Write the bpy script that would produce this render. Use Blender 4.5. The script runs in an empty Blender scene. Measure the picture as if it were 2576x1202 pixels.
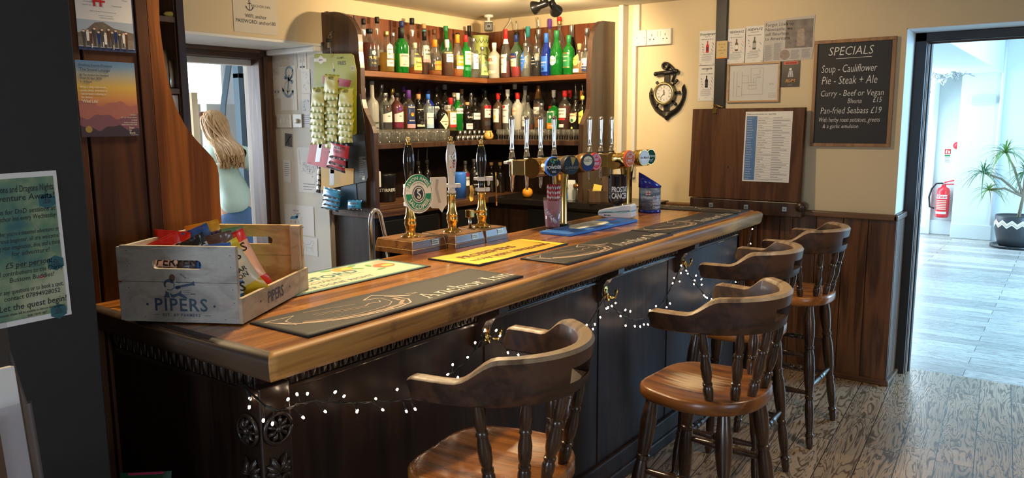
import bpy, bmesh, math, random
from mathutils import Vector, Matrix, Euler
random.seed(7)
PI = math.pi
scene = bpy.context.scene
COL = scene.collection

# ------------------------------------------------------------------ camera
YAW, PITCH, ROLL, FPX = 0.63259209, 0.15036428, -0.00702251, 1942.58
CAM = Vector((0.0, 0.0, 1.6))
_f = Vector((-math.sin(YAW)*math.cos(PITCH), math.cos(YAW)*math.cos(PITCH), -math.sin(PITCH)))
_r = Vector((math.cos(YAW), math.sin(YAW), 0))
_u = _r.cross(_f)
RT = math.cos(ROLL)*_r + math.sin(ROLL)*_u
UP = -math.sin(ROLL)*_r + math.cos(ROLL)*_u
FW = _f
cam_data = bpy.data.cameras.new('camera'); cam = bpy.data.objects.new('camera', cam_data); COL.objects.link(cam)
cam_data.sensor_width = 36.0; cam_data.lens = FPX/2576*36.0; cam_data.clip_start = 0.02; cam_data.clip_end = 100
cam.matrix_world = Matrix(((RT.x, UP.x, -FW.x, CAM.x), (RT.y, UP.y, -FW.y, CAM.y), (RT.z, UP.z, -FW.z, CAM.z), (0, 0, 0, 1)))
scene.camera = cam

def ray(x, y): return RT*((x-1288)/FPX) - UP*((y-601)/FPX) + FW
def onz(x, y, z): d = ray(x, y); return CAM + d*((z-CAM.z)/d.z)
def onx(x, y, X): d = ray(x, y); return CAM + d*((X-CAM.x)/d.x)
def ony(x, y, Y): d = ray(x, y); return CAM + d*((Y-CAM.y)/d.y)
def depth(p): return (Vector(p)-CAM).dot(FW)

# ------------------------------------------------------------------ world, light, exposure
w = bpy.data.worlds.new('world'); scene.world = w; w.use_nodes = True
bg = w.node_tree.nodes['Background']; bg.inputs['Color'].default_value = (0.62, 0.74, 1.0, 1); bg.inputs['Strength'].default_value = 1.0
scene.view_settings.view_transform = 'Standard'; scene.view_settings.look = 'None'
scene.view_settings.gamma = 1.0; scene.view_settings.use_curve_mapping = False
scene.view_settings.exposure = 0.25
scene.cycles.max_bounces = 10; scene.cycles.transparent_max_bounces = 24; scene.cycles.transmission_bounces = 8
scene.cycles.caustics_reflective = False; scene.cycles.caustics_refractive = False
scene.cycles.sample_clamp_indirect = 6.0

def light(name, kind, loc, power, color, size=0.1, aim=None, size_y=None, angle=None, blend=0.6):
    d = bpy.data.lights.new(name, kind); d.energy = power; d.color = color
    o = bpy.data.objects.new(name, d); COL.objects.link(o); o.location = loc
    if kind == 'AREA':
        d.size = size
        if size_y: d.shape = 'RECTANGLE'; d.size_y = size_y
    else: d.shadow_soft_size = size
    if kind == 'SPOT': d.spot_size = angle or 1.6; d.spot_blend = blend
    if aim is not None:
        o.rotation_euler = (Vector(aim)-Vector(loc)).to_track_quat('-Z', 'Y').to_euler()
    return o

WARM = (1.0, 0.74, 0.42); COOL = (0.68, 0.82, 1.0)
# the bar's ceiling spot lamps, ending with two added lights
light('bar_spot_light', 'SPOT', (-2.78, 4.13, 2.27), 62, WARM, 0.03, (-3.9, 3.9, 1.75), angle=2.3)
light('bar_spot_light', 'SPOT', (-2.72, 4.2, 2.27), 36, WARM, 0.03, (-3.2, 5.0, 1.8), angle=2.3)
light('bar_spot_light', 'SPOT', (-2.45, 2.9, 2.33), 85, WARM, 0.04, (-1.8, 2.3, 1.0), angle=2.0)
light('bar_spot_light', 'SPOT', (-2.2, 1.75, 2.33), 80, WARM, 0.04, (-1.65, 1.4, 1.0), angle=2.0)
light('bar_spot_light', 'SPOT', (-2.1, 3.7, 2.33), 34, WARM, 0.04, (-1.9, 4.9, 1.2), angle=2.3)
light('bar_spot_light', 'SPOT', (-2.3, 2.7, 2.33), 75, WARM, 0.04, (-3.6, 4.5, 1.65), angle=1.5)  # extra spot out of view, added to brighten the bottles' near sides
light('floor_fill_light', 'SPOT', (0.1, 3.0, 2.3), 48, (1.0, 0.8, 0.55), 0.12, (-0.4, 3.2, 0), angle=1.9)  # unseen warm fill, added to lift the floor; no lamp stands for it
# daylight: windows behind the camera and to its right, the glazed room beyond the door, the kitchen window
light('window_daylight', 'AREA', (3.6, 0.25, 1.6), 34, COOL, 1.7, (-1.5, 1.6, 0.9), 1.3)
light('window_daylight', 'AREA', (-0.6, -3.4, 1.6), 60, COOL, 1.5, (-1.9, 1.2, 1.1), 1.3)
light('far_room_daylight', 'AREA', (2.9, 8.4, 1.7), 370, (0.34, 0.66, 1.0), 3.4, (-0.4, 7.4, 0.0), 1.6)
light('far_room_daylight', 'AREA', (-2.2, 11.2, 1.5), 60, (0.66, 0.84, 1.0), 1.2, (-0.6, 10.5, 0.6), 2.2)
light('kitchen_daylight', 'AREA', (-7.5, 2.2, 1.6), 150, (0.8, 0.9, 1.0), 1.4, (-4.8, 3.3, 1.5), 1.2)

# ------------------------------------------------------------------ materials
MATS = {}
def _new(name):
    m = bpy.data.materials.new(name); m.use_nodes = True
    nt = m.node_tree; return m, nt, nt.nodes['Principled BSDF']
def P(name, col, rough=0.5, metal=0.0, emit=None, coat=0.0, alpha=None, trans=0.0, ior=1.5, noise=0.0, nscale=20, bump=0.0, spec=None):
    if name in MATS: return MATS[name]
    m, nt, b = _new(name)
    b.inputs['Base Color'].default_value = (*col, 1); b.inputs['Roughness'].default_value = rough
    b.inputs['Metallic'].default_value = metal; b.inputs['Coat Weight'].default_value = coat
    b.inputs['Coat Roughness'].default_value = 0.12
    b.inputs['Transmission Weight'].default_value = trans; b.inputs['IOR'].default_value = ior
    if spec is not None: b.inputs['Specular IOR Level'].default_value = spec
    if emit: b.inputs['Emission Color'].default_value = (*emit[:3], 1); b.inputs['Emission Strength'].default_value = emit[3]
    if noise or bump:
        tc = nt.nodes.new('ShaderNodeTexCoord'); n = nt.nodes.new('ShaderNodeTexNoise'); n.inputs['Scale'].default_value = nscale; n.inputs['Detail'].default_value = 5
        nt.links.new(tc.outputs['Object'], n.inputs['Vector'])
        if noise:
            mx = nt.nodes.new('ShaderNodeMix'); mx.data_type = 'RGBA'
            mx.inputs['A'].default_value = (*[c*(1-noise) for c in col], 1); mx.inputs['B'].default_value = (*[min(1, c*(1+noise)) for c in col], 1)
            nt.links.new(n.outputs['Fac'], mx.inputs['Factor']); nt.links.new(mx.outputs['Result'], b.inputs['Base Color'])
        if bump:
            bp = nt.nodes.new('ShaderNodeBump'); bp.inputs['Strength'].default_value = bump; bp.inputs['Distance'].default_value = 0.004
            nt.links.new(n.outputs['Fac'], bp.inputs['Height']); nt.links.new(bp.outputs['Normal'], b.inputs['Normal'])
    MATS[name] = m; return m

def W(name, c1, c2, axis=1, scale=1.0, rough=0.35, patch=None, spec=None, coat=0.0, wear=None, wear_amt=0.5, bump=0.15, rings=3.0, mid=None):
    """wood: grain runs along axis; wear = colour showing through in worn patches"""
    if name in MATS: return MATS[name]
    m, nt, b = _new(name); N = nt.nodes.new; L = nt.links.new
    tc = N('ShaderNodeTexCoord'); mp = N('ShaderNodeMapping'); L(tc.outputs['Object'], mp.inputs['Vector'])
    s = [14*scale]*3; s[axis] = 1.1*scale; mp.inputs['Scale'].default_value = s
    n1 = N('ShaderNodeTexNoise'); n1.inputs['Scale'].default_value = 1.0; n1.inputs['Detail'].default_value = 3; n1.inputs['Distortion'].default_value = 0.6
    L(mp.outputs['Vector'], n1.inputs['Vector'])
    mul = N('ShaderNodeMath'); mul.operation = 'MULTIPLY'; mul.inputs[1].default_value = rings*6; L(n1.outputs['Fac'], mul.inputs[0])
    sn = N('ShaderNodeMath'); sn.operation = 'SINE'; L(mul.outputs[0], sn.inputs[0])
    mr = N('ShaderNodeMapRange'); mr.inputs['From Min'].default_value = -1; L(sn.outputs[0], mr.inputs['Value'])
    mp2 = N('ShaderNodeMapping'); s2 = [160*scale]*3; s2[axis] = 5*scale; mp2.inputs['Scale'].default_value = s2; L(tc.outputs['Object'], mp2.inputs['Vector'])
    n2 = N('ShaderNodeTexNoise'); n2.inputs['Scale'].default_value = 1.0; n2.inputs['Detail'].default_value = 4; L(mp2.outputs['Vector'], n2.inputs['Vector'])
    ad = N('ShaderNodeMix'); ad.data_type = 'FLOAT'; ad.inputs['Factor'].default_value = 0.5; L(mr.outputs['Result'], ad.inputs['A']); L(n2.outputs['Fac'], ad.inputs['B'])
    cr = N('ShaderNodeValToRGB'); cr.color_ramp.elements[0].color = (*c1, 1); cr.color_ramp.elements[1].color = (*c2, 1)
    cr.color_ramp.elements[0].position = 0.2; cr.color_ramp.elements[1].position = 0.8
    L(ad.outputs['Result'], cr.inputs['Fac']); out = cr.outputs['Color']
    if wear:
        n3 = N('ShaderNodeTexNoise'); n3.inputs['Scale'].default_value = 5.0; n3.inputs['Detail'].default_value = 8; n3.inputs['Roughness'].default_value = 0.7
        L(tc.outputs['Object'], n3.inputs['Vector'])
        r3 = N('ShaderNodeMapRange'); r3.inputs['From Min'].default_value = 0.68-0.3*wear_amt; r3.inputs['From Max'].default_value = 0.86-0.3*wear_amt; L(n3.outputs['Fac'], r3.inputs['Value'])
        mx = N('ShaderNodeMix'); mx.data_type = 'RGBA'; L(r3.outputs['Result'], mx.inputs['Factor']); L(out, mx.inputs['A']); mx.inputs['B'].default_value = (*wear, 1); out = mx.outputs['Result']
    if patch:   # pale patch rubbed into the wood around (x, y, z) of the object
        vm = N('ShaderNodeVectorMath'); vm.operation = 'DISTANCE'; vm.inputs[1].default_value = patch[:3]; L(tc.outputs['Object'], vm.inputs[0])
        n4 = N('ShaderNodeTexNoise'); n4.inputs['Scale'].default_value = 45; n4.inputs['Detail'].default_value = 8; L(mp.outputs['Vector'], n4.inputs['Vector']); n4.inputs['Scale'].default_value = 6
        ma = N('ShaderNodeMath'); ma.operation = 'MULTIPLY_ADD'; ma.inputs[1].default_value = -0.16; L(n4.outputs['Fac'], ma.inputs[0]); L(vm.outputs['Value'], ma.inputs[2])
        r4 = N('ShaderNodeMapRange'); r4.inputs['From Min'].default_value = patch[3]; r4.inputs['From Max'].default_value = -0.05; L(ma.outputs[0], r4.inputs['Value'])
        mx = N('ShaderNodeMix'); mx.data_type = 'RGBA'; L(r4.outputs['Result'], mx.inputs['Factor']); L(out, mx.inputs['A']); mx.inputs['B'].default_value = (0.62, 0.48, 0.34, 1); out = mx.outputs['Result']
    if spec is not None: b.inputs['Specular IOR Level'].default_value = spec
    L(out, b.inputs['Base Color']); b.inputs['Roughness'].default_value = rough
    rr = N('ShaderNodeMapRange'); rr.inputs['To Min'].default_value = rough*0.8; rr.inputs['To Max'].default_value = min(1, rough*1.35); L(n2.outputs['Fac'], rr.inputs['Value']); L(rr.outputs['Result'], b.inputs['Roughness'])
    b.inputs['Coat Weight'].default_value = coat; b.inputs['Coat Roughness'].default_value = 0.15
    if bump:
        bp = N('ShaderNodeBump'); bp.inputs['Strength'].default_value = bump; bp.inputs['Distance'].default_value = 0.002
        L(ad.outputs['Result'], bp.inputs['Height']); L(bp.outputs['Normal'], b.inputs['Normal'])
    MATS[name] = m; return m

def G(name, tint=(1, 1, 1), rough=0.02, ior=1.5, fac=1.0, milk=0.0):
    """thin clear or tinted glass: sees straight through, reflects by fresnel, with a little scatter in the glass"""
    if name in MATS: return MATS[name]
    m, nt, b = _new(name); nt.nodes.remove(b); N = nt.nodes.new; L = nt.links.new
    t = N('ShaderNodeBsdfTransparent'); t.inputs['Color'].default_value = (*tint, 1)
    g = N('ShaderNodeBsdfGlossy'); g.inputs['Roughness'].default_value = rough
    fr = N('ShaderNodeLayerWeight'); fr.inputs['Blend'].default_value = 0.5
    pw = N('ShaderNodeMath'); pw.operation = 'POWER'; pw.inputs[1].default_value = 3.5; L(fr.outputs['Facing'], pw.inputs[0])
    ma = N('ShaderNodeMath'); ma.operation = 'MULTIPLY_ADD'; ma.inputs[1].default_value = 0.75; ma.inputs[2].default_value = 0.05*fac; L(pw.outputs[0], ma.inputs[0])
    mx = N('ShaderNodeMixShader'); L(ma.outputs[0], mx.inputs['Fac']); L(t.outputs[0], mx.inputs[1]); L(g.outputs[0], mx.inputs[2])
    out = mx.outputs[0]
    if milk:
        df = N('ShaderNodeBsdfDiffuse'); df.inputs['Color'].default_value = (*[min(1, c*0.95) for c in tint], 1); tl = N('ShaderNodeBsdfTranslucent'); tl.inputs['Color'].default_value = (*tint, 1)
        m2 = N('ShaderNodeMixShader'); L(df.outputs[0], m2.inputs[1]); L(tl.outputs[0], m2.inputs[2]); m3 = N('ShaderNodeMixShader'); m3.inputs['Fac'].default_value = milk; L(out, m3.inputs[1]); L(m2.outputs[0], m3.inputs[2]); out = m3.outputs[0]
    o = nt.nodes['Material Output']; L(out, o.inputs['Surface']); MATS[name] = m; return m

def PLANK(name, cols, pw, pl, rot, rough=0.3, gap=(0.02, 0.015, 0.01)):
    if name in MATS: return MATS[name]
    m, nt, b = _new(name); N = nt.nodes.new; L = nt.links.new
    tc = N('ShaderNodeTexCoord'); mp = N('ShaderNodeMapping'); mp.inputs['Rotation'].default_value = (0, 0, rot); L(tc.outputs['Object'], mp.inputs['Vector'])
    br = N('ShaderNodeTexBrick'); br.inputs['Scale'].default_value = 1.0; br.inputs['Brick Width'].default_value = pl; br.inputs['Row Height'].default_value = pw
    br.inputs['Mortar Size'].default_value = 0.0022; br.inputs['Mortar Smooth'].default_value = 0.1; br.offset = 0.37
    br.inputs['Color1'].default_value = (0, 0, 0, 1); br.inputs['Color2'].default_value = (1, 1, 1, 1); br.inputs['Mortar'].default_value = (0, 0, 0, 1)
    L(mp.outputs['Vector'], br.inputs['Vector'])
    mp2 = N('ShaderNodeMapping'); mp2.inputs['Scale'].default_value = (3, 26, 1); L(mp.outputs['Vector'], mp2.inputs['Vector'])
    off = N('ShaderNodeVectorMath'); off.operation = 'ADD'; sc = N('ShaderNodeVectorMath'); sc.operation = 'SCALE'; sc.inputs['Scale'].default_value = 37.0
    L(br.outputs['Color'], sc.inputs[0]); L(mp2.outputs['Vector'], off.inputs[0]); L(sc.outputs[0], off.inputs[1])
    n1 = N('ShaderNodeTexNoise'); n1.inputs['Scale'].default_value = 0.5; n1.inputs['Detail'].default_value = 3; n1.inputs['Distortion'].default_value = 1.5; L(off.outputs[0], n1.inputs['Vector'])
    mul = N('ShaderNodeMath'); mul.operation = 'MULTIPLY'; mul.inputs[1].default_value = 60; L(n1.outputs['Fac'], mul.inputs[0])
    sn = N('ShaderNodeMath'); sn.operation = 'SINE'; L(mul.outputs[0], sn.inputs[0])
    mr = N('ShaderNodeMapRange'); mr.inputs['From Min'].default_value = -1; L(sn.outputs[0], mr.inputs['Value'])
    cr = N('ShaderNodeValToRGB'); cr.color_ramp.elements[0].color = (*cols[0], 1); cr.color_ramp.elements[1].color = (*cols[1], 1)
    cr.color_ramp.elements[0].position = 0.0; cr.color_ramp.elements[1].position = 0.45
    L(mr.outputs['Result'], cr.inputs['Fac'])
    tone = N('ShaderNodeMix'); tone.data_type = 'RGBA'; tone.blend_type = 'MULTIPLY'; tone.inputs['Factor'].default_value = 1.0
    tr = N('ShaderNodeMapRange'); tr.inputs['To Min'].default_value = 0.65; tr.inputs['To Max'].default_value = 1.15; L(br.outputs['Color'], tr.inputs['Value'])
    L(cr.outputs['Color'], tone.inputs['A']); L(tr.outputs['Result'], tone.inputs['B'])
    gp = N('ShaderNodeMix'); gp.data_type = 'RGBA'; L(br.outputs['Fac'], gp.inputs['Factor']); L(tone.outputs['Result'], gp.inputs['A']); gp.inputs['B'].default_value = (*gap, 1)
    L(gp.outputs['Result'], b.inputs['Base Color'])
    rr = N('ShaderNodeMapRange'); rr.inputs['To Min'].default_value = rough*1.2; rr.inputs['To Max'].default_value = rough*0.85; L(mr.outputs['Result'], rr.inputs['Value']); L(rr.outputs['Result'], b.inputs['Roughness'])
    bp = N('ShaderNodeBump'); bp.inputs['Strength'].default_value = 0.12; bp.inputs['Distance'].default_value = 0.002; L(mr.outputs['Result'], bp.inputs['Height']); L(bp.outputs['Normal'], b.inputs['Normal'])
    MATS[name] = m; return m

# ------------------------------------------------------------------ mesh helpers
def rotz(a): return Matrix.Rotation(a, 4, 'Z')
def frame(o, r, u):
    """matrix whose x is r, y is u, z is the normal"""
    r = Vector(r).normalized(); u = Vector(u); u = (u - r*u.dot(r)).normalized(); n = r.cross(u)
    return Matrix(((r.x, u.x, n.x, o[0]), (r.y, u.y, n.y, o[1]), (r.z, u.z, n.z, o[2]), (0, 0, 0, 1)))
_TX = {}
def text2d(s, size=1.0, align='CENTER', bold=0.0, space=1.0, shear=0.0):
    k = (s, align, bold, space, shear)
    if k not in _TX:
        c = bpy.data.curves.new('tx', 'FONT'); c.body = s; c.size = 1.0; c.align_x = align; c.offset = bold; c.resolution_u = 2; c.space_character = space; c.shear = shear
        o = bpy.data.objects.new('tx', c); me = bpy.data.meshes.new_from_object(o)
        _TX[k] = ([(v.co.x, v.co.y) for v in me.vertices], [tuple(p.vertices) for p in me.polygons])
        bpy.data.meshes.remove(me); bpy.data.objects.remove(o); bpy.data.curves.remove(c)
    v, f = _TX[k]; return [(x*size, y*size) for x, y in v], f

class MB:
    def __init__(s, M=None): s.v = []; s.f = []; s.m = []; s.s = []; s.mats = []; s.M = M
    def mi(s, mat):
        if mat not in s.mats: s.mats.append(mat)
        return s.mats.index(mat)
    def add(s, vs, fs, mat, smooth=False, M=None):
        b = len(s.v); i = s.mi(mat)
        for p in vs:
            p = Vector(p)
            if M is not None: p = M @ p
            if s.M is not None: p = s.M @ p
            s.v.append(p)
        for f in fs: s.f.append(tuple(b+k for k in f)); s.m.append(i); s.s.append(smooth)
        return s
    def box(s, x0, x1, y0, y1, z0, z1, mat, bev=0.0, M=None, seg=2):
        bm = bmesh.new()
        vs = [bm.verts.new(p) for p in ((x0, y0, z0), (x1, y0, z0), (x1, y1, z0), (x0, y1, z0), (x0, y0, z1), (x1, y0, z1), (x1, y1, z1), (x0, y1, z1))]
        for f in ((3, 2, 1, 0), (4, 5, 6, 7), (0, 1, 5, 4), (1, 2, 6, 5), (2, 3, 7, 6), (3, 0, 4, 7)): bm.faces.new([vs[k] for k in f])
        bm.normal_update()
        if bev > 0: bmesh.ops.bevel(bm, geom=bm.edges[:], offset=min(bev, 0.49*min(abs(x1-x0), abs(y1-y0), abs(z1-z0))), segments=seg, profile=0.5, affect='EDGES')
        bm.verts.index_update()
        s.add([v.co.copy() for v in bm.verts], [[v.index for v in f.verts] for f in bm.faces], mat, False, M); bm.free(); return s
    def lathe(s, prof, mat, n=20, M=None, smooth=True, cap0=True, cap1=True):
        vs = []; fs = []
        for r, z in prof:
            for k in range(n): a = 2*PI*k/n; vs.append((r*math.cos(a), r*math.sin(a), z))
        for i in range(len(prof)-1):
            for k in range(n): fs.append((i*n+k, i*n+(k+1) % n, (i+1)*n+(k+1) % n, (i+1)*n+k))
        s.add(vs, fs, mat, smooth, M)
        if cap0 and prof[0][0] > 1e-5: s.add([vs[k] for k in range(n)], [tuple(reversed(range(n)))], mat, False, M)
        if cap1 and prof[-1][0] > 1e-5: s.add([vs[(len(prof)-1)*n+k] for k in range(n)], [tuple(range(n))], mat, False, M)
        return s
    def loft(s, rings, mat, smooth=True, caps=True, M=None, closed=False):
        n = len(rings[0]); vs = [p for r in rings for p in r]; fs = []
        R = len(rings)
        for i in range(R if closed else R-1):
            j = (i+1) % R
            for k in range(n): fs.append((i*n+k, i*n+(k+1) % n, j*n+(k+1) % n, j*n+k))
        s.add(vs, fs, mat, smooth, M)
        if caps and not closed:
            s.add(rings[0], [tuple(reversed(range(n)))], mat, False, M); s.add(rings[-1], [tuple(range(n))], mat, False, M)
        return s
    def tube(s, pts, r, mat, n=8, M=None, caps=True, smooth=True):
        pts = [Vector(p) for p in pts]; rings = []; up = Vector((0, 0, 1)); N = None
        for i, p in enumerate(pts):
            t = (pts[min(i+1, len(pts)-1)]-pts[max(i-1, 0)]).normalized()
            if N is None:
                N = t.cross(up)
                if N.length < 1e-3: N = t.cross(Vector((1, 0, 0)))
            N = (N - t*N.dot(t)).normalized(); B = t.cross(N)
            rr = r[i] if isinstance(r, (list, tuple)) else r
            rings.append([p+(N*math.cos(2*PI*k/n)+B*math.sin(2*PI*k/n))*rr for k in range(n)])
        return s.loft(rings, mat, smooth, caps, M)
    def prism(s, poly, d, mat, M=None, smooth_side=False):
        """polygon in local xy, thickness d in +z"""
        n = len(poly); a = sum(poly[i][0]*poly[(i+1) % n][1]-poly[(i+1) % n][0]*poly[i][1] for i in range(n))
        if a < 0: poly = poly[::-1]
        lo = [(x, y, 0) for x, y in poly]; hi = [(x, y, d) for x, y in poly]
        s.add(hi, [tuple(range(n))], mat, False, M); s.add(lo, [tuple(reversed(range(n)))], mat, False, M)
        s.add(lo+hi, [(k, (k+1) % n, n+(k+1) % n, n+k) for k in range(n)], mat, smooth_side, M); return s
    def flat(s, poly, mat, M=None, z=0.0):
        n = len(poly); a = sum(poly[i][0]*poly[(i+1) % n][1]-poly[(i+1) % n][0]*poly[i][1] for i in range(n))
        if a < 0: poly = poly[::-1]
        return s.add([(x, y, z) for x, y in poly], [tuple(range(n))], mat, False, M)
    def rect(s, x0, x1, y0, y1, mat, M=None, z=0.0): return s.flat([(x0, y0), (x1, y0), (x1, y1), (x0, y1)], mat, M, z)
    def disc(s, cx, cy, r, mat, M=None, z=0.0, n=24, ry=None): return s.flat([(cx+r*math.cos(2*PI*k/n), cy+(ry or r)*math.sin(2*PI*k/n)) for k in range(n)], mat, M, z)
    def ring(s, cx, cy, r0, r1, mat, M=None, z=0.0, n=32, a0=0, a1=2*PI):
        vs = []; fs = []
        for k in range(n+1):
            a = a0+(a1-a0)*k/n
            vs += [(cx+r0*math.cos(a), cy+r0*math.sin(a), z), (cx+r1*math.cos(a), cy+r1*math.sin(a), z)]
            if k: fs.append((2*k-2, 2*k-1, 2*k+1, 2*k))
        return s.add(vs, fs, mat, False, M)
    def line(s, pts, wd, mat, M=None, z=0.0):
        """flat stroke along a 2d polyline"""
        pts = [Vector((p[0], p[1])) for p in pts]; vs = []; fs = []
        for i, p in enumerate(pts):
            t = pts[min(i+1, len(pts)-1)]-pts[max(i-1, 0)]
            if t.length < 1e-9: t = Vector((1, 0))
            t.normalize(); nn = Vector((-t.y, t.x))*wd/2
            vs += [(p.x-nn.x, p.y-nn.y, z), (p.x+nn.x, p.y+nn.y, z)]
            if i: fs.append((2*i-2, 2*i, 2*i+1, 2*i-1))
        return s.add(vs, fs, mat, False, M)
    def text(s, st, x, y, size, mat, M=None, z=0.0006, align='CENTER', bold=0.0, space=1.0, shear=0.0, sx=1.0, fn=None):
        v, f = text2d(st, size, align, bold, space, shear)
        v = [(x+a*sx, y+b, z) for a, b in v]
        if fn: v = [fn(*p) for p in v]
        return s.add(v, f, mat, False, M)
    def arc_text(s, st, cx, cy, r, size, mat, M=None, z=0.0006, mid=PI/2, bold=0.0, inside=False, space=1.0):
        v, f = text2d(st, size, 'CENTER', bold, space); out = []
        for a, b in v:
            if inside: th = mid + a/r; rr = r - b
            else: th = mid - a/r; rr = r + b
            out.append((cx+rr*math.cos(th), cy+rr*math.sin(th), z))
        return s.add(out, f, mat, False, M)
    def build(s, name, parent=None, loc=None, weld=False):
        me = bpy.data.meshes.new(name)
        inv = Matrix.Identity(4)
        if parent is not None: inv = Matrix.Identity(4) if parent.name in LOCAL or (parent.parent and parent.parent.name in LOCAL) else wmat(parent).inverted()
        elif loc is not None: inv = Matrix.Translation(-Vector(loc))
        me.from_pydata([inv @ v for v in s.v], [], s.f)
        for m in s.mats: me.materials.append(m)
        me.polygons.foreach_set('material_index', s.m); me.polygons.foreach_set('use_smooth', s.s); me.update()
        if weld or any(s.s):
            bm = bmesh.new(); bm.from_mesh(me); bmesh.ops.remove_doubles(bm, verts=bm.verts, dist=1e-6); bm.to_mesh(me); bm.free()
        o = bpy.data.objects.new(name, me); COL.objects.link(o)
        if parent is not None: o.parent = parent
        elif loc is not None: o.location = loc
        return o
def wmat(o):
    m = Matrix.LocRotScale(o.location, o.rotation_euler, o.scale)
    return wmat(o.parent) @ m if o.parent else m
def sharp(o, deg=40):
    me = o.data; me.set_sharp_from_angle(angle=math.radians(deg)); return o
def subsurf(o, lv=1):
    md = o.modifiers.new('sub', 'SUBSURF'); md.levels = lv; md.render_levels = lv; return o
def tag(o, label, cat, group=None, kind=None):
    if label: o['label'] = label
    if cat: o['category'] = cat
    if group: o['group'] = group
    if kind: o['kind'] = kind
    return o
LOCAL = set()   # things whose parts are modelled about their own base
def thing(name, label, cat, loc=(0, 0, 0), rz=0.0, group=None, local=False):
    o = bpy.data.objects.new(name, None); o.empty_display_size = 0.05; COL.objects.link(o); o.location = loc; o.rotation_euler = (0, 0, rz)
    if local: LOCAL.add(o.name)
    return tag(o, label, cat, group)
def struct(name, mb, label=None):
    o = mb.build(name); o['kind'] = 'structure'
    o['category'] = name.split('_')[0]
    o['label'] = label or name.replace('_', ' ')+' of the bar room'
    return o
def dup(root, loc=None, rz=None, label=None, group=None):
    r = root.copy(); COL.objects.link(r)
    if loc is not None: r.location = loc
    if rz is not None: r.rotation_euler = (0, 0, rz)
    if label: r['label'] = label
    if group: r['group'] = group
    for ch in list(root.children):
        c = ch.copy(); COL.objects.link(c); c.parent = r
        for g in list(ch.children):
            d = g.copy(); COL.objects.link(d); d.parent = c
    return r
def lerp(a, b, t): return a+(b-a)*t
# ------------------------------------------------------------------ the setting
M_cream = P('cream_wall', (0.70, 0.575, 0.365), 0.75, noise=0.05, nscale=3, bump=0.12)
M_white = P('white_paint', (0.78, 0.79, 0.78), 0.6, noise=0.04, nscale=4, bump=0.1)
M_ceil = P('ceiling_paint', (0.72, 0.66, 0.52), 0.7, noise=0.05, nscale=4, bump=0.1)
M_black = P('black_paint', (0.012, 0.012, 0.013), 0.6, noise=0.3, nscale=30, bump=0.05)
M_darkpaint = P('black_timber', (0.012, 0.012, 0.014), 0.45)
M_wains = W('wainscot_wood', (0.045, 0.016, 0.006), (0.15, 0.062, 0.022), 2, 1.0, 0.35, coat=0.2)
M_dado = W('dado_wood', (0.07, 0.028, 0.01), (0.17, 0.08, 0.03), 0, 1.0, 0.35, coat=0.2)
M_frame = W('brown_frame_wood', (0.05, 0.022, 0.012), (0.13, 0.06, 0.03), 2, 1.0, 0.5)
M_framey = W('brown_frame_wood_across', (0.05, 0.022, 0.012), (0.11, 0.05, 0.026), 1, 1.0, 0.5)
M_greywood = W('grey_wood', (0.26, 0.21, 0.17), (0.42, 0.36, 0.3), 2, 1.0, 0.6)
M_floor = PLANK('oak_vinyl_planks', ((0.13, 0.085, 0.05), (0.50, 0.36, 0.24)), 0.155, 1.1, PI/2+math.radians(-4)+PI, 0.3)
M_floor2 = PLANK('grey_oak_planks', ((0.3, 0.28, 0.26), (0.58, 0.55, 0.51)), 0.16, 1.3, 0.0, 0.3)
YB, XL, ZC = 5.0, -3.95, 2.4
# floors, ceiling
struct('floor', MB().box(-4.6, 3.2, -3.0, 5.43, -0.1, 0, M_floor), 'brown oak plank floor of the bar room')
struct('floor_2', MB().box(-3.0, 3.2, 5.43, 12.6, -0.1, 0, M_floor2), 'pale oak plank floor of the bright room beyond the doorway')
struct('floor_3', MB().box(-8.2, -4.6, -0.5, 7.5, -0.1, 0, P('kitchen_floor', (0.3, 0.28, 0.26), 0.5)), 'kitchen floor')
struct('ceiling', MB().box(-4.6, 3.2, -3.0, 5.43, ZC, ZC+0.1, M_ceil), 'low cream ceiling over the bar')
# far wall with the doorway on the right
b = MB(); b.box(-4.6, -0.857, YB, 5.43, 0, ZC, M_cream); b.box(-0.857, 0.45, YB, 5.43, 2.112, ZC, M_cream); b.box(0.45, 3.2, YB, 5.43, 0, ZC, M_cream)
struct('wall_back', b, 'cream plaster wall behind the clock and chalkboard')
b = MB(); b.box(-0.8575, -0.853, YB, 5.28, 1.045, 2.112, M_white); b.box(-0.857, 0.45, YB, 5.28, 2.108, 2.1125, M_white)
struct('trim_1', b, 'white painted reveal of the doorway')
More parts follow.
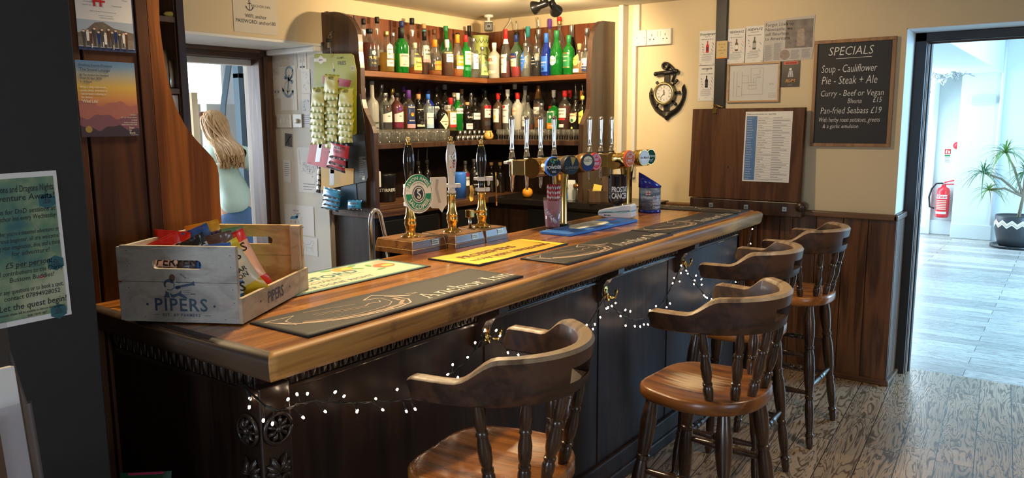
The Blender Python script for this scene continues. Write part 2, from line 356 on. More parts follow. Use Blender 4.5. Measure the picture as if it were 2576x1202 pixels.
# left wall with the deep kitchen opening
b = MB(); b.box(-4.6, XL, -3.0, 5.0, 2.1, ZC, M_cream); b.box(-4.6, XL, 3.36, 5.0, 0, 2.1, P('reveal_paint', (0.68, 0.65, 0.57), 0.7, noise=0.05, nscale=4, bump=0.1)); b.box(-4.6, XL, -3.0, 1.9, 0, 2.1, M_cream)
struct('wall_left', b, 'cream wall over the kitchen opening')
struct('trim_2', MB().box(-4.48, XL-0.003, 1.9, 3.36, 2.085, 2.1, M_white).box(-4.45, XL-0.01, 3.30, 3.36, 2.05, 2.086, M_white, 0.01), 'white plaster soffit and cove of the kitchen opening')
def D_kitchen():
    b = MB(); b.box(-4.60, -4.46, 3.25, 3.358, 0, 2.09, M_frame, 0.006); b.box(-4.605, -4.44, 3.275, 3.30, 0, 2.04, M_frame, 0.004)
    b.box(-4.60, -4.46, 1.9, 3.25, 2.025, 2.09, M_framey, 0.006); b.box(-4.60, -4.44, 1.9, 3.25, 2.06, 2.085, M_framey, 0.004)
    b.box(-4.60, -4.46, 1.9, 2.02, 0, 2.03, M_frame, 0.006)
    b.box(-4.66, -4.60, 3.265, 3.345, 0, 2.025, M_greywood, 0.004); b.box(-4.62, -4.55, 2.02, 3.27, 1.985, 2.025, M_white, 0.004)
    o = struct('door_1', b, 'dark brown wooden frame of the kitchen doorway')
    h = MB().box(-4.601, -4.594, 3.29, 3.325, 0.93, 1.0, P('steel', (0.6, 0.6, 0.6), 0.3, 1.0), 0.003).lathe([(0.006, 0), (0.006, 0.01), (0, 0.012)], M_greywood, 8, Matrix.Translation((-4.596, 3.307, 0.98)))
    h.build('strike_plate', o)
D_kitchen()
# door frame of the right doorway
b = MB(); b.box(-0.853, -0.79, 5.27, 5.44, 0, 2.108, M_darkpaint, 0.004); b.box(-0.83, -0.785, 5.30, 5.32, 0, 2.08, M_frame, 0.004); b.box(-0.79, -0.772, 5.345, 5.40, 0, 2.07, M_darkpaint, 0.003); b.box(-0.80, -0.781, 5.325, 5.338, 0, 2.07, P('pale_edge', (0.5, 0.47, 0.42), 0.5), 0.002)
b.box(-0.853, 0.45, 5.27, 5.44, 2.055, 2.108, M_darkpaint, 0.004); b.box(-0.80, 0.45, 5.32, 5.335, 2.045, 2.07, M_frame, 0.003); b.box(0.39, 0.45, 5.27, 5.44, 0, 2.108, M_darkpaint, 0.004)
struct('door_2', b, 'black painted frame of the doorway to the bright room')
# wainscot and dado
b = MB(); g = [-2.75]+[ony(px, 640, 4.975).x for px in (1958, 1990, 2049, 2117, 2180)]+[-0.845]
g = sorted(set([-2.75, -2.6, -2.44, -2.28, -2.12, -1.96, -1.8, -1.66]+[x for x in g if x > -1.6]))
for i in range(len(g)-1): b.box(g[i]+0.002, g[i+1]-0.002, 4.974, 4.999, 0, 1.01, M_wains, 0.003)
for i in range(3): b.box(-0.856, -0.838, 4.976+0.1*i, 5.074+0.1*i, 0, 1.01, M_wains, 0.003)
b.box(-2.75, -0.838, 4.985, 5.0, 0, 1.0, M_wains)
struct('trim_3', b, 'dark stained board panelling on the lower far wall')
b = MB(); b.box(-2.75, -0.83, 4.955, 4.9995, 1.005, 1.042, M_dado, 0.008); b.box(-0.8565, -0.828, 4.955, 5.27, 1.005, 1.042, M_dado, 0.008)
struct('trim_4', b, 'brown dado rail above the panelling')
b = MB(); b.box(-2.75, -0.825, 4.952, 4.975, 0, 0.035, M_dado, 0.01); b.box(-0.845, -0.82, 4.952, 5.27, 0, 0.035, M_dado, 0.01)
struct('baseboard_back', b, 'narrow wooden moulding at the foot of the panelling')
# black timber post on the far wall
p0 = ony(1804.7, 20, 4.99); p1 = ony(1832, 20, 4.99)
struct('trim_5', MB().box(p0.x, p1.x, 4.972, 4.999, 1.5, ZC-0.001, M_darkpaint, 0.003), 'black timber upright on the cream wall')
# boxed pipe and trunking in the corner by the shelves
x0 = ony(1549, 200, 4.9).x; x1 = ony(1567, 200, 4.98).x; x2 = ony(1592, 200, 4.99).x; x3 = ony(1608, 200, 4.99).x
M_trunk = P('grey_white_gloss', (0.66, 0.65, 0.6), 0.4)
struct('trim_6', MB().box(x0, x0+0.035, 4.93, 4.999, 1.1, ZC-0.001, M_trunk, 0.004), 'white pipe boxing beside the bottle shelves')
b = MB().box(x2, x3, 4.975, 4.999, 2.2, ZC-0.001, M_trunk, 0.004).box(x2, x2+0.03, 4.97, 4.999, 1.2, 2.2, M_trunk, 0.004)
struct('trim_7', b, 'white cable trunking running down to the sockets')
# unseen sides of the room, with window openings for the daylight
b = MB(); b.box(3.2, 3.3, -3.0, -0.6, 0, ZC, M_cream); b.box(3.2, 3.3, 1.1, 5.43, 0, ZC, M_cream); b.box(3.2, 3.3, -0.6, 1.1, 0, 0.85, M_cream); b.box(3.2, 3.3, -0.6, 1.1, 2.1, ZC, M_cream)
struct('wall_right', b, 'cream wall of the bar room opposite the bar')
b = MB(); b.box(-4.6, -1.35, -3.1, -3.0, 0, ZC, M_cream); b.box(0.2, 3.3, -3.1, -3.0, 0, ZC, M_cream); b.box(-1.35, 0.2, -3.1, -3.0, 0, 0.85, M_cream); b.box(-1.35, 0.2, -3.1, -3.0, 2.15, ZC, M_cream)
struct('wall_front', b, 'cream wall of the bar room behind the viewer')

# black pillar and brown panelling at the left
struct('wall_1', MB().box(-2.15, -1.8, -1.2, 0.835, 0, ZC-0.001, M_black, 0.004), 'black painted pillar at the end of the bar')
M_panel = W('panel_wood', (0.045, 0.014, 0.005), (0.095, 0.034, 0.011), 2, 0.8, 0.5, spec=0.2)
XP = -2.3
b = MB(); yy = [0.6, onx(237, 500, XP).y, onx(405, 300, XP).y]
b.box(XP-0.03, XP, yy[0], yy[1]-0.004, 0, ZC-0.001, M_panel, 0.003); b.box(XP-0.03, XP, yy[1]+0.004, yy[2]-0.06, 0, ZC-0.001, M_panel, 0.003)
b.box(XP-0.03, XP+0.004, yy[2]-0.058, yy[2]-0.02, 0, ZC-0.001, M_panel, 0.003); b.box(XP-0.04, XP-0.02, yy[0], yy[2]-0.02, 0, ZC-0.001, M_darkpaint)
struct('wall_2', b, 'brown boarded partition at the end of the bar')
M_wing = W('orange_wood', (0.11, 0.030, 0.004), (0.27, 0.085, 0.012), 2, 0.8, 0.5, spec=0.2)
poly = []
for px, py in ((398, 0), (400, 60), (406, 110), (413, 160), (424, 215), (440, 268), (462, 312), (490, 350), (517, 378), (535, 398), (545, 418), (549, 440), (552, 500), (556, 565)):
    q = onx(px, py, XP); poly.append((q.y, q.z))
poly += [(poly[-1][0]+0.004, 1.08), (yy[2]-0.02, 1.08), (yy[2]-0.02, poly[0][1])]
M_yz = Matrix(((0, 0, 1, XP-0.03), (1, 0, 0, 0), (0, 1, 0, 0), (0, 0, 0, 1)))
o = MB().prism(poly, 0.034, M_wing, M_yz).build('curved_end_panel'); tag(o, 'curved orange-brown wooden end panel rising behind the crate', 'panel')

# kitchen beyond
M_kw = P('kitchen_wall', (0.80, 0.83, 0.86), 0.7)
b = MB(); b.box(-8.2, -8.1, -0.5, 7.5, 0, 2.5, M_kw); b.box(-8.1, -4.6, 7.4, 7.5, 0, 2.5, M_kw); b.box(-8.1, -4.6, -0.5, -0.4, 0, 2.5, M_kw)
struct('wall_3', b, 'white kitchen walls'); struct('ceiling_2', MB().box(-8.2, -4.6, -0.5, 7.5, 2.5, 2.6, M_kw), 'white kitchen ceiling')
M_sky = P('bright_window_pane', (0.9, 0.95, 1.0), 0.3, emit=(0.93, 0.98, 1.0, 3.2))
q0 = onx(440, 120, -8.09); q1 = onx(556, 290, -8.09)
o = struct('window_1', MB().box(-8.1, -8.05, q0.y-0.05, q1.y+0.05, q1.z-0.05, 2.35, M_white, 0.005), 'bright kitchen window seen over the woman')
MB().box(-8.05, -8.045, q0.y, q1.y, q1.z, 2.3, M_sky).build('pane', o)

# bright room beyond the doorway
M_fw = P('pale_blue_white_wall', (0.72, 0.77, 0.76), 0.7)
YF = 11.93
b = MB(); xa = ony(2405, 400, YF).x
b.box(xa, 3.2, YF, 12.6, 0, 2.7, M_fw); b.box(-3.0, xa, 12.2, 12.6, 0, 2.7, M_fw); b.box(3.1, 3.2, 5.43, YF, 0, 0.6, M_fw); b.box(3.1, 3.2, 5.43, YF, 2.3, 2.7, M_fw); b.box(-3.0, -2.9, 5.43, 12.2, 0, 2.7, M_fw); b.box(-3.0, -0.857, 5.431, 5.45, 0, 2.7, M_fw)
struct('wall_4', b, 'pale walls of the bright room beyond the doorway')
struct('ceiling_3', MB().box(-3.0, 3.2, 5.43, 12.6, 2.62, 2.7, M_fw), 'white ceiling of the bright room')
zb = ony(2524, 183, YF).z; xb = ony(2524, 183, YF).x; xw = ony(2425, 186, YF).x
struct('trim_8', MB().box(xw-0.25, xb, 5.6, YF, zb, 2.62, M_fw, 0.004), 'white boxed ceiling beam of the bright room')
b = MB().box(xa, xb+0.02, YF-0.03, YF, 0, 0.2, M_fw, 0.008).box(-1.9, xa+0.02, 12.17, 12.2, 0, 0.2, M_fw, 0.008)
struct('baseboard_far', b, 'white skirting board of the bright room')
xg0 = -2.3; xg1 = ony(2345, 300, 12.19).x
o = struct('door_3', MB().box(xg0-0.08, xg1+0.07, 12.14, 12.2, 0, 2.3, M_white, 0.006), 'white framed glazed door full of daylight')
MB().box(xg0, xg1, 12.125, 12.139, 0.1, 2.2, P('daylight_glass', (0.9, 0.97, 1), 0.2, emit=(0.85, 0.97, 1.0, 2.0))).build('glass', o)
MB().box(xg1-0.12, xg1-0.03, 12.09, 12.125, 1.95, 1.98, P('grey_metal', (0.35, 0.37, 0.4), 0.4, 0.6), 0.004).build('door_closer', o)
# ------------------------------------------------------------------ the bar counter
BZ = 1.08
M_top = W('bar_top_wood', (0.15, 0.046, 0.008), (0.40, 0.155, 0.028), 1, 0.7, 0.25, coat=0.25, wear=(0.62, 0.30, 0.06), wear_amt=0.35, bump=0.08)
M_nose = W('bar_nosing_wood', (0.17, 0.07, 0.016), (0.56, 0.28, 0.07), 1, 0.8, 0.52, wear=(0.07, 0.03, 0.014), wear_amt=0.42)
M_nosex = W('bar_nosing_end_wood', (0.035, 0.02, 0.013), (0.085, 0.05, 0.028), 0, 0.8, 0.55, wear=(0.2, 0.1, 0.04), wear_amt=0.3)
M_front = W('bar_front_wood', (0.009, 0.004, 0.0025), (0.026, 0.011, 0.006), 2, 0.8, 0.45, bump=0.06, spec=0.28)
M_carve = P('carved_black_oak', (0.022, 0.013, 0.009), 0.3, coat=0.3, noise=0.5, nscale=40)
M_brass = P('brass', (0.78, 0.52, 0.17), 0.16, 1.0, noise=0.12, nscale=8)
M_chrome = P('chrome', (0.78, 0.77, 0.74), 0.08, 1.0)
M_steel = P('brushed_steel', (0.5, 0.49, 0.46), 0.28, 1.0)
M_wire = P('black_wire', (0.012, 0.014, 0.013), 0.45)
X0, X1, Y0, Y1 = -2.15, -1.44, 1.03, 4.45
bar = thing('bar_counter', 'long wooden pub bar counter with black carved front', 'bar counter', (-1.8, 2.7, 0))
def nosing(t=0.068, r=0.017, n=6):
    """profile of the rounded counter edge: (out, z)"""
    p = [(-0.03, BZ)]
    for k in range(n+1): a = PI/2-PI*0.55*k/n; p.append((-r+r*math.cos(a), BZ-r+r*math.sin(a)))
    p += [(-0.006, BZ-t+0.014), (-0.016, BZ-t), (-0.03, BZ-t)]
    return p
b = MB(); b.box(X0, X1-0.03, Y0+0.03, Y1-0.03, BZ-0.068, BZ, M_top)
b.box(-2.3, X0, Y0+0.03, 1.56, BZ-0.068, BZ, M_top)
b.build('counter_top', bar)
pf = nosing(); b = MB()
# front nosing runs along y, mitred at the near corner and rounded at the far end
rings = []
for y, k in ((Y0, 1.0), (Y0+0.03, 0), (Y1-0.05, 0)):
    rings.append([(X1+o_, (y if k == 0 else Y0-o_), z) for o_, z in pf] if k else [(X1+o_, y, z) for o_, z in pf])
b.loft([rings[0]]+[[(X1+o_, lerp(Y0+0.03, Y1-0.05, t), z) for o_, z in pf] for t in (0, .25, .5, .75, 1)]+[[(X1-0.03+o_*0.6, Y1-0.02, z) for o_, z in pf], [(X1-0.07+o_*0.2, Y1, lerp(z, BZ-0.034, 0.3)) for o_, z in pf]], M_nose)
b.build('front_edge', bar)
b = MB(); b.loft([[(X1+o_, Y0-o_, z) for o_, z in pf], [(-2.3, Y0-o_, z) for o_, z in pf]], M_nosex); b.build('end_edge', bar)
b = MB(); b.loft([[(x, Y1+o_*0.3, z) for o_, z in pf] for x in (X0, X1-0.07)], M_nose); b.build('far_edge', bar)
XF = -1.57
b = MB(); b.box(XF-0.03, XF, 1.13, Y1-0.06, 0, BZ-0.068, M_front)
for y in (1.98, 2.75, 3.42): b.box(XF, XF+0.004, y-0.003, y+0.003, 0.1, 0.95, M_front)
b.box(XF-0.005, XF+0.02, 1.13, Y1-0.06, 0, 0.14, M_front, 0.008); b.box(XF-0.005, XF+0.03, 1.13, Y1-0.06, 0, 0.06, M_front, 0.008)
b.build('front_panel', bar)
b = MB(); b.box(-2.3, XF, 1.10, 1.135, 0, BZ-0.068, M_front); b.box(-2.3, XF, 1.08, 1.11, 0, 0.14, M_front, 0.008); b.build('end_panel', bar)
b = MB(); b.box(X0, XF, Y1-0.09, Y1-0.06, 0, BZ-0.068, M_front); b.box(X0, X0+0.02, 1.6, Y1-0.06, 0, BZ-0.068, M_front); b.build('back_panel', bar)
# egg-and-dart frieze under the counter
def frieze(name, L, M):
    b = MB(M); n = int(L/0.036); b.box(0, L, -0.0005, 0.012, -0.075, -0.062, M_carve, 0.003); b.box(0, L, -0.0005, 0.006, -0.075, 0, M_carve)
    for k in range(n):
        x = (k+0.5)*L/n; w2 = L/n*0.36
        rg = []
        for t in range(5):
            a = PI*t/4; rr = w2*(1-0.25*t/4)
            rg.append([(x+rr*math.cos(q)*(0.45+0.55*math.sin(PI*(0.15+0.85*t/4))), 0.004+0.018*max(0, math.sin(q))*math.sin(PI*(0.25+0.6*t/4)), -0.004-0.054*t/4) for q in [PI*j/5 for j in range(6)]])
        b.loft(rg, M_carve, True, False)
        b.box(x+L/n*0.43, x+L/n*0.57, 0.003, 0.014, -0.06, -0.006, M_carve, 0.002)
    return b.build(name, bar)
frieze('carved_frieze', Y1-0.1-1.16, Matrix(((0, 1, 0, XF), (1, 0, 0, 1.16), (0, 0, 1, BZ-0.068), (0, 0, 0, 1))))
frieze('carved_frieze', 0.68, Matrix(((1, 0, 0, -2.26), (0, -1, 0, 1.10), (0, 0, 1, BZ-0.068), (0, 0, 0, 1))))
# carved pilaster at the near corner with rosettes and leaves
b = MB(); b.box(XF-0.06, XF+0.03, 1.07, 1.16, 0, BZ-0.11, M_carve, 0.004)
zq = 0.86
def rosette(b, M, zc, kind):
    if kind == 0:
        for k in range(9):
            a = 2*PI*k/9; c, s_ = math.cos(a), math.sin(a)
            b.loft([[(0.004*c-w_*s_, zc+0.004*s_+w_*c, h) for w_, h in ((-0.004, 0.004), (0, 0.010), (0.004, 0.004))], [(0.022*c-w_*s_, zc+0.022*s_+w_*c, h) for w_, h in ((-0.009, 0.004), (0, 0.02), (0.009, 0.004))], [(0.036*c-w_*s_, zc+0.036*s_+w_*c, h) for w_, h in ((-0.004, 0.002), (0, 0.006), (0.004, 0.002))]], M_carve, True, False, M)
        b.lathe([(0.011, 0.0), (0.011, 0.012), (0.006, 0.018), (0, 0.019)], M_carve, 10, M @ Matrix.Translation((0, zc, 0)))
        b.tube([(0.038*math.cos(t), zc+0.038*math.sin(t), 0.006) for t in [2*PI*k/20 for k in range(21)]], 0.006, M_carve, 6, M)
    else:
        for sx in (-1, 1):
            for j in range(3):
                a = PI/2+sx*(0.45+0.5*j); L = 0.05-0.006*j; dx, dy = math.cos(a), math.sin(a)
                b.loft([[(dx*L*t-dy*w_*wd, zc-0.02+dy*L*t+dx*w_*wd, 0.003+(0.016 if w_ == 0 else 0)*math.sin(PI*min(1, t+0.1))) for w_ in (-1, 0, 1)] for t, wd in ((0, 0.004), (0.4, 0.014), (0.75, 0.011), (1, 0.001))], M_carve, True, False, M)
            b.tube([(sx*(0.012+0.014*math.cos(t)), zc-0.04+0.014*math.sin(t), 0.008+0.002*t) for t in [PI*1.6*k/12 for k in range(13)]], 0.005, M_carve, 6, M)
for M in (frame((XF+0.03, 1.115, 0), (0, 1, 0), (0, 0, 1)), frame((XF-0.015, 1.07, 0), (1, 0, 0), (0, 0, 1))):
    for k, z in enumerate((0.86, 0.765, 0.66, 0.555, 0.45, 0.34, 0.23)): rosette(b, M, z, 0 if k in (0, 3, 5) else 1)
b.build('carved_pilaster', bar)
# scrolled brackets with brass double hooks
hooks = [onx(1220, 835, XF+0.02), onx(1520, 735, XF+0.02), onx(1714, 655, XF+0.02)]
for h in hooks:
    b = MB(); M = frame((XF, h.y, 0), (1, 0, 0), (0, 0, 1))
    prof = [(0, 1.005), (0.10, 1.005), (0.098, 0.985), (0.07, 0.968), (0.045, 0.955), (0.03, 0.93), (0.022, 0.90), (0.028, 0.88), (0.018, 0.862), (0, 0.855)]
    b.prism(prof, 0.05, M_carve, M @ Matrix.Translation((0, 0, -0.025))); br = b.build('scroll_bracket', bar)
    b = MB(); z = h.z
    b.loft([[(XF+0.024+d*0.6, h.y+math.cos(q)*r_, z+dz+math.sin(q)*r_*0.2) for q in [2*PI*j/10 for j in range(10)]] for d, r_, dz in ((0, 0.006, 0.045), (0.006, 0.014, 0.035), (0.008, 0.016, 0.015), (0.007, 0.010, -0.01), (0.006, 0.012, -0.025), (0, 0.005, -0.035))], M_brass)
    for sy in (-1, 1):
        b.tube([(XF+0.03, h.y, z-0.005), (XF+0.045, h.y+sy*0.012, z-0.022), (XF+0.055, h.y+sy*0.026, z-0.024), (XF+0.057, h.y+sy*0.037, z-0.01), (XF+0.055, h.y+sy*0.04, z+0.008)], [0.006, 0.006, 0.005, 0.005, 0.007], M_brass, 8)
    b.build('brass_hook', bar)
# string of fairy lights looped along the bar front
fl = thing('fairy_light_string', 'string of small warm white fairy lights looped along the bar front', 'fairy lights', (XF, 2.6, 0.9))
M_bulb = P('warm_white_bulb', (1, 0.85, 0.7), 0.3, emit=(1.0, 0.72, 0.48, 26.0))
XW = XF+0.045
key = [(612, 972), (690, 1030), (780, 1010), (900, 1012), (1040, 1000), (1130, 940), (1180, 900), (1220, 848), (1262, 862), (1320, 885), (1400, 872), (1455, 850), (1490, 800), (1522, 752), (1545, 775), (1580, 800), (1618, 800), (1660, 770), (1695, 710), (1716, 668), (1740, 700), (1775, 738), (1820, 728), (1850, 690), (1872, 640), (1890, 580)]
pts = []
for i, (px, py) in enumerate(key):
    if i == 0: pts.append(ony(px, py, 1.06))
    elif i == 1: pts.append(ony(px, py, 1.05))
    else: pts.append(onx(px, py, XW))
fine = []
for i in range(len(pts)-1):
    p0, p1, p2, p3 = pts[max(i-1, 0)], pts[i], pts[i+1], pts[min(i+2, len(pts)-1)]
    for k in range(8):
        t = k/8; fine.append(0.5*((2*p1)+(p2-p0)*t+(2*p0-5*p1+4*p2-p3)*t*t+(3*p1-p0-3*p2+p3)*t**3))
fine.append(pts[-1])
b = MB(); b.tube(fine, 0.0022, M_wire, 6); b.tube([p+Vector((0.002, 0.003*math.sin(i*1.9), 0.004*math.cos(i*1.9))) for i, p in enumerate(fine)], 0.0018, M_wire, 5)
rb = random.Random(3); ends = []
arc = [0]
for i in range(1, len(fine)): arc.append(arc[-1]+(fine[i]-fine[i-1]).length)
NB = 100
for k in range(NB):
    s_ = arc[-1]*(k+0.5+rb.uniform(-0.45, 0.45))/NB; i = max(j for j in range(len(arc)) if arc[j] <= s_); i = min(i, len(fine)-2)
    p = fine[i].lerp(fine[i+1], (s_-arc[i])/max(1e-6, arc[i+1]-arc[i]))
    up = 1 if rb.random() < 0.33 else -1
    d = Vector((rb.uniform(0.1, 0.7), rb.uniform(-0.7, 0.7), up*rb.uniform(0.5, 1.0))).normalized(); L = rb.uniform(0.022, 0.034)
    b.tube([p, p+d*L], 0.0014, M_wire, 5); b.tube([p+d*L*0.75, p+d*(L+0.002)], 0.0026, M_wire, 6); ends.append((p+d*(L+0.003), d))
b.build('cable', fl)
for p, d in ends:
    q = d.to_track_quat('Z', 'Y').to_matrix().to_4x4()
    MB(Matrix.Translation(p) @ q).lathe([(0.0026, -0.002), (0.0032, 0.001), (0.003, 0.004), (0.0016, 0.006), (0, 0.0066)], M_bulb, 8).build('bulb', fl)
# ------------------------------------------------------------------ captain's bar stools
M_seat = W('stool_seat_wood', (0.13, 0.038, 0.007), (0.40, 0.145, 0.026), 0, 0.8, 0.26, coat=0.3, wear=(0.5, 0.38, 0.26), wear_amt=0.22, bump=0.1)
M_leg = W('stool_dark_wood', (0.018, 0.009, 0.005), (0.055, 0.026, 0.014), 2, 1.2, 0.26, coat=0.4, wear=(0.16, 0.1, 0.06), wear_amt=0.12, bump=0.05)
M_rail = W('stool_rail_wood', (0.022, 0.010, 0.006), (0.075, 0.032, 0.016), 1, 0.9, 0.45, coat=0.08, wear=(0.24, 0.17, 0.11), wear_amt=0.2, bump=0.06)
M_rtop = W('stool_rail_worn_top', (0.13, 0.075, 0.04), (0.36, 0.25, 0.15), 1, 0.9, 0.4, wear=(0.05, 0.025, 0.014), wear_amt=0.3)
def turned(b, p0, p1, prof, mat, n=14):
    p0 = Vector(p0); p1 = Vector(p1); d = p1-p0; q = d.to_track_quat('Z', 'Y').to_matrix().to_4x4()
    b.lathe([(r, t*d.length) for t, r in prof], mat, n, Matrix.Translation(p0) @ q)
LEGP = [(0, .012), (.02, .016), (.05, .019), (.08, .017), (.085, .021), (.10, .021), (.105, .017), (.12, .015), (.16, .019), (.24, .022), (.30, .021), (.34, .017), (.345, .021), (.365, .021), (.37, .017), (.39, .018), (.46, .024), (.56, .027), (.64, .025), (.69, .019), (.695, .023), (.715, .023), (.72, .019), (.74, .021), (.80, .026), (.88, .027), (.95, .022), (1, .019)]
SPP = [(0, .011), (.05, .013), (.16, .0165), (.22, .0165), (.26, .012), (.27, .0155), (.30, .0155), (.31, .012), (.40, .0165), (.52, .0175), (.64, .013), (.66, .0125), (.67, .0155), (.70, .0155), (.72, .012), (.80, .015), (.90, .014), (1, .010)]
STP = [(0, .009), (.1, .011), (.3, .014), (.42, .016), (.44, .013), (.46, .0165), (.54, .0165), (.56, .013), (.58, .016), (.7, .014), (.9, .011), (1, .009)]
def make_stool(label):
    t = thing('bar_stool', label, 'bar stool', (0, 0, 0), 0, "captain's stools along the bar")
    # saddle seat: x towards the back (+) and the bar (-)
    def edge(a):
        c, s_ = math.cos(a), math.sin(a); r = 1.0
        x = 0.205*math.copysign(abs(c)**0.82, c); y = 0.215*math.copysign(abs(s_)**0.82, s_)
        y *= 1.0-0.10*max(0, c)-0.05*math.exp(-((c+0.25)/0.25)**2)
        if c < 0: x *= 1-0.10*math.exp(-(s_/0.35)**2)*0.6
        return x, y
    NN = 40; prof = [(0.0, -0.012, 0), (0.35, -0.011, 0), (0.7, -0.005, 0), (0.9, 0.0, 0), (0.97, -0.001, 0), (1.0, -0.007, 0), (1.0, -0.034, 0), (0.96, -0.043, 0), (0.7, -0.045, 0), (0.0, -0.045, 0)]
    b = MB(); rings = []
    for s_, z, _ in prof:
        rg = []
        for k in range(NN):
            x, y = edge(2*PI*k/NN); x *= s_; y *= s_
            zz = 0.74+z
            if z > -0.03: zz += -0.007*math.cos(min(abs(y)/0.1, PI/2)*1.0)*(1 if x < 0.02 else 0.3)*s_+0.006*max(0, x/0.2)*s_
            rg.append((x, y, zz))
        rings.append(rg)
    b.loft(rings[1:-1], M_seat, True, False)
    b.add(rings[1], [tuple(range(NN))], M_seat, True); b.add(rings[-2], [tuple(reversed(range(NN)))], M_seat, False)
    o = b.build('seat', t, weld=True); sharp(o, 50)
    legs = []
    for sx in (-1, 1):
        for sy in (-1, 1):
            a = Vector((sx*0.185+0.0, sy*0.225, 0)); c = Vector((sx*0.125, sy*0.135, 0.70)); legs.append((a, c))
            b = MB(); turned(b, a, c, LEGP, M_leg); o = b.build('leg', t); sharp(o, 40)
    def at(i, z): a, c = legs[i]; return a.lerp(c, z/0.70)
    for i, j, zs in ((0, 1, (0.22,)), (2, 3, (0.30,)), (0, 2, (0.27, 0.45)), (1, 3, (0.27, 0.45))):
        for z in zs:
            b = MB(); turned(b, at(i, z), at(j, z), STP, M_leg, 12); o = b.build('stretcher', t); sharp(o, 40)
    # bowed arm rail
    def bow(u):
        """u in -1..1 along the bow; returns centre line x, y, bottom z, top z"""
        a = u*PI*0.60; x = -0.035+0.265*math.cos(a) if abs(a) < PI/2 else -0.035-0.17*(abs(a)-PI/2); y = 0.228*math.sin(a) if abs(a) < PI/2 else math.copysign(0.228+0.01*(abs(a)-PI/2), a)
        au = abs(u)
        h = 0.5*(1+math.cos(PI*min(1, max(0, (au-0.50)/0.20)))) if au > 0.50 else 1.0
        top = 1.025+0.052*h; bot = 0.965+0.006*h-0.02*h*0
        bot = lerp(0.961, 0.960, h)
        if au > 0.93: k = (au-0.93)/0.07; q = 1-math.sqrt(max(0, 1-k*k)); mid = 0.5*(top+bot); top = lerp(top, mid, q*0.85); bot = lerp(bot, mid, q*0.85)
        return x, y, bot, top
    NS = 64; rows = []
    for i in range(NS+1):
        u = -1+2*i/NS; x, y, z0, z1 = bow(u); x2, y2, _, _ = bow(min(1, u+0.01)); x3, y3, _, _ = bow(max(-1, u-0.01))
        tx, ty = x2-x3, y2-y3; l = math.hypot(tx, ty); nx, ny = ty/l, -tx/l  # outward
        th = 0.021; lean = 0.018
        if abs(u) > 0.96: th *= math.sqrt(max(0.08, 1-((abs(u)-0.96)/0.04)**2))
        def pt(o_, z): zz = lerp(z0, z1, z); return (x+nx*(o_+lean*(z-0.3)), y+ny*(o_+lean*(z-0.3)), zz)
        rows.append([pt(-th, 0.08), pt(-th*0.6, 0), pt(th*0.6, 0), pt(th, 0.08), pt(th, 0.30), pt(th, 0.62), pt(th, 0.92), pt(th*0.6, 1), pt(-th*0.6, 1), pt(-th, 0.92), pt(-th, 0.62), pt(-th, 0.30)])
    b = MB(); n = 12; vs = [p for r_ in rows for p in r_]; fs = []
    lo, hi = 28, 36     # hand slot in the middle of the back
    for i in range(NS):
        for k in range(n):
            slot = lo <= i < hi and k in (4, 10)
            if not slot: fs.append((i*n+k, i*n+(k+1) % n, (i+1)*n+(k+1) % n, (i+1)*n+k))
    for i in range(lo, hi):
        fs.append((i*n+4, i*n+11, (i+1)*n+11, (i+1)*n+4)[::-1]); fs.append((i*n+5, i*n+10, (i+1)*n+10, (i+1)*n+5))
    for i in (lo, hi): fs.append((i*n+4, i*n+5, i*n+10, i*n+11) if i == lo else (i*n+11, i*n+10, i*n+5, i*n+4))
    fs.append(tuple(reversed(range(n)))); fs.append(tuple(NS*n+k for k in range(n)))
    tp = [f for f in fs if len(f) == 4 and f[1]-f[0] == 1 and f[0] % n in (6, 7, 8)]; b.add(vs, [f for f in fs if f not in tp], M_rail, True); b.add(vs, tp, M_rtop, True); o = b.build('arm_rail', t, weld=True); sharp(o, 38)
    for u in (-0.60, -0.36, -0.13, 0.13, 0.36, 0.60):
        x, y, z0, z1 = bow(u); a = math.atan2(y, x+0.02)
        bx, by = edge(a); b = MB(); turned(b, (bx*0.86, by*0.86, 0.728), (x, y, z0+0.006), SPP, M_leg, 12); o = b.build('spindle', t); sharp(o, 40)
    return t
s1 = make_stool("dark wooden captain's stool with curved arm rail standing nearest the crate end of the bar")
s1.location = (-1.165, 1.50, 0); s1.rotation_euler = (0, 0, math.radians(8))
sb = dup(s1, (-0.945, 2.38, 0), math.radians(-3), 'dark captain\'s stool with a scuffed pale patch worn into its seat')
for c in sb.children:
    if c.name.startswith('seat'):
        c.material_slots[0].link = 'OBJECT'; c.material_slots[0].material = W('stool_seat_scuffed', (0.07, 0.021, 0.005), (0.22, 0.075, 0.016), 0, 0.8, 0.3, coat=0.2, wear=(0.5, 0.36, 0.24), wear_amt=0.24, bump=0.1, patch=(-0.03, 0.0, 0.73, 0.03))
dup(s1, (-1.15, 3.22, 0), math.radians(2), "dark captain's stool tucked between the scuffed stool and the stool by the panelling")
dup(s1, (-1.14, 3.99, 0), math.radians(0), "dark captain's stool standing against the wooden panelling by the doorway")
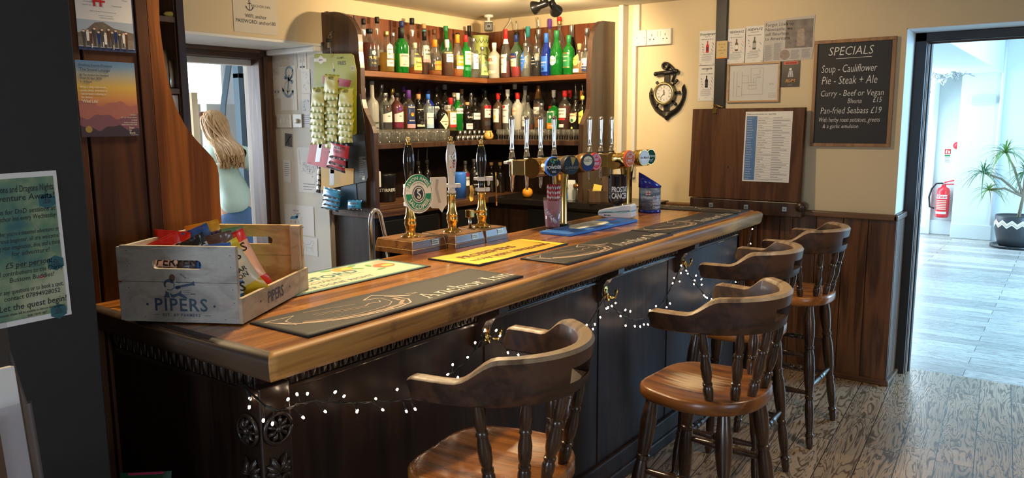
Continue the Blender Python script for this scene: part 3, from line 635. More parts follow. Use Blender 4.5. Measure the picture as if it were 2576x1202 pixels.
# ------------------------------------------------------------------ corner bottle shelving behind the bar
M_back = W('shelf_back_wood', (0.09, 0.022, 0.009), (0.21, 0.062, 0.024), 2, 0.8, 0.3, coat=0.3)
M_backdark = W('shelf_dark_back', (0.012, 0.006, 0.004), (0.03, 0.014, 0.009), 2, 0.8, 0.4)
M_shelf = W('shelf_board_wood', (0.13, 0.042, 0.013), (0.27, 0.10, 0.033), 1, 0.8, 0.3, coat=0.3)
M_shelfx = W('shelf_board_wood_across', (0.13, 0.042, 0.013), (0.27, 0.10, 0.033), 0, 0.8, 0.3, coat=0.3)
M_endp = W('shelf_end_wood', (0.03, 0.014, 0.009), (0.075, 0.038, 0.024), 2, 0.8, 0.32, coat=0.3)
SZ1, SZ2, CZ = 1.925, 1.467, 1.05
RZ = 1.535   # the raised step on the lower shelf
XS, YS = -3.65, 4.68
shelf = thing('bottle_shelving', 'dark wooden corner shelving of two bottle shelves with curved end panels', 'shelving', (-3.9, 4.9, 1.05))
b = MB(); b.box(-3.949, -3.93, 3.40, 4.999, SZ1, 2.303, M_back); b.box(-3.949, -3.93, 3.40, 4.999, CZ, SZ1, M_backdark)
for y in (3.62, 3.95, 4.28, 4.62): b.box(-3.93, -3.926, y-0.003, y+0.003, SZ1, 2.30, M_backdark)
b.build('back_panel', shelf)
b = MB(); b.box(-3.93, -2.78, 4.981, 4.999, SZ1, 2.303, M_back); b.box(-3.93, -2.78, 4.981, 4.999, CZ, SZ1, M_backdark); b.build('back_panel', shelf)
for z, nm in ((SZ1, 'upper_shelf'), (SZ2, 'lower_shelf')):
    b = MB(); b.box(-3.93, XS, 3.40, YS, z-0.036, z, M_shelf if nm[0] == 'u' else M_endp, 0.004); b.box(-3.93, -2.775, YS, 4.981, z-0.036, z, M_shelfx if nm[0] == 'u' else M_endp, 0.004); b.build(nm, shelf)
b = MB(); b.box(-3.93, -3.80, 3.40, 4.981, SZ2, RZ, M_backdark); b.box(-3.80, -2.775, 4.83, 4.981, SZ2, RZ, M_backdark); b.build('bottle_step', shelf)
pl = [(826, 29), (841, 29), (853, 31), (864, 35.4), (874, 41), (880.6, 48.4), (887, 56), (891.8, 65.2), (896, 75), (899, 85.7), (901, 104), (902, 130), (906, 170), (907, 215), (909, 250), (914, 272), (921, 289), (929, 306), (934.7, 318), (939, 335), (940, 350), (942, 430), (944, 510)]
poly = [(ony(x, y, 3.36).x, ony(x, y, 3.36).z) for x, y in pl]; poly = [(max(-3.949, x), z) for x, z in poly]
poly = [(-3.949, poly[0][1])]+poly[1:]+[(-3.949, CZ)]; poly[-2] = (poly[-2][0], CZ)
b = MB(); b.prism(poly, 0.036, M_endp, Matrix(((1, 0, 0, 0), (0, 0, 1, 3.362), (0, 1, 0, 0), (0, 0, 0, 1)))); b.build('end_panel', shelf)
pr = [(1539, 54), (1516.8, 52), (1511, 55), (1505.6, 61.5), (1500, 69), (1496, 78), (1490.7, 104), (1488, 149), (1486, 199), (1486.6, 245), (1484, 274.6), (1475, 295.6), (1468, 313.6), (1466, 358.5), (1466, 480)]
poly = [(onx(x, y, -2.742).y, onx(x, y, -2.742).z) for x, y in pr]; poly[0] = (4.999, poly[0][1]); poly[-1] = (poly[-2][0], CZ); poly.append((4.999, CZ))
b = MB(); b.prism(poly, 0.036, M_endp, Matrix(((0, 0, 1, -2.778), (1, 0, 0, 0), (0, 1, 0, 0), (0, 0, 0, 1)))); b.build('end_panel', shelf)

# back counter with cupboards under it
M_cab = W('cabinet_dark_wood', (0.014, 0.007, 0.005), (0.04, 0.018, 0.012), 2, 0.8, 0.35, coat=0.2)
M_ctop = W('back_counter_wood', (0.05, 0.022, 0.01), (0.12, 0.055, 0.025), 1, 0.8, 0.35, coat=0.2)
cab = thing('back_counter', 'dark wooden back counter with black fridges under the bottle shelves', 'counter', (-3.7, 4.4, 0))
b = MB(); b.box(-3.949, -3.53, 3.37, 4.999, CZ-0.045, CZ, M_ctop, 0.004); b.box(-3.53, -2.3, 4.52, 4.999, CZ-0.045, CZ, P('black_worktop', (0.015, 0.013, 0.012), 0.2), 0.004); b.build('worktop', cab)
b = MB(); b.box(-3.949, -3.57, 3.40, 4.999, 0, CZ-0.045, M_cab); b.box(-3.57, -2.3, 4.58, 4.999, 0, CZ-0.045, M_cab); b.build('body', cab)
M_blk = P('black_appliance', (0.012, 0.012, 0.013), 0.25)
for k in range(2):
    b = MB(); b.box(-3.569, -3.545, 3.44+0.58*k, 3.98+0.58*k, 0.08, 0.98, M_blk, 0.006); d = b.build('fridge_door', cab)
    MB().box(-3.545, -3.54, 3.50+0.58*k, 3.92+0.58*k, 0.16, 0.84, G('dark_glass', (0.25, 0.25, 0.27))).build('glass', d)
b = MB(); b.box(-3.20, -2.42, 4.56, 4.579, 0.08, 0.98, M_blk, 0.006); b.build('fridge_door', cab)
tag(MB().box(-3.86, -3.56, 3.42, 4.02, CZ+0.0005, CZ+0.03, W('lighter_board', (0.09, 0.04, 0.017), (0.17, 0.08, 0.036), 1, 0.8, 0.35), 0.004).build('chopping_board'), 'brown wooden board lying on the back counter under the black tub', 'board')

# ------------------------------------------------------------------ bottles
M_cl = G('clear_glass', (0.93, 0.95, 0.92), rough=.10, fac=2.1, milk=.05); M_gr = G('green_glass', (0.06, 0.42, 0.10)); M_bl = G('blue_glass', (0.06, 0.16, 0.75)); M_dk = P('dark_glass_bottle', (0.012, 0.010, 0.008), 0.06, coat=0.3)
M_fr = P('frosted_glass', (0.62, 0.62, 0.55), 0.35, trans=0.35); M_dg = G('dark_green_glass', (0.03, 0.13, 0.05))
M_bgr = P('bottle_green', (0.015, 0.34, 0.04), 0.05, trans=0.6, coat=0.3); M_bblue = P('bottle_blue', (0.012, 0.05, 0.5), 0.06, trans=0.5, coat=0.3)
GL = dict(c=M_cl, g=M_bgr, b=M_bblue, d=M_dk, f=M_fr, k=M_dg)
def liq(nm, c, t=0.5): return G('liquid_'+nm, c, 0.05, fac=.8, milk=t)
LQ = dict(a=liq('amber', (0.95, 0.38, 0.05)), w=liq('whisky', (0.95, 0.55, 0.12)), r=liq('red', (0.9, 0.05, 0.05)), m=liq('maroon', (0.42, 0.09, 0.05)), b=liq('brown', (0.36, 0.14, 0.05)), y=liq('yellow', (0.98, 0.72, 0.10)), c=liq('clear', (0.93, 0.94, 0.92), 0.16), k=liq('black', (0.02, 0.018, 0.018), 0.5), o=liq('orange', (0.75, 0.3, 0.04)))
CC = {}
def C(nm, col, rough=0.4, metal=0.0): return P('paint_'+nm, col, rough, metal, spec=.25)
K = dict(black=C('black', (0.012, 0.012, 0.013)), white=C('white', (0.82, 0.81, 0.77)), cream=C('cream', (0.80, 0.74, 0.52)), gold=C('gold', (0.72, 0.5, 0.16), 0.3, 0.9), red=C('red', (0.62, 0.03, 0.03)), orange=C('orange', (0.90, 0.28, 0.03)), green=C('green', (0.03, 0.22, 0.08)), teal=C('teal', (0.05, 0.36, 0.36)), navy=C('navy', (0.02, 0.04, 0.17)), blue=C('blue', (0.05, 0.2, 0.75)), purple=C('purple', (0.15, 0.05, 0.33)), silver=C('silver', (0.62, 0.62, 0.6), 0.25, 0.9), cork=C('cork', (0.56, 0.34, 0.15), 0.8), yellow=C('yellow', (0.88, 0.72, 0.14)), lime=C('lime', (0.62, 0.70, 0.24)), pink=C('pink', (0.83, 0.40, 0.42)), grey=C('grey', (0.36, 0.36, 0.36)), brown=C('brown', (0.12, 0.05, 0.025)), peach=C('peach', (0.9, 0.62, 0.45)), sky=C('sky', (0.40, 0.60, 0.78)), dgrey=C('dark_grey', (0.05, 0.05, 0.055)), maroon=C('maroon', (0.2, 0.02, 0.05)), bronze=C('bronze', (0.5, 0.25, 0.1), 0.3, 0.8))
def bprof(style, r, h):
    n = r*0.34 if style != 'fat' else r*0.28
    n = max(n, 0.0115)
    if style == 'std': pts = [(r*.9, 0), (r, .02*h), (r, .60*h), (r*.96, .65*h), (r*.72, .71*h), (n*1.15, .76*h), (n, .80*h), (n, .97*h)]
    elif style == 'slope': pts = [(r*.9, 0), (r, .02*h), (r, .48*h), (r*.93, .55*h), (r*.72, .64*h), (n*1.35, .74*h), (n, .82*h), (n, .97*h)]
    elif style == 'tall': pts = [(r*.92, 0), (r, .015*h), (r, .56*h), (r*.9, .60*h), (n*1.3, .66*h), (n, .70*h), (n, .97*h)]
    elif style == 'fat': pts = [(r*.88, 0), (r, .05*h), (r*1.0, .45*h), (r*.9, .54*h), (r*.6, .62*h), (n*1.2, .68*h), (n, .74*h), (n, .96*h)]
    elif style == 'bulb': pts = [(r*.9, 0), (r, .02*h), (r, .50*h), (r*.95, .56*h), (n*1.2, .66*h), (n*1.05, .70*h), (n*1.45, .78*h), (n*1.3, .83*h), (n, .88*h), (n, .97*h)]
    elif style == 'apoth': pts = [(r*.92, 0), (r, .03*h), (r, .62*h), (r*.9, .70*h), (r*.6, .76*h), (n*1.2, .80*h), (n, .83*h), (n*1.2, .97*h)]
    elif style == 'taper': pts = [(r*.8, 0), (r*.84, .02*h), (r, .58*h), (r*.97, .63*h), (r*.7, .69*h), (n*1.2, .74*h), (n, .78*h), (n, .97*h)]
    return pts
def rad_at(prof, z):
    for (r0, z0), (r1, z1) in zip(prof, prof[1:]):
        if z0 <= z <= z1: return lerp(r0, r1, (z-z0)/max(1e-9, z1-z0))
    return prof[-1][0]
def sq(rg, k):  # square a ring of radius: superellipse
    return rg
def bottle(p, face, h, r, style, glass, cap, label, liquid=None, level=0.55, labels=(), texts=(), square=False, pour=None, capl=None, arts=(), group=None):
    """p: base point; face: angle its label looks towards; labels: (z0, z1, halfangle, colour) as fractions of height"""
    t = thing('bottle', label, 'bottle', p, face, group, True)
    prof = bprof(style, r, h); n = 24
    def ring(rr, z):
        o = []
        for k in range(n):
            a = 2*PI*k/n; c, s_ = math.cos(a), math.sin(a)
            if square and z < prof[3][1] and rr > r*0.5:
                e = 0.32; f = (abs(c)**(2/e)+abs(s_)**(2/e))**(-e/2)
                o.append((rr*f*c*0.92, rr*f*s_*0.92, z))
            else: o.append((rr*c, rr*s_, z))
        return o
    b = MB(); b.loft([ring(a, z) for a, z in prof], GL[glass], True, True); b.build('glass_body', t)
    if liquid and glass != 'd':
        zt = level*h; q = [(max(0.006, a-0.0035), z) for a, z in prof if z < zt]; q[0] = (q[0][0], 0.006); q.append((max(0.006, rad_at(prof, zt)-0.0035), zt))
        q = [(a, max(z, 0.006)) for a, z in q]
        b = MB(); b.loft([ring(a, z) for a, z in q], LQ[liquid], True, True); b.build('liquid', t)
    nr = prof[-1][0]; cl = capl if capl else 0.11; cm = K[cap]
    b = MB(); z0 = h*(1-cl)
    b.lathe([(rad_at(prof, z0)+0.0012, z0), (nr+0.0025, h*0.93), (nr+0.0028, h*0.985), (nr+0.0018, h), (0, h)], cm, 16, None, True); b.build('cap' if not pour else 'stopper', t)
    if pour: MB().tube([(0, 0, h), (0.0, 0, h+0.03), (0.004, 0, h+0.06), (0.009, 0, h+0.085)], [0.0055, 0.0045, 0.004, 0.0035], M_steel, 8).build('pourer', t)
    if labels:
        def surf(a, z, off):
            rr = rad_at(prof, z)+off
            if square:
                c, s_ = math.cos(a), math.sin(a); e = 0.32; f = (abs(c)**(2/e)+abs(s_)**(2/e))**(-e/2)*0.92; rr = rad_at(prof, z)*f+off
            return (rr*math.cos(a), rr*math.sin(a), z)
        for li, L in reversed(list(enumerate(labels))):
            b = MB()
            z0, z1, ha, col = L[:4]; shape = L[4] if len(L) > 4 else 'rect'; N = 12; off = 0.0008+0.0004*li
            if shape == 'rect': b.add([surf(-ha+2*ha*i/N, z*h, off) for i in range(N+1) for z in (z0, z1)], [(2*i, 2*i+2, 2*i+3, 2*i+1) for i in range(N)], K[col], True)
            else:
                rows = 10; vs = []; fs = []
                for j in range(rows+1):
                    tt = j/rows
                    if shape == 'oval': wq = math.sqrt(max(0.0, 1-(2*tt-1)**2))
                    elif shape == 'diamond': wq = 1-abs(2*tt-1)
                    elif shape == 'arch': wq = 1 if tt < 0.72 else math.sqrt(max(0, 1-((tt-0.72)/0.28)**2))
                    elif shape == 'slant': wq = 1
                    elif shape == 'hex': wq = min(1, 0.35+2.2*(0.5-abs(tt-0.5)))
                    wq = max(wq, 0.01)
                    for i in range(N+1):
                        a = ha*wq*(-1+2*i/N); z = lerp(z0, z1, tt)
                        if shape == 'slant': z = z0+(z1-z0)*tt*(0.72+0.28*i/N)
                        vs.append(surf(a, z*h, off))
                        if j and i: m_ = N+1; fs.append(((j-1)*m_+i-1, (j-1)*m_+i, j*m_+i, j*m_+i-1))
                b.add(vs, fs, K[col], True)
            if li: b.build('label', t)
        for st, zc, size, col, *o_ in texts:
            a0 = o_[0] if o_ else 0.0
            b.text(st, 0, 0, size, K[col], fn=lambda x, y, z, zc=zc, a0=a0: surf(a0+x/max(0.02, r), zc*h+y, 0.0022), bold=0.012)
        for kind, zc, col, sc in arts:
            b.add([surf(sc/r*math.cos(q)*1.0, zc*h+sc*math.sin(q), 0.0021) for q in [2*PI*j/(5 if kind == 'star' else 12) for j in range(5 if kind == 'star' else 12)]], [tuple(range(5 if kind == 'star' else 12))], K[col])
        b.build('label', t)
    return t
def BL(px, top, wpx, row, zbase, *a, **k):
    """bottle on the left run; row 0 front, 1 middle, 2 back"""
    X = (-3.70, -3.775, -3.87)[row]; q = onx(px, top, X); d = depth(q)
    r = min(0.047, wpx*1.1*d/FPX/2)
    h = q.z-zbase
    if k.get('pour'): h -= 0.085
    return bottle((X, q.y, zbase+0.0006), math.radians(-12), h, r, *a, **k)
def BR(px, top, wpx, row, zbase, *a, **k):
    Y = (4.74, 4.81, 4.915)[row]; q = ony(px, top, Y); d = depth(q)
    r = min(0.048, wpx*1.1*d/FPX/2); h = q.z-zbase
    if k.get('pour'): h -= 0.085
    return bottle((q.x, Y, zbase+0.0006), math.radians(-98), h, r, *a, **k)
U = 'on the upper shelf'; Lw = 'on the lower shelf'
gu, gl = 'spirit bottles on the upper shelf', 'spirit bottles on the lower shelf'
z = SZ1
# upper shelf, left run, back row
BL(914, 47, 24, 2, z, 'bulb', 'c', 'black', 'clear bottle of pinkish spirit with black stopper by the curved panel on the upper shelf', 'm', .5, [(.12, .42, .9, 'pink')], group=gu)
BL(948, 43, 26, 2, z, 'bulb', 'c', 'black', 'tall clear bottle with black stopper and bulging neck behind the gold-capped bottle', 'b', .25, [(.15, .42, .9, 'white')], group=gu)
BL(988, 82, 24, 2, z, 'std', 'c', 'silver', 'silver-capped bottle half hidden between the gold-capped and green bottles', 'w', .5, [(.2, .5, .8, 'cream')], group=gu)
BL(1010, 53, 29, 2, z, 'std', 'c', 'navy', 'clear bottle with navy cap and teal neck band standing behind the big green whisky bottle', 'c', .4, [(.78, .86, 3.1, 'teal'), (.2, .55, .9, 'white')], group=gu)
BL(1036, 46, 28, 2, z, 'bulb', 'c', 'black', 'tallest clear bottle with black stopper behind the squat yellow-label bottle', 'c', .5, [(.2, .45, .9, 'grey')], group=gu)
BL(1066, 60, 24, 2, z, 'std', 'c', 'cork', 'cork-topped bottle with teal neck foil behind the pale pink label bottle', 'a', .4, [(.76, .88, 3.1, 'teal')], capl=.09, group=gu)
BL(1092, 74, 24, 2, z, 'std', 'c', 'brown', 'dark brown capped bottle behind the orange-foiled clear bottle', 'b', .5, [(.2, .45, .9, 'dgrey')], group=gu)
BL(1121, 66, 28, 2, z, 'std', 'g', 'green', 'tall green bottle with green cap behind the white-capped brown bottle', None, 0, [(.2, .5, .9, 'cream')], group=gu)
BL(1151, 83, 22, 2, z, 'std', 'c', 'black', 'black-capped clear bottle peeping from behind the orange-label bottle', 'w', .4, [(.2, .4, .8, 'white')], group=gu)
BL(1180, 65, 22, 2, z, 'std', 'c', 'black', 'black-capped bottle of dark spirit behind the red-capped green bottle', 'b', .6, [(.82, .86, 3.1, 'white'), (.2, .5, .9, 'white')], capl=.2, group=gu)
# upper shelf, left run, front row
BL(913, 117, 25, 1, z, 'std', 'c', 'black', 'square black-label whiskey bottle tucked against the curved end panel', 'm', .7, [(.12, .66, .72, 'dgrey')], [("JACK", .55, .016, 'white'), ("No.7", .40, .02, 'white'), ("WHISKEY", .22, .011, 'white')], square=True, group=gu)
BL(929, 73, 34, 0, z, 'apoth', 'c', 'black', 'flat-shouldered bottle of dark red spirit with black and gold script label', 'm', .68, [(.10, .52, .85, 'dgrey')], [("PUREE", .28, .024, 'gold'), ("Spirit", .17, .016, 'gold')], arts=[('star', .43, 'white', .016)], group=gu)
BL(971, 79, 33, 0, z, 'std', 'c', 'gold', 'amber bottle with gold cap and tall white arched label', 'y', .48, [(.14, .30, .55, 'white'), (.33, .70, .5, 'white', 'arch')], [("WHISKEY", .54, .010, 'black'), ("Barrel", .43, .012, 'black'), ("1608", .21, .012, 'red')], capl=.13, group=gu)
BL(1008, 69, 33, 0, z, 'std', 'g', 'black', 'large bright green whisky bottle with black capsule and cream label', None, 0, [(.14, .42, .85, 'cream')], [("Glenfiddich", .36, .0125, 'black'), ("12", .24, .014, 'black'), ("single malt", .18, .009, 'black')], capl=.24, group=gu)
BL(1043, 108, 33, 0, z, 'fat', 'c', 'cream', 'squat bottle of amber rum with cream cap and yellow label', 'a', .22, [(.12, .52, .75, 'yellow'), (.62, .66, .7, 'yellow')], [("Oakley", .34, .018, 'black'), ("RESERVE", .22, .009, 'black')], capl=.18, group=gu)
BL(1067, 80, 27, 1, z, 'std', 'c', 'black', 'bottle with black and red capsule and pale label edged in pink', 'b', .35, [(.30, .68, .85, 'white'), (.30, .37, .86, 'pink')], [("STAR", .55, .02, 'black'), ("RUM", .47, .016, 'black')], capl=.2, group=gu)
BL(1093, 100, 31, 0, z, 'slope', 'c', 'orange', 'clear long-necked bottle with orange foil and orange label', 'a', .14, [(.15, .40, .62, 'orange')], [("GLAYVA", .27, .016, 'brown')], capl=.2, group=gu)
BL(1124, 100, 28, 0, z, 'std', 'c', 'white', 'dark brown liqueur bottle with white capsule and white label', 'b', .62, [(.38, .60, .75, 'white')], [("FRANG", .52, .014, 'black'), ("ELICO", .45, .012, 'black')], capl=.22, group=gu)
BL(1150, 87, 27, 0, z, 'slope', 'c', 'orange', 'pale bottle with orange capsule and orange label over a white band', 'a', .2, [(.26, .50, .8, 'orange'), (.18, .25, .8, 'white')], [("COIN", .42, .019, 'white'), ("REAU", .33, .019, 'white')], capl=.2, group=gu)
BL(1171, 89, 24, 0, z, 'std', 'g', 'red', 'green whiskey bottle with red cap and cream label', None, 0, [(.30, .62, .8, 'cream'), (.16, .24, .8, 'green')], [("JAMESON", .54, .012, 'green'), ("IRISH", .42, .011, 'black')], capl=.16, group=gu)
BL(1191, 96, 22, 0, z, 'std', 'c', 'silver', 'slim clear gin bottle with silver cap and white pointed label', 'c', .6, [(.22, .60, .75, 'white')], [("CITRUS", .48, .011, 'navy'), ("GIN", .38, .013, 'navy')], capl=.12, group=gu)
# upper shelf, right run
BR(1272, 74, 23, 0, z, 'slope', 'c', 'red', 'bottle with dark red cap and tall white label with red lettering beside the frosted bottle', 'm', .35, [(.10, .48, .85, 'white'), (.70, .80, 3.1, 'white')], [("PIMM'S", .40, .014, 'red'), ("No 1", .27, .013, 'black')], capl=.2, group=gu)
BR(1267, 112, 24, 2, z, 'std', 'd', 'black', 'short dark bottle hidden behind the red-lettered white label bottle', labels=[(.2, .6, .8, 'bronze')], group=gu)
BR(1300, 53, 26, 2, z, 'std', 'g', 'black', 'green bottle with black stopper and steel pourer behind the bright red liqueur', None, 0, [(.2, .5, .8, 'cream')], pour=1, group=gu)
BR(1298, 88, 27, 0, z, 'taper', 'c', 'navy', 'bottle of bright red aperitif with navy cap and blue and white label', 'r', .25, [(.26, .46, .7, 'cream'), (.44, .56, .8, 'navy')], [("APEROL", .47, .015, 'orange'), ("aperitivo", .36, .008, 'black')], capl=.16, group=gu)
BR(1328, 67, 26, 2, z, 'std', 'c', 'teal', 'clear bottle with blue-green cap behind the blue diamond label', 'c', .5, [(.2, .4, .8, 'white')], capl=.2, group=gu)
BR(1322, 79, 25, 0, z, 'std', 'c', 'silver', 'clear flavoured vodka bottle with steel pourer and blue diamond label', 'c', .9, [(.12, .82, .62, 'blue', 'diamond')], [("VODKA", .50, .011, 'white'), ("blue", .40, .010, 'white')], pour=1, arts=[('star', .62, 'white', .006)], group=gu)
BR(1355, 44, 26, 2, z, 'std', 'c', 'silver', 'clear bottle with silver capsule and tall steel pourer under the measuring cone', 'c', .5, [(.2, .5, .8, 'white')], pour=1, capl=.2, group=gu)
BR(1349, 86, 25, 0, z, 'std', 'c', 'silver', 'bottle of black sambuca with steel pourer and black diamond label', 'k', .52, [(.12, .82, .62, 'black', 'diamond')], [("BLACK", .50, .011, 'white'), ("SAMBUCA", .40, .009, 'white')], pour=1, arts=[('star', .62, 'white', .006)], group=gu)
BR(1374, 84, 25, 0, z, 'slope', 'b', 'blue', 'bright blue sherry bottle with blue cap and blue label', None, 0, [(.10, .46, .9, 'blue'), (.78, .80, 3.1, 'white')], [("HARVEYS", .30, .013, 'white'), ("BRISTOL", .24, .008, 'white')], capl=.22, arts=[('c', .16, 'navy', .012)], group=gu)
BR(1383, 48, 24, 2, z, 'std', 'c', 'purple', 'tall clear bottle with purple cap behind the blue sherry bottle', 'c', .5, [(.25, .5, .8, 'white')], capl=.16, group=gu)
BR(1407, 43, 27, 2, z, 'std', 'c', 'red', 'tallest clear bottle with red and gold top behind the pale green sherry bottle', 'c', .4, [(.2, .45, .8, 'cream'), (.88, .93, 3.1, 'bronze')], capl=.07, group=gu)
BR(1400, 77, 32, 0, z, 'slope', 'g', 'green', 'green sloping sherry bottle with oval white label', None, 0, [(.22, .44, .62, 'white', 'oval')], [("Croft", .31, .026, 'green')], capl=.16, group=gu)
BR(1431, 89, 27, 0, z, 'std', 'g', 'green', 'green square-shouldered liqueur bottle with green and gold label', None, 0, [(.18, .56, .8, 'green'), (.52, .56, .8, 'gold'), (.18, .20, .8, 'gold')], [("CORKYS", .44, .013, 'cream'), ("MINT", .34, .012, 'cream')], capl=.18, group=gu)
BR(1438, 63, 26, 2, z, 'slope', 'k', 'silver', 'dark wine bottle with silver capsule behind the green square-shouldered bottle', None, 0, [(.25, .5, .8, 'red')], capl=.24, group=gu)
BR(1458, 110, 33, 0, z, 'fat', 'c', 'cork', 'squat tequila bottle with cork stopper and yellow hexagonal label', 'w', .42, [(.28, .66, .55, 'yellow', 'hex'), (.06, .18, .55, 'white')], [("CAZCABEL", .46, .014, 'black')], capl=.2, group=gu)
BR(1477, 71, 27, 2, z, 'std', 'c', 'silver', 'clear bottle with silver screw cap behind the tequila bottle', 'c', .4, [(.2, .5, .8, 'white')], capl=.16, group=gu)
BR(1474, 90, 21, 0, z, 'std', 'c', 'silver', 'clear gin bottle with pourer and white label against the shelf end panel', 'c', .5, [(.30, .60, .8, 'white'), (.12, .28, .8, 'navy')], [("Gin", .50, .018, 'navy'), ("LONDON", .2, .01, 'white')], pour=1, arts=[('c', .38, 'red', .007)], group=gu)
# corner: jug, lime label bottle, frosted bottle
BL(1213, 118, 28, 0, z, 'fat', 'c', 'silver', 'low pale green-tinted bottle with lime label in the shelf corner before the jug', 'c', .9, [(.10, .72, .9, 'lime')], [("SELVIC", .2, .016, 'green')], arts=[('c', .5, 'green', .008), ('c', .42, 'green', .006)], capl=.12, group=gu)
BR(1243, 108, 28, 0, z, 'std', 'f', 'white', 'frosted gin bottle with white cap and red lettered label in the shelf corner', 'w', .4, [(.40, .62, .9, 'cream'), (.14, .22, .9, 'cream')], [("NEL", .48, .032, 'red'), ("GIN", .165, .01, 'red')], capl=.16, group=gu)
jg = thing('ceramic_jug', 'green glazed ceramic jug with zigzag neck band standing in the shelf corner', 'jug', (-3.84, 4.84, z+0.0006), math.radians(-45), local=True)
M_jug = P('green_glaze', (0.36, 0.43, 0.12), 0.2, noise=0.2, nscale=14); M_jugd = P('dark_green_glaze', (0.03, 0.06, 0.03), 0.3)
hj = ony(1219, 90, 4.84).z-z; b = MB(); pj = [(.045, 0), (.058, .03), (.066, .08), (.068, .13), (.062, .165), (.05, .19), (.052, .20), (.052, .235), (.056, .25), (.053, .252), (.046, .23), (.045, .195)]; sc = hj/0.25
b.lathe([(r*sc*0.92, zz*sc) for r, zz in pj], M_jug, 28, None, True, True, False); b.tube([(-.05*sc, 0, .22*sc), (-.085*sc, 0, .2*sc), (-.09*sc, 0, .14*sc), (-.06*sc, 0, .1*sc)], .008, M_jug, 8); b.build('jug_body', jg)
b = MB(); b.tube([(sc*0.0495*math.cos(q), sc*0.0495*math.sin(q), sc*(.217+.010*(1 if i % 2 else -1))) for i, q in enumerate([2*PI*k/28 for k in range(29)])], 0.0022, M_jugd, 5); b.tube([(sc*.0625*math.cos(q), sc*.0625*math.sin(q), sc*(.10+.045*math.sin(k/24*PI))) for k, q in [(k, -1.0+2.0*k/24) for k in range(25)]], 0.003, M_jugd, 5); b.build('painted_band', jg)

# lower shelf, left run, back row
z = RZ
BL(959, 212, 25, 2, z, 'std', 'c', 'silver', 'clear thin-necked bottle behind the frosted vodka and the white slanted label', 'c', .5, [(.2, .5, .8, 'grey')], group=gl)
BL(987, 222, 26, 2, z, 'std', 'f', 'gold', 'cream bottle with gold foil top between the two slanted-label bottles', None, 0, [(.2, .5, .8, 'cream')], capl=.16, group=gl)
BL(1015, 218, 24, 2, z, 'std', 'd', 'purple', 'dark bottle with purple cap behind the passion fruit vodka', labels=[(.2, .5, .8, 'purple')], group=gl)
BL(1054, 222, 24, 2, z, 'std', 'd', 'black', 'dark bottle with red-tipped cap behind the engraving-label rum', labels=[(.2, .5, .8, 'maroon'), (.88, .93, 3.1, 'red')], group=gl)
BL(1077, 225, 26, 2, z, 'std', 'b', 'navy', 'pale blue bottle with navy cap behind the blue-capped sea gin', None, 0, [(.3, .6, .8, 'sky')], group=gl)
BL(1097, 218, 27, 2, z, 'std', 'd', 'dgrey', 'dark bottle with white and pink gin label standing next to its twin', labels=[(.32, .56, .9, 'white'), (.20, .31, .9, 'pink')], texts=[("Gordon's", .47, .017, 'black')], group=gl)
BL(1118, 213, 27, 2, z, 'std', 'd', 'grey', 'dark bottle with grey cap and white and pink gin label behind the black diamond-label gin', labels=[(.32, .56, .9, 'white'), (.20, .31, .9, 'pink')], texts=[("Gordon's", .47, .017, 'black')], group=gl)
BL(1142, 233, 22, 2, z, 'std', 'c', 'cream', 'cream-capped bottle behind the red-capped yellow liqueur', 'w', .5, group=gl)
BL(1161, 224, 23, 2, z, 'std', 'c', 'cork', 'cork-stoppered bottle behind the green gin and the spiced rum', 'b', .5, [(.2, .5, .8, 'cream')], group=gl)
BL(1185, 233, 24, 2, z, 'bulb', 'c', 'silver', 'clear decanter-like bottle with round stopper behind the black liqueur', 'c', .5, group=gl)
BL(1214, 222, 24, 2, z, 'std', 'd', 'dgrey', 'dark bottle behind the white rum in the corner of the lower shelf', group=gl)
# lower shelf, left run, front row
z2 = RZ
BL(914, 222, 15, 1, z2, 'std', 'f', 'white', 'white bottle mostly hidden by the curved end panel above the tumblers', None, 0, [(.2, .6, .9, 'white')], group=gl)
BL(935, 204, 28, 1, z2, 'tall', 'f', 'grey', 'tall frosted vodka bottle with long neck', None, 0, [(.1, .101, .1, 'grey')], [("TOPS", .17, .02, 'black'), ("VODKA", .08, .014, 'black')], capl=.03, group=gl)
BL(968, 234, 29, 1, z2, 'apoth', 'c', 'silver', 'clear gin bottle with grey art label under a white slanted panel', 'c', .9, [(.12, .70, .95, 'dgrey'), (.26, .54, .96, 'white', 'slant')], [("GIN", .40, .011, 'black')], arts=[('c', .6, 'brown', .012)], group=gl)
BL(997, 234, 29, 1, z2, 'apoth', 'c', 'black', 'clear gin bottle with maroon art label under a white slanted panel', 'm', .9, [(.12, .70, .95, 'maroon'), (.26, .54, .96, 'white', 'slant')], [("GIN", .40, .011, 'black')], arts=[('c', .6, 'purple', .012)], group=gl)
BL(1027, 227, 29, 1, z2, 'std', 'c', 'purple', 'passion fruit vodka bottle with purple cap and dark label with orange fruit', 'o', .62, [(.12, .66, .85, 'navy'), (.10, .19, .86, 'pink')], [("SMIRNOFF", .58, .013, 'white'), ("MANGO", .26, .012, 'white')], arts=[('c', .42, 'orange', .013), ('star', .40, 'yellow', .007)], capl=.2, group=gl)
BL(1052, 237, 27, 1, z2, 'slope', 'd', 'cork', 'dark rum bottle with a cream label like an old engraving', labels=[(.14, .60, .9, 'cream')], texts=[("TOIL", .53, .018, 'black')], arts=[('c', .38, 'black', .016), ('star', .24, 'dgrey', .017)], capl=.14, group=gl)
BL(1076, 237, 25, 1, z2, 'std', 'c', 'blue', 'clear sea gin bottle with blue cap and white label washed with blue', 'c', .9, [(.14, .50, .85, 'white'), (.10, .20, .86, 'sky')], [("BLUE SEA", .36, .012, 'navy')], capl=.14, group=gl)
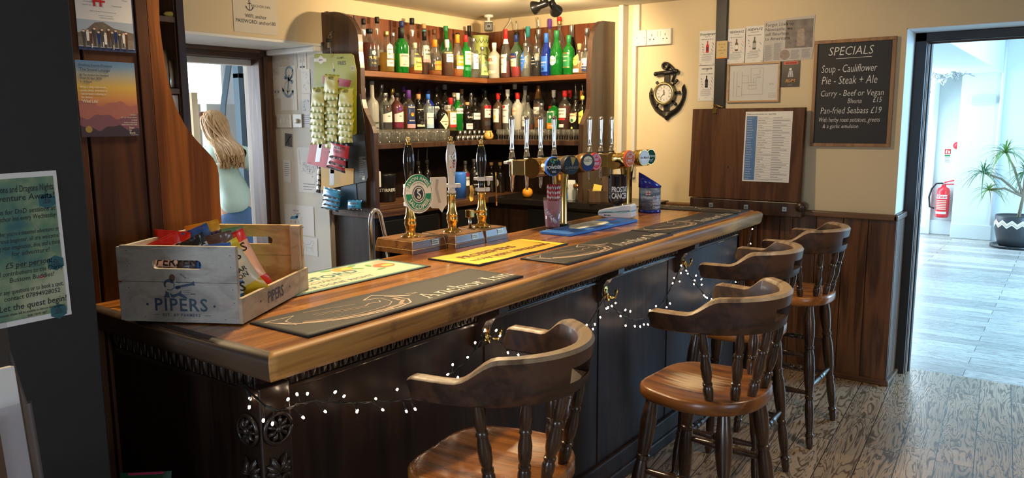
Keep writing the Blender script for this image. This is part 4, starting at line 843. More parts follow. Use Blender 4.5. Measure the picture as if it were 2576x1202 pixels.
BL(1111, 262, 33, 1, z2, 'apoth', 'd', 'black', 'squat black apothecary gin bottle with cream diamond label', labels=[(.06, .66, .95, 'cream', 'diamond')], texts=[("HENDRICK'S", .34, .011, 'black'), ("GIN", .24, .012, 'black')], group=gl)
BL(1133, 246, 26, 1, z2, 'std', 'c', 'red', 'yellow liqueur bottle with red cap and red-edged white label', 'y', .6, [(.20, .56, .75, 'white'), (.12, .19, .75, 'red')], [("limone", .40, .012, 'black')], capl=.2, arts=[('c', .30, 'yellow', .009)], group=gl)
BL(1151, 234, 24, 1, z2, 'std', 'g', 'white', 'green gin bottle with white cap and white label', None, 0, [(.46, .60, .9, 'white')], [("Gordon's", .51, .018, 'black')], capl=.18, arts=[('c', .66, 'maroon', .009)], group=gl)
BL(1175, 257, 25, 1, z2, 'std', 'd', 'cork', 'dark spiced rum bottle with white base label and slanted lettering', labels=[(.06, .26, .85, 'white')], texts=[("Spiced", .45, .02, 'white'), ("BANGOR", .17, .011, 'red')], group=gl)
BL(1194, 246, 25, 1, z2, 'std', 'd', 'black', 'black liqueur bottle with plain white band label', labels=[(.34, .54, .9, 'white')], texts=[("KAHLUA", .43, .014, 'black')], group=gl)
BL(1221, 227, 26, 1, z2, 'std', 'c', 'black', 'dark rum bottle with white and red label at the corner of the lower shelf', 'b', .62, [(.32, .62, .85, 'white'), (.54, .62, .86, 'red'), (.12, .24, .85, 'dgrey')], [("BACARDI", .49, .013, 'black')], arts=[('c', .58, 'maroon', .012), ('c', .40, 'red', .006)], capl=.18, group=gl)
# lower shelf, right run
BR(1259, 215, 22, 2, z, 'std', 'd', 'dgrey', 'dark bottle behind the red-capped fruit label bottle', group=gl)
BR(1253, 234, 24, 1, z2, 'std', 'c', 'red', 'red-capped bottle with white label showing a yellow fruit', 'b', .8, [(.22, .58, .85, 'white')], [("mint gin", .52, .009, 'black')], arts=[('c', .36, 'yellow', .012)], capl=.18, group=gl)
BR(1277, 225, 25, 1, z2, 'std', 'c', 'white', 'clear white rum bottle with white cap and red emblem', 'c', .9, [(.18, .62, .85, 'white')], [("BACARDI", .48, .014, 'black'), ("Carta", .34, .013, 'black')], capl=.17, arts=[('c', .58, 'red', .011)], group=gl)
BR(1295, 212, 24, 2, z, 'std', 'k', 'cream', 'dark green bottle with cream stopper behind the frosted white bottle', None, 0, [(.2, .5, .8, 'dgrey')], group=gl)
BR(1302, 233, 26, 1, z2, 'std', 'f', 'red', 'frosted white coconut liqueur bottle with bright red-orange cap', None, 0, [(.40, .62, .5, 'peach', 'oval')], [("CORKY'S", .5, .011, 'red')], capl=.18, group=gl)
BR(1321, 216, 25, 2, z, 'slope', 'f', 'grey', 'white frosted bottle with dark script label and grey cap', None, 0, [(.3, .6, .8, 'white')], [("Mahi", .5, .018, 'black')], group=gl)
BR(1328, 240, 32, 1, z2, 'fat', 'c', 'black', 'wide clear bottle with black cap and white square label', 'm', .18, [(.12, .40, .6, 'white')], [("St Remy", .28, .011, 'black')], capl=.2, group=gl)
BR(1355, 215, 25, 2, z, 'std', 'c', 'bronze', 'clear bottle with bronze foil top behind the square decanter bottle', 'b', .6, [(.36, .52, .8, 'white')], [("WHISKY", .44, .011, 'black')], capl=.3, group=gl)
BR(1362, 260, 32, 1, z2, 'std', 'c', 'silver', 'square clear cut-glass bottle with gold label panel', 'c', .5, [(.12, .50, .5, 'bronze')], [("ESP", .38, .013, 'black')], square=True, group=gl)
BR(1393, 227, 24, 2, z, 'std', 'd', 'white', 'dark bottle with white capsule and a red ribbon behind the square green bottle', labels=[(.5, .6, .8, 'red')], capl=.18, group=gl)
BR(1394, 250, 30, 1, z2, 'std', 'g', 'black', 'square dark green herbal liqueur bottle with white framed green label', None, 0, [(.06, .62, .62, 'white'), (.10, .58, .55, 'green'), (.06, .24, .62, 'orange')], [("JAGER", .14, .013, 'white')], square=True, arts=[('c', .44, 'white', .012)], capl=.2, group=gl)
BR(1421, 228, 29, 1, z2, 'std', 'c', 'red', 'bottle of amber liqueur with red cap and white label', 'm', .62, [(.32, .56, .85, 'white'), (.08, .16, .5, 'white'), (.26, .31, .7, 'red')], [("SOUTHERN", .48, .012, 'black'), ("COMFORT", .40, .012, 'black')], capl=.16, group=gl)
BR(1434, 227, 25, 2, z, 'std', 'd', 'red', 'dark bottle with red cap behind the amber liqueur', labels=[(.2, .5, .8, 'white')], capl=.18, group=gl)
BR(1449, 212, 29, 1, z2, 'slope', 'd', 'black', 'brown-black cream liqueur bottle with steel pourer and oval picture label', labels=[(.22, .52, .75, 'cream', 'oval'), (.42, .52, .8, 'bronze')], texts=[("BAILEYS", .45, .014, 'cream')], pour=1, arts=[('c', .30, 'green', .012), ('c', .08, 'lime', .009)], group=gl)
BR(1464, 228, 23, 2, z, 'std', 'd', 'orange', 'bottle with orange capsule behind the cream liqueur', labels=[(.3, .6, .8, 'orange')], capl=.25, group=gl)
BR(1466, 211, 20, 1, z2, 'std', 'd', 'yellow', 'dark bottle with pourer and yellow slanted label against the end panel', labels=[(.2, .6, .8, 'yellow', 'slant')], texts=[("TIA", .38, .018, 'black')], pour=1, group=gl)

# glasses, measures and little jug on the front of the lower shelf
M_gl = G('tumbler_glass', (0.97, 0.98, 0.96), rough=.08, fac=1.6, milk=.05)
def tumbler(p, r, h, label, group, stem=False):
    t = MB()
    if stem: t.lathe([(r*.8, 0), (r*.8, .003), (.004, .006), (.004, h*.35), (r*.7, h*.48), (r, h*.7), (r*.86, h), (r*.82, h), (r*.95, h*.7), (r*.62, h*.5), (0, h*.46)], M_gl, 14)
    else: t.lathe([(r*.78, 0), (r*.82, .004), (r, h*.6), (r*.96, h), (r*.90, h), (r*.93, h*.6), (r*.74, .012), (0, .010)], M_gl, 18)
    o = t.build('tumbler_glass', None, (0, 0, 0)); o.location = p; return tag(o, label, 'glass', group)
gt = 'tumblers on the lower shelf'
t0 = tumbler((-3.692, onx(957, 345, -3.692).y, SZ2+.0005), .038, .088, 'clear upturned glass tumbler in the row of tumblers under the clear gin bottles', gt)
for px in (980, 1006, 1029, 1053, 1073, 1096, 1119): dup(t0, (-3.692, onx(px, 345, -3.692).y, SZ2+.0005))
for px in (945, 969, 993, 1018, 1042, 1064, 1085, 1108): dup(t0, (-3.7585, onx(px, 340, -3.7585).y, SZ2+.0005))
gs = 'steel measures stacked on the lower shelf'
m0 = MB().lathe([(.014, 0), (.0165, .002), (.0165, .036), (.015, .036), (.014, .004), (0, .004)], M_steel, 16).build('thimble_measure', None, (0, 0, 0)); tag(m0, 'small steel thimble measure in the cluster beside the yellow jug', 'measure', gs)
k = 0
for px in (1152, 1164, 1176, 1188, 1200, 1212):
    for row, X in enumerate((-3.69, -3.735)):
        q = (X, onx(px+row*5, 350, X).y, SZ2+.0005+(0.0 if row == 0 else 0.012)*0)
        if k == 0: m0.location = q
        else: dup(m0, q)
        k += 1
        if row == 1: dup(m0, (q[0], q[1], q[2]+0.0368))
yj = thing('small_jug', 'little yellow pottery jug standing in the lower shelf corner', 'jug', (-3.66, 4.70, SZ2+.0005), math.radians(-30), local=True)
M_yj = P('yellow_glaze', (0.72, 0.44, 0.12), 0.3)
MB().lathe([(.022, 0), (.034, .012), (.038, .032), (.032, .048), (.024, .058), (.027, .068), (.024, .068), (.021, .058), (0, .02)], M_yj, 20).build('jug_body', yj)
MB().tube([(.027, 0, .06), (.046, 0, .056), (.05, 0, .04), (.036, 0, .024)], .004, M_yj, 8).build('handle', yj)
gw = 'small stemmed glasses on the lower shelf'
w0 = None
for row, (Y, n_) in enumerate(((4.725, 17), (4.785, 17))):
    for i in range(n_):
        px = 1254+(1462-1254)*(i+0.5*row)/(n_-0.5)
        q = (ony(px, 345, Y).x, Y, SZ2+.0005)
        if w0 is None: w0 = tumbler(q, .017, .078, 'small clear stemmed glass in the close-set rows right of the yellow jug', gw, True)
        else: dup(w0, q)

# things on the back counter
def put(name, mb, label, cat, loc, group=None): return tag(mb.build(name, None, loc), label, cat, group)
q = onx(970, 507, -3.72); tb = thing('black_tub', 'black round tub with white lettering on the brown board', 'tub', (-3.72, q.y, CZ+0.031))
MB(Matrix.Translation((-3.72, q.y, CZ+0.031))).lathe([(.062, 0), (.068, .004), (.072, .17), (.074, .18), (.07, .185), (0, .185)], M_blk, 28).text('STIRRERS', 0, 0, .03, K['white'], fn=lambda x, y, zz, : ((.0712)*math.cos(x/.07-0.45), .0712*math.sin(x/.07-0.45), .07+y), bold=.01).build('tub_body', tb)
put('switch_box', MB().box(-3.56, -3.53, 3.405, 3.43, 1.20, 1.30, P('white_plastic', (0.75, 0.74, 0.7), 0.4), .004), 'white plastic switch box inside the curved end panel', 'switch', (-3.54, 3.41, 1.2))
put('blue_tub', MB(Matrix.Translation((-3.66, onx(1155, 440, -3.66).y, CZ))).lathe([(.05, 0.0005), (.052, .17), (.05, .19), (0, .19)], K['blue'], 20), 'blue tub standing on the back counter behind the white pump', 'tub', (-3.66, onx(1155, 440, -3.66).y, CZ))
g3 = 'bottles on the back counter'
def BC(px, py, wpx, X, *a, **k):
    q = onx(px, py, X); return bottle((X, q.y, CZ+.0006), math.radians(-20), max(.16, q.z-CZ), wpx*depth(q)/FPX/2, *a, group=g3, **k)
BC(1052, 405, 22, -3.8, 'std', 'd', 'dgrey', 'dark bottle with pourer low on the back counter behind the black pump', pour=1)
BC(1074, 402, 22, -3.8, 'std', 'd', 'dgrey', 'dark bottle with pourer on the back counter between the two near pumps', pour=1)
BC(1170, 405, 22, -3.72, 'std', 'c', 'dgrey', 'dark rum bottle with pink-white label on the back counter', 'b', .7, [(.30, .66, .85, 'white'), (.56, .66, .86, 'maroon')], [("BACARDI", .47, .013, 'black')])
BC(1192, 400, 26, -3.72, 'std', 'd', 'dgrey', 'black vodka bottle with white lettering on the back counter', labels=[(.2, .7, .8, 'black')], texts=[("VODKA", .28, .013, 'white')], arts=[('c', .6, 'grey', .01), ('star', .45, 'grey', .012)])
for px, lab in ((1236, 'dark bottle with pale round label on the back counter beyond the third pump'), (1258, 'cork-stoppered dark bottle on the back counter near the tap tower')):
    q = ony(px, 408, 4.86); bottle((q.x, 4.86, CZ+.0006), math.radians(-100), q.z-CZ, .037, 'std', 'd', 'cork', lab, labels=[(.2, .45, .5, 'grey', 'oval')], group=g3)
q = ony(1327, 478, 4.62); og = MB(Matrix.Translation((q.x, 4.62, CZ+.0005))).lathe([(0, 0), (.02, .003), (.034, .016), (.039, .037), (.034, .058), (.018, .071), (.004, .0735), (0, .072)], P('orange_peel', (0.85, 0.33, 0.02), 0.45, noise=.12, nscale=120, bump=.3), 20)
put('orange_fruit', og, 'whole orange on the black worktop beneath the beer taps', 'orange', (q.x, 4.62, CZ))
# sachet bag, glass jar, wooden condiment caddy
q = ony(1432, 480, 4.66)
b = MB(Matrix.Translation((q.x, 4.66, CZ+.0005)) @ rotz(math.radians(12)))
b.loft([[(sx*w_*(.05), sy*t_*.5, z_) for sx, sy in ((-1, -1), (1, -1), (1, 1), (-1, 1))] for w_, t_, z_ in ((1, .03, 0), (1.05, .035, .05), (1, .03, .11), (.9, .004, .14))], P('blue_white_bag', (0.62, 0.68, 0.74), .35), False)
b.flat([(-.05, 0.005), (.0, .005), (-.01, .12), (-.047, .10)], K['blue'], frame((0, -.0182, 0), (1, 0, 0), (0, 0, 1))); b.text('SWEETS', .02, .04, .012, K['black'], frame((0, -.0185, 0), (0, 0, 1), (-1, 0, 0))); b.disc(-.02, .085, .018, K['gold'], frame((0, -.0186, 0), (1, 0, 0), (0, 0, 1)))
put('sweet_bag', b, 'blue and white bag leaning on the worktop beneath the round beer badges', 'bag', (q.x, 4.66, CZ))
q = ony(1455, 480, 4.64); jar = thing('glass_jar', 'clear glass jar with metal lid beside the wooden sachet caddy', 'jar', (q.x, 4.64, CZ+.0005))
MB(Matrix.Translation((q.x, 4.64, CZ+.0005))).lathe([(.035, 0), (.045, .01), (.046, .07), (.036, .085), (.036, .092), (.033, .092), (.033, .084), (.042, .07), (.041, .012), (0, .008)], M_gl, 20).build('jar_body', jar)
MB(Matrix.Translation((q.x, 4.64, CZ+.0925))).lathe([(.038, 0), (.038, .02), (.03, .026), (0, .026)], K['bronze'], 18).build('lid', jar)
ca = thing('condiment_caddy', 'rustic wooden caddy holding sauce sachets under the tap towers', 'caddy', (-2.595, 4.61, CZ))
M_cad = W('caddy_wood', (0.05, 0.028, 0.015), (0.13, 0.075, 0.04), 2, 1.2, 0.6)
MC = Matrix.Translation((-2.595, 4.61, CZ+.0005)) @ rotz(math.radians(35))
b = MB(MC); b.box(-.11, .11, -.07, .07, 0, .012, M_cad); b.box(-.11, .11, -.07, -.06, 0, .085, M_cad); b.box(-.11, .11, .06, .07, 0, .085, M_cad); b.box(-.11, -.1, -.06, .06, 0, .085, M_cad); b.box(.1, .11, -.06, .06, 0, .085, M_cad); b.build('caddy_box', ca)
b = MB(MC); b.prism([(-.03, 0.012), (.03, .012), (.03, .15), (.018, .175), (0, .182), (-.018, .175), (-.03, .15)], .012, M_cad, frame((0, .006, 0), (1, 0, 0), (0, 0, 1))); b.build('handle_board', ca)
for k_, (dx, dy, colr, lb) in enumerate(((.065, -.03, 'red', 'red and green sauce sachet upright in the wooden caddy'), (.075, .01, 'lime', 'green sauce sachet sticking up in the wooden caddy'), (-.07, -.02, 'yellow', 'yellow mustard sachet upright in the wooden caddy'))):
    M = MC @ Matrix.Translation((dx, dy, .0125)) @ Matrix.Rotation(math.radians(6+3*k_), 4, 'Y')
    b = MB(M); b.loft([[(sx*.028*w_, sy*t_, z_) for sx, sy in ((-1, -1), (1, -1), (1, 1), (-1, 1))] for w_, t_, z_ in ((1, .001, 0), (1, .009, .03), (1, .009, .08), (1, .001, .115))], K[colr], False); b.disc(0, .06, .016, K['cream'], frame((0, -.0098, 0), (1, 0, 0), (0, 0, 1)))
    o = b.build('sauce_sachet', None, MC @ Vector((dx, dy, .0125))); tag(o, lb, 'sachet')
# ------------------------------------------------------------------ serif lettering and small drawings
def arcpts(cx, cy, r, a0, a1, n=14, ry=None): return [(cx+r*math.cos(lerp(a0, a1, k/n)), cy+(ry or r)*math.sin(lerp(a0, a1, k/n))) for k in range(n+1)]
def serif(b, st, x, y, s, mat, M, z=0.0008):
    def bar(x0, x1, y0, y1): b.rect(x+x0*s, x+x1*s, y+y0*s, y+y1*s, mat, M, z)
    def poly(p): b.flat([(x+a*s, y+c*s) for a, c in p], mat, M, z)
    def rng(cx, cy, ro, a0, a1, t0=0.05, t1=0.1, ry=0.25, n=20):
        vs = []; fs = []
        for k in range(n+1):
            a = lerp(a0, a1, k/n); t = t0+(t1-t0)*abs(math.cos(a))
            for q in (0, 1): vs.append((x+(cx+(ro-q*t)*math.cos(a))*s, y+(cy+(ry-q*t*0.8)*math.sin(a))*s, z))
            if k: fs.append((2*k-2, 2*k, 2*k+1, 2*k-1))
        b.add(vs, fs, mat, False, M)
    for ch in st:
        if ch == 'A':
            poly([(.30, .70), (.37, .70), (.62, 0), (.51, 0)]); poly([(.30, .70), (.35, .70), (.12, 0), (.07, 0)]); bar(.18, .47, .22, .26); bar(0, .2, 0, .03); bar(.43, .70, 0, .03); w_ = .72
        elif ch == 'n': bar(.07, .16, 0, .46); bar(0, .16, .42, .46); bar(0, .23, 0, .03); rng(.27, .29, .16, 0, PI*0.85, .05, .09, .18); bar(.34, .43, 0, .29); bar(.28, .50, 0, .03); w_ = .53
        elif ch == 'h': bar(.07, .16, 0, .72); bar(0, .16, .69, .72); bar(0, .23, 0, .03); rng(.27, .29, .16, 0, PI*0.85, .05, .09, .18); bar(.34, .43, 0, .29); bar(.28, .50, 0, .03); w_ = .53
        elif ch == 'c': rng(.24, .23, .22, .75, 2*PI-.6); b.disc(x+.37*s, y+.34*s, .05*s, mat, M, z, 10); w_ = .45
        elif ch == 'o': rng(.25, .23, .24, 0, 2*PI); w_ = .52
        elif ch == 'r': bar(.07, .16, 0, .46); bar(0, .16, .42, .46); bar(0, .25, 0, .03); rng(.26, .30, .14, PI*.35, PI*.85, .05, .07, .16); b.disc(x+.31*s, y+.40*s, .05*s, mat, M, z, 10); w_ = .40
        elif ch == 'I': bar(.08, .20, 0, .70); bar(0, .28, 0, .03); bar(0, .28, .67, .70); w_ = .32
        elif ch == 'T': bar(.2, .3, 0, .70); bar(.1, .4, 0, .03); bar(0, .5, .66, .70); bar(0, .04, .54, .7); bar(.46, .5, .54, .7); w_ = .54
        elif ch == 'e': rng(.24, .23, .22, 0.1, 2*PI-.7); bar(.05, .44, .22, .26); w_ = .48
        else: w_ = .25
        x += w_*s
def anchor_art(b, cx, cy, s, mat, M, z=0.0007, wd=0.10, rope=None):
    b.ring(cx, cy+.42*s, .07*s, .13*s, mat, M, z); b.line([(cx, cy+.30*s), (cx, cy-.46*s)], wd*s, mat, M, z); b.line([(cx-.24*s, cy+.2*s), (cx+.24*s, cy+.2*s)], wd*.9*s, mat, M, z)
    b.line(arcpts(cx, cy-.02*s, .42*s, PI*1.12, PI*1.88, 18, .46*s), wd*1.2*s, mat, M, z)
    for sx in (-1, 1): b.flat([(cx+sx*.48*s, cy-.02*s), (cx+sx*.50*s, cy-.27*s), (cx+sx*.28*s, cy-.2*s)], mat, M, z)

# ------------------------------------------------------------------ bar mats
M_mat = P('black_mat', (0.022, 0.020, 0.020), 0.65, noise=.15, nscale=200); M_rub = P('black_rubber', (0.008, 0.008, 0.008), 0.6)
M_ltr = P('mat_cream_print', (0.72, 0.64, 0.52), 0.6); M_art = P('mat_brown_print', (0.40, 0.27, 0.18), 0.6); M_art2 = P('mat_pale_print', (0.60, 0.46, 0.34), 0.6)
def mat_slab(b, L, Wd, M, th, top, wav=0.0012, ph=0.0, rim=M_rub, bx=0.004):
    nx, ny = 40, 8
    def h(x, y): return th+wav*(math.sin(x*23+ph)+1)*(0.25+abs(y/Wd-0.5))
    vs = [(L*i/nx, Wd*j/ny, h(L*i/nx, Wd*j/ny)) for i in range(nx+1) for j in range(ny+1)]
    b.add(vs, [(i*(ny+1)+j, (i+1)*(ny+1)+j, (i+1)*(ny+1)+j+1, i*(ny+1)+j+1) for i in range(nx) for j in range(ny)], top, True, M)
    edge = [(i, 0) for i in range(nx+1)]+[(nx, j) for j in range(1, ny+1)]+[(i, ny) for i in range(nx-1, -1, -1)]+[(0, j) for j in range(ny-1, 0, -1)]
    ev = []
    for i, j in edge: v = vs[i*(ny+1)+j]; ev += [v, (v[0], v[1], 0)]
    n = len(edge); b.add(ev, [(2*k, 2*k+1, 2*((k+1) % n)+1, 2*((k+1) % n)) for k in range(n)], rim, False, M); b.add([(v[0], v[1], 0) for v in (vs[0], vs[ny], vs[-1], vs[nx*(ny+1)])], [(0, 1, 2, 3)], rim, False, M)
    return h
def drape(b, k0, M, h):   # lift everything added since k0 on to the mat surface
    Mi = M.inverted()
    for k in range(k0, len(b.v)): p = Mi @ b.v[k]; b.v[k] = M @ Vector((p.x, p.y, h(p.x, p.y)+p.z))
def matM(u0, v0, along=(0, 1, 0), rz=0): return frame((v0, u0, BZ+.0006), Matrix.Rotation(rz, 3, 'Z') @ Vector(along), Matrix.Rotation(rz, 3, 'Z') @ Vector((-along[1], along[0], 0)))
def anchor_mat(M, L, Wd, label, ph):
    b = MB(); h = mat_slab(b, L, Wd, M, .003, M_mat, ph=ph); k = len(b.v); s = L/.91
    def S(p): return [(x*s, y*s) for x, y in p]
    outer = [(.035, .165), (.07, .115), (.13, .075), (.20, .048), (.28, .032), (.35, .030), (.41, .045), (.44, .085), (.435, .13), (.42, .165)]
    inner = [(.09, .125), (.15, .092), (.22, .072), (.29, .066), (.35, .072), (.385, .098), (.392, .13), (.398, .16)]
    b.line(S(outer), .006*s, M_art2, M, .0007); b.line(S(inner), .004*s, M_art, M, .0007)
    for i in range(1, 8): o_, q = outer[i+1], inner[i-1] if i-1 < len(inner) else inner[-1]; b.line(S([(lerp(o_[0], q[0], .3), lerp(o_[1], q[1], .3)), (lerp(outer[i][0], inner[max(0, i-2)][0], .5), lerp(outer[i][1], inner[max(0, i-2)][1], .5))]), .012*s, M_art, M, .0005)
    b.line(S([(.345, .175), (.405, .205), (.475, .112)]), .005*s, M_art2, M, .0007); b.line(S([(.345, .175), (.395, .16)]), .005*s, M_art2, M, .0007); b.line(S([(.475, .112), (.425, .155)]), .005*s, M_art2, M, .0007)
    b.line(S([(.02, .2), (.11, .195), (.06, .165), (.055, .11), (.02, .2)]), .004*s, M_art2, M, .0007)
    for v in (.165, .15, .205): b.line(S([(.15, v), (.20, v-.012), (.25, v-.03), (.30, v-.045)]), .003*s, M_art, M, .0006)
    b.line(S([(.30, .12), (.33, .135), (.36, .12), (.375, .14)]), .005*s, M_art, M, .0006)
    serif(b, 'The', .48*s, .118*s, .026*s, M_art2, M); serif(b, 'Anchor Inn', .475*s, .035*s, .092*s, M_ltr, M)
    drape(b, k, M, h); return tag(b.build('bar_mat', None, M.translation), label, 'bar mat', 'anchor bar mats')
anchor_mat(matM(1.182, -1.487), .91, .236, 'long black bar mat with anchor drawing lying nearest the wooden crate', 0.3)
anchor_mat(matM(2.362, -1.478), .91, .215, 'long black anchor bar mat in the middle of the counter beside the blue mat', 1.4)
anchor_mat(matM(3.29, -1.50), .90, .205, 'long black anchor bar mat at the far end of the counter front', 2.2)
anchor_mat(matM(4.415, -1.52, (-1, 0, 0)), .56, .20, 'black anchor bar mat laid crosswise at the far end of the counter', 0.8)
# cider mat
M = matM(1.27, -1.878, rz=math.radians(0)); b = MB(); M_teal = P('mat_teal', (0.10, 0.30, 0.27), .6); M_cre = P('mat_cream', (0.62, 0.55, 0.38), .6); M_tl = P('mat_teal_letter', (0.03, 0.15, 0.16), .6)
h = mat_slab(b, .79, .272, M, .0025, P('mat_grey_edge', (0.05, 0.08, 0.075), .6), 0); k = len(b.v); o = .14
b.rect(.012, .778, .012, .26, M_teal, M, .0002); b.rect(.022, .768, .022, .25, M_cre, M, .0004)
b.text('SANDFORD', o+.24, .135, .07, M_tl, M, .0008, bold=.02, space=1.05); b.line([(o+.05, .118), (o+.43, .118)], .002, M_tl, M, .0008); b.text('ORCHARDS', o+.22, .088, .028, M_tl, M, .0008, bold=.01, space=1.2); b.text('CIDER DONE RIGHT', o+.24, .04, .036, M_tl, M, .0008, bold=.012, space=1.05)
for cx, cy, r, mt in ((.56, .215, .034, P('apple_orange', (0.80, 0.30, 0.06), .6)), (.70, .15, .036, P('apple_red', (0.72, 0.16, 0.06), .6))):
    b.disc(cx, cy, r*1.25, mt, M, .0009, 20, r); b.disc(cx+.012, cy-.004, r*.7, P('apple_yellow', (0.86, 0.52, 0.10), .6), M, .001, 16, r*.5)
for cx, cy, a in ((.62, .235, .3), (.60, .18, 2.4), (.66, .19, 1.2), (.65, .11, .2), (.50, .235, 2.9)): b.flat([(cx+.024*math.cos(q)*math.cos(a)-.010*math.sin(q)*math.sin(a), cy+.024*math.cos(q)*math.sin(a)+.010*math.sin(q)*math.cos(a)) for q in [2*PI*j/10 for j in range(10)]], P('leaf_green', (0.14, 0.36, 0.12), .6), M, .0011)
b.ring(o+.02, .06, .018, .021, M_tl, M, .0008); drape(b, k, M, h); tag(b.build('bar_mat', None, M.translation), 'cream cider bar mat with teal lettering and painted apples under the crate corner', 'bar mat')
# orange juice mat
M = matM(2.158, -1.732); b = MB(); M_or = P('mat_orange', (0.92, 0.42, 0.02), .55, noise=.35, nscale=6); h = mat_slab(b, .61, .25, M, .003, M_rub, .002, 1.0); k = len(b.v)
nx = 24; vs = [(.008+.594*i/nx, .008+.234*j/6, .0004) for i in range(nx+1) for j in range(7)]; b.add(vs, [(i*7+j, (i+1)*7+j, (i+1)*7+j+1, i*7+j+1) for i in range(nx) for j in range(6)], M_or, True, M)
M_yel = P('mat_yellow', (0.90, 0.66, 0.04), .55)
b.flat([(.01, .01), (.2, .01), (.03, .16), (.01, .2)], M_yel, M, .0006); b.flat([(.55, .01), (.6, .01), (.6, .24), (.57, .2)], M_yel, M, .0006)
M_bt = P('mat_brown_letter', (0.12, 0.05, 0.01), .6); b.text('FROBISHERS', .25, .135, .064, M_bt, M, .0014, bold=.022); b.text('NOW VERY REFRESHING', .31, .06, .046, M_bt, M, .0014, bold=.022); drape(b, k, M, h)
tag(b.build('bar_mat', None, M.translation), 'orange and yellow bar mat with brown lettering before the wooden hand pumps', 'bar mat')
# blue mat and the paper scrap on it
M = matM(2.965, -1.848, rz=math.radians(-1.5)); b = MB(); M_blu = P('mat_blue', (0.02, 0.16, 0.55), .55, noise=.2, nscale=300, bump=.4); b.box(0, .645, 0, .168, 0, .013, M_blu, .003, M); k = len(b.v)
b.line([(.01, .01), (.635, .01), (.635, .158), (.01, .158), (.01, .01)], .006, P('mat_blue_rim', (0.25, 0.38, 0.62), .5), M, .0135)
b.text('RNLI', .57, .12, .03, K['peach'], M, .0138, bold=.01); b.rect(.53, .60, .095, .11, K['red'], M, .0138); b.text('SALCOMBE', .3, .14, .024, K['cream'], M, .0138, bold=.01)
tag(b.build('bar_mat', None, M.translation), 'thick bright blue rubber bar mat under a torn cream paper', 'bar mat')
b = MB(); rp = random.Random(5); pp = [(.16, .05), (.30, .035), (.44, .05), (.475, .09), (.45, .15), (.33, .16), (.24, .155), (.19, .13), (.155, .10)]
M_pap = P('cream_paper', (0.80, 0.76, 0.58), .7)
poly = []
for i, p in enumerate(pp):
    q = pp[(i+1) % len(pp)]
    for t in (0, .25, .5, .75): poly.append((lerp(p[0], q[0], t)+rp.uniform(-.004, .004), lerp(p[1], q[1], t)+rp.uniform(-.004, .004)))
b.prism(poly, .0008, M_pap, M @ Matrix.Translation((0, 0, .0142))); MT = M @ Matrix.Translation((0, 0, .0152)); b.text('for the crew', .32, .11, .022, K['dgrey'], MT, 0, shear=.3); b.text('thank you', .34, .075, .018, K['dgrey'], MT, 0, shear=.3)
tag(b.build('paper_scrap', None, M.translation), 'torn cream paper with handwriting lying on the blue mat', 'paper')

# ------------------------------------------------------------------ hand pumps
M_pw = W('pump_wood', (0.10, 0.04, 0.012), (0.25, 0.115, 0.038), 1, 1.0, .36, coat=.15); M_pwd = W('pump_wood_dark', (0.07, 0.03, 0.016), (0.15, 0.075, 0.045), 1, 1.0, .3, coat=.35); M_gilt = P('gilt_line', (0.75, 0.55, 0.25), .4, .4)
M_pblk = P('black_porcelain', (0.006, 0.006, 0.008), .06, coat=.5); M_pwh = P('white_porcelain', (0.78, 0.74, 0.64), .12, coat=.5); M_wp = P('white_clip_plastic', (0.80, 0.79, 0.75), .35)
def pump(cx, cy, hw, hd, hmat, ztop, label, lev=0.0):
    t = thing('hand_pump', label, 'hand pump', (cx, cy, BZ), 0, 'hand pumps on the bar')
    b = MB(); z0 = BZ+.0006
    rings = [[(cx+sx*hd*f, cy+sy*hw*f, z0+z) for sx, sy in ((-1, -1), (1, -1), (1, 1), (-1, 1))] for f, z in ((1.0, 0), (1.0, .018), (.985, .022), (.93, .050), (.90, .054))]
    b.loft(rings, M_pw, False)
    for i in range(len(rings)-1):
        for k in range(4): b.tube([rings[i][k], rings[i+1][k]], .0008, M_gilt, 5)
    for k in range(4): b.tube([rings[1][k], rings[1][(k+1) % 4]], .0007, M_gilt, 5); b.tube([rings[3][k], rings[3][(k+1) % 4]], .0007, M_gilt, 5)
    b.build('base', t)
    Mf = frame((cx+hd*.965, cy+hw*.35, z0+.036), (0, 1, 0), (-.035*1.0, 0, .35)); b = MB(); b.rect(-.020, .020, -.010, .010, M_gilt, Mf, .0012); b.rect(-.0175, .0175, -.0075, .0075, M_blk, Mf, .0016); b.text('HOMARK', 0, -.003, .0085, M_gilt, Mf, .002, bold=.01); b.build('maker_plate', t)
    T = Matrix.Translation((cx, cy, z0+.054)); b = MB(); b.lathe([(.040, 0), (.042, .003), (.036, .008), (.022, .014), (.019, .018), (.018, .020)], M_brass, 24, T)
    H = ztop-z0-.054; hz = H*.40
    b.lathe([(.018, .018), (.020, .022), (.019, .03), (.0235, .045), (.0255, .058), (.023, .068), (.0245, .072), (.0245, .078), (.019, .09), (.0165, hz*.72), (.0155, hz*.88), (.0185, hz*.94), (.0185, hz)], M_brass, 24, T); b.build('brass_stem', t)
    b = MB(); L = H-hz-.03; prof = [(.0145, 0), (.0185, .006), (.0185, .012), (.0145, .018), (.0145, .05), (.0165, .09), (.0205, .125), (.0235, .16), (.0225, .19), (.0165, .225), (.012, .238)]; b.lathe([(r, hz+z/.238*L) for r, z in prof], hmat, 24, T); b.build('handle', t)
    b = MB(); b.lathe([(.013, H-.031), (.0135, H-.026), (.009, H-.021), (.006, H-.017), (.008, H-.012), (.009, H-.007), (.007, H-.002), (0, H)], M_brass, 18, T); b.build('finial', t)
    return t, T, hz, L
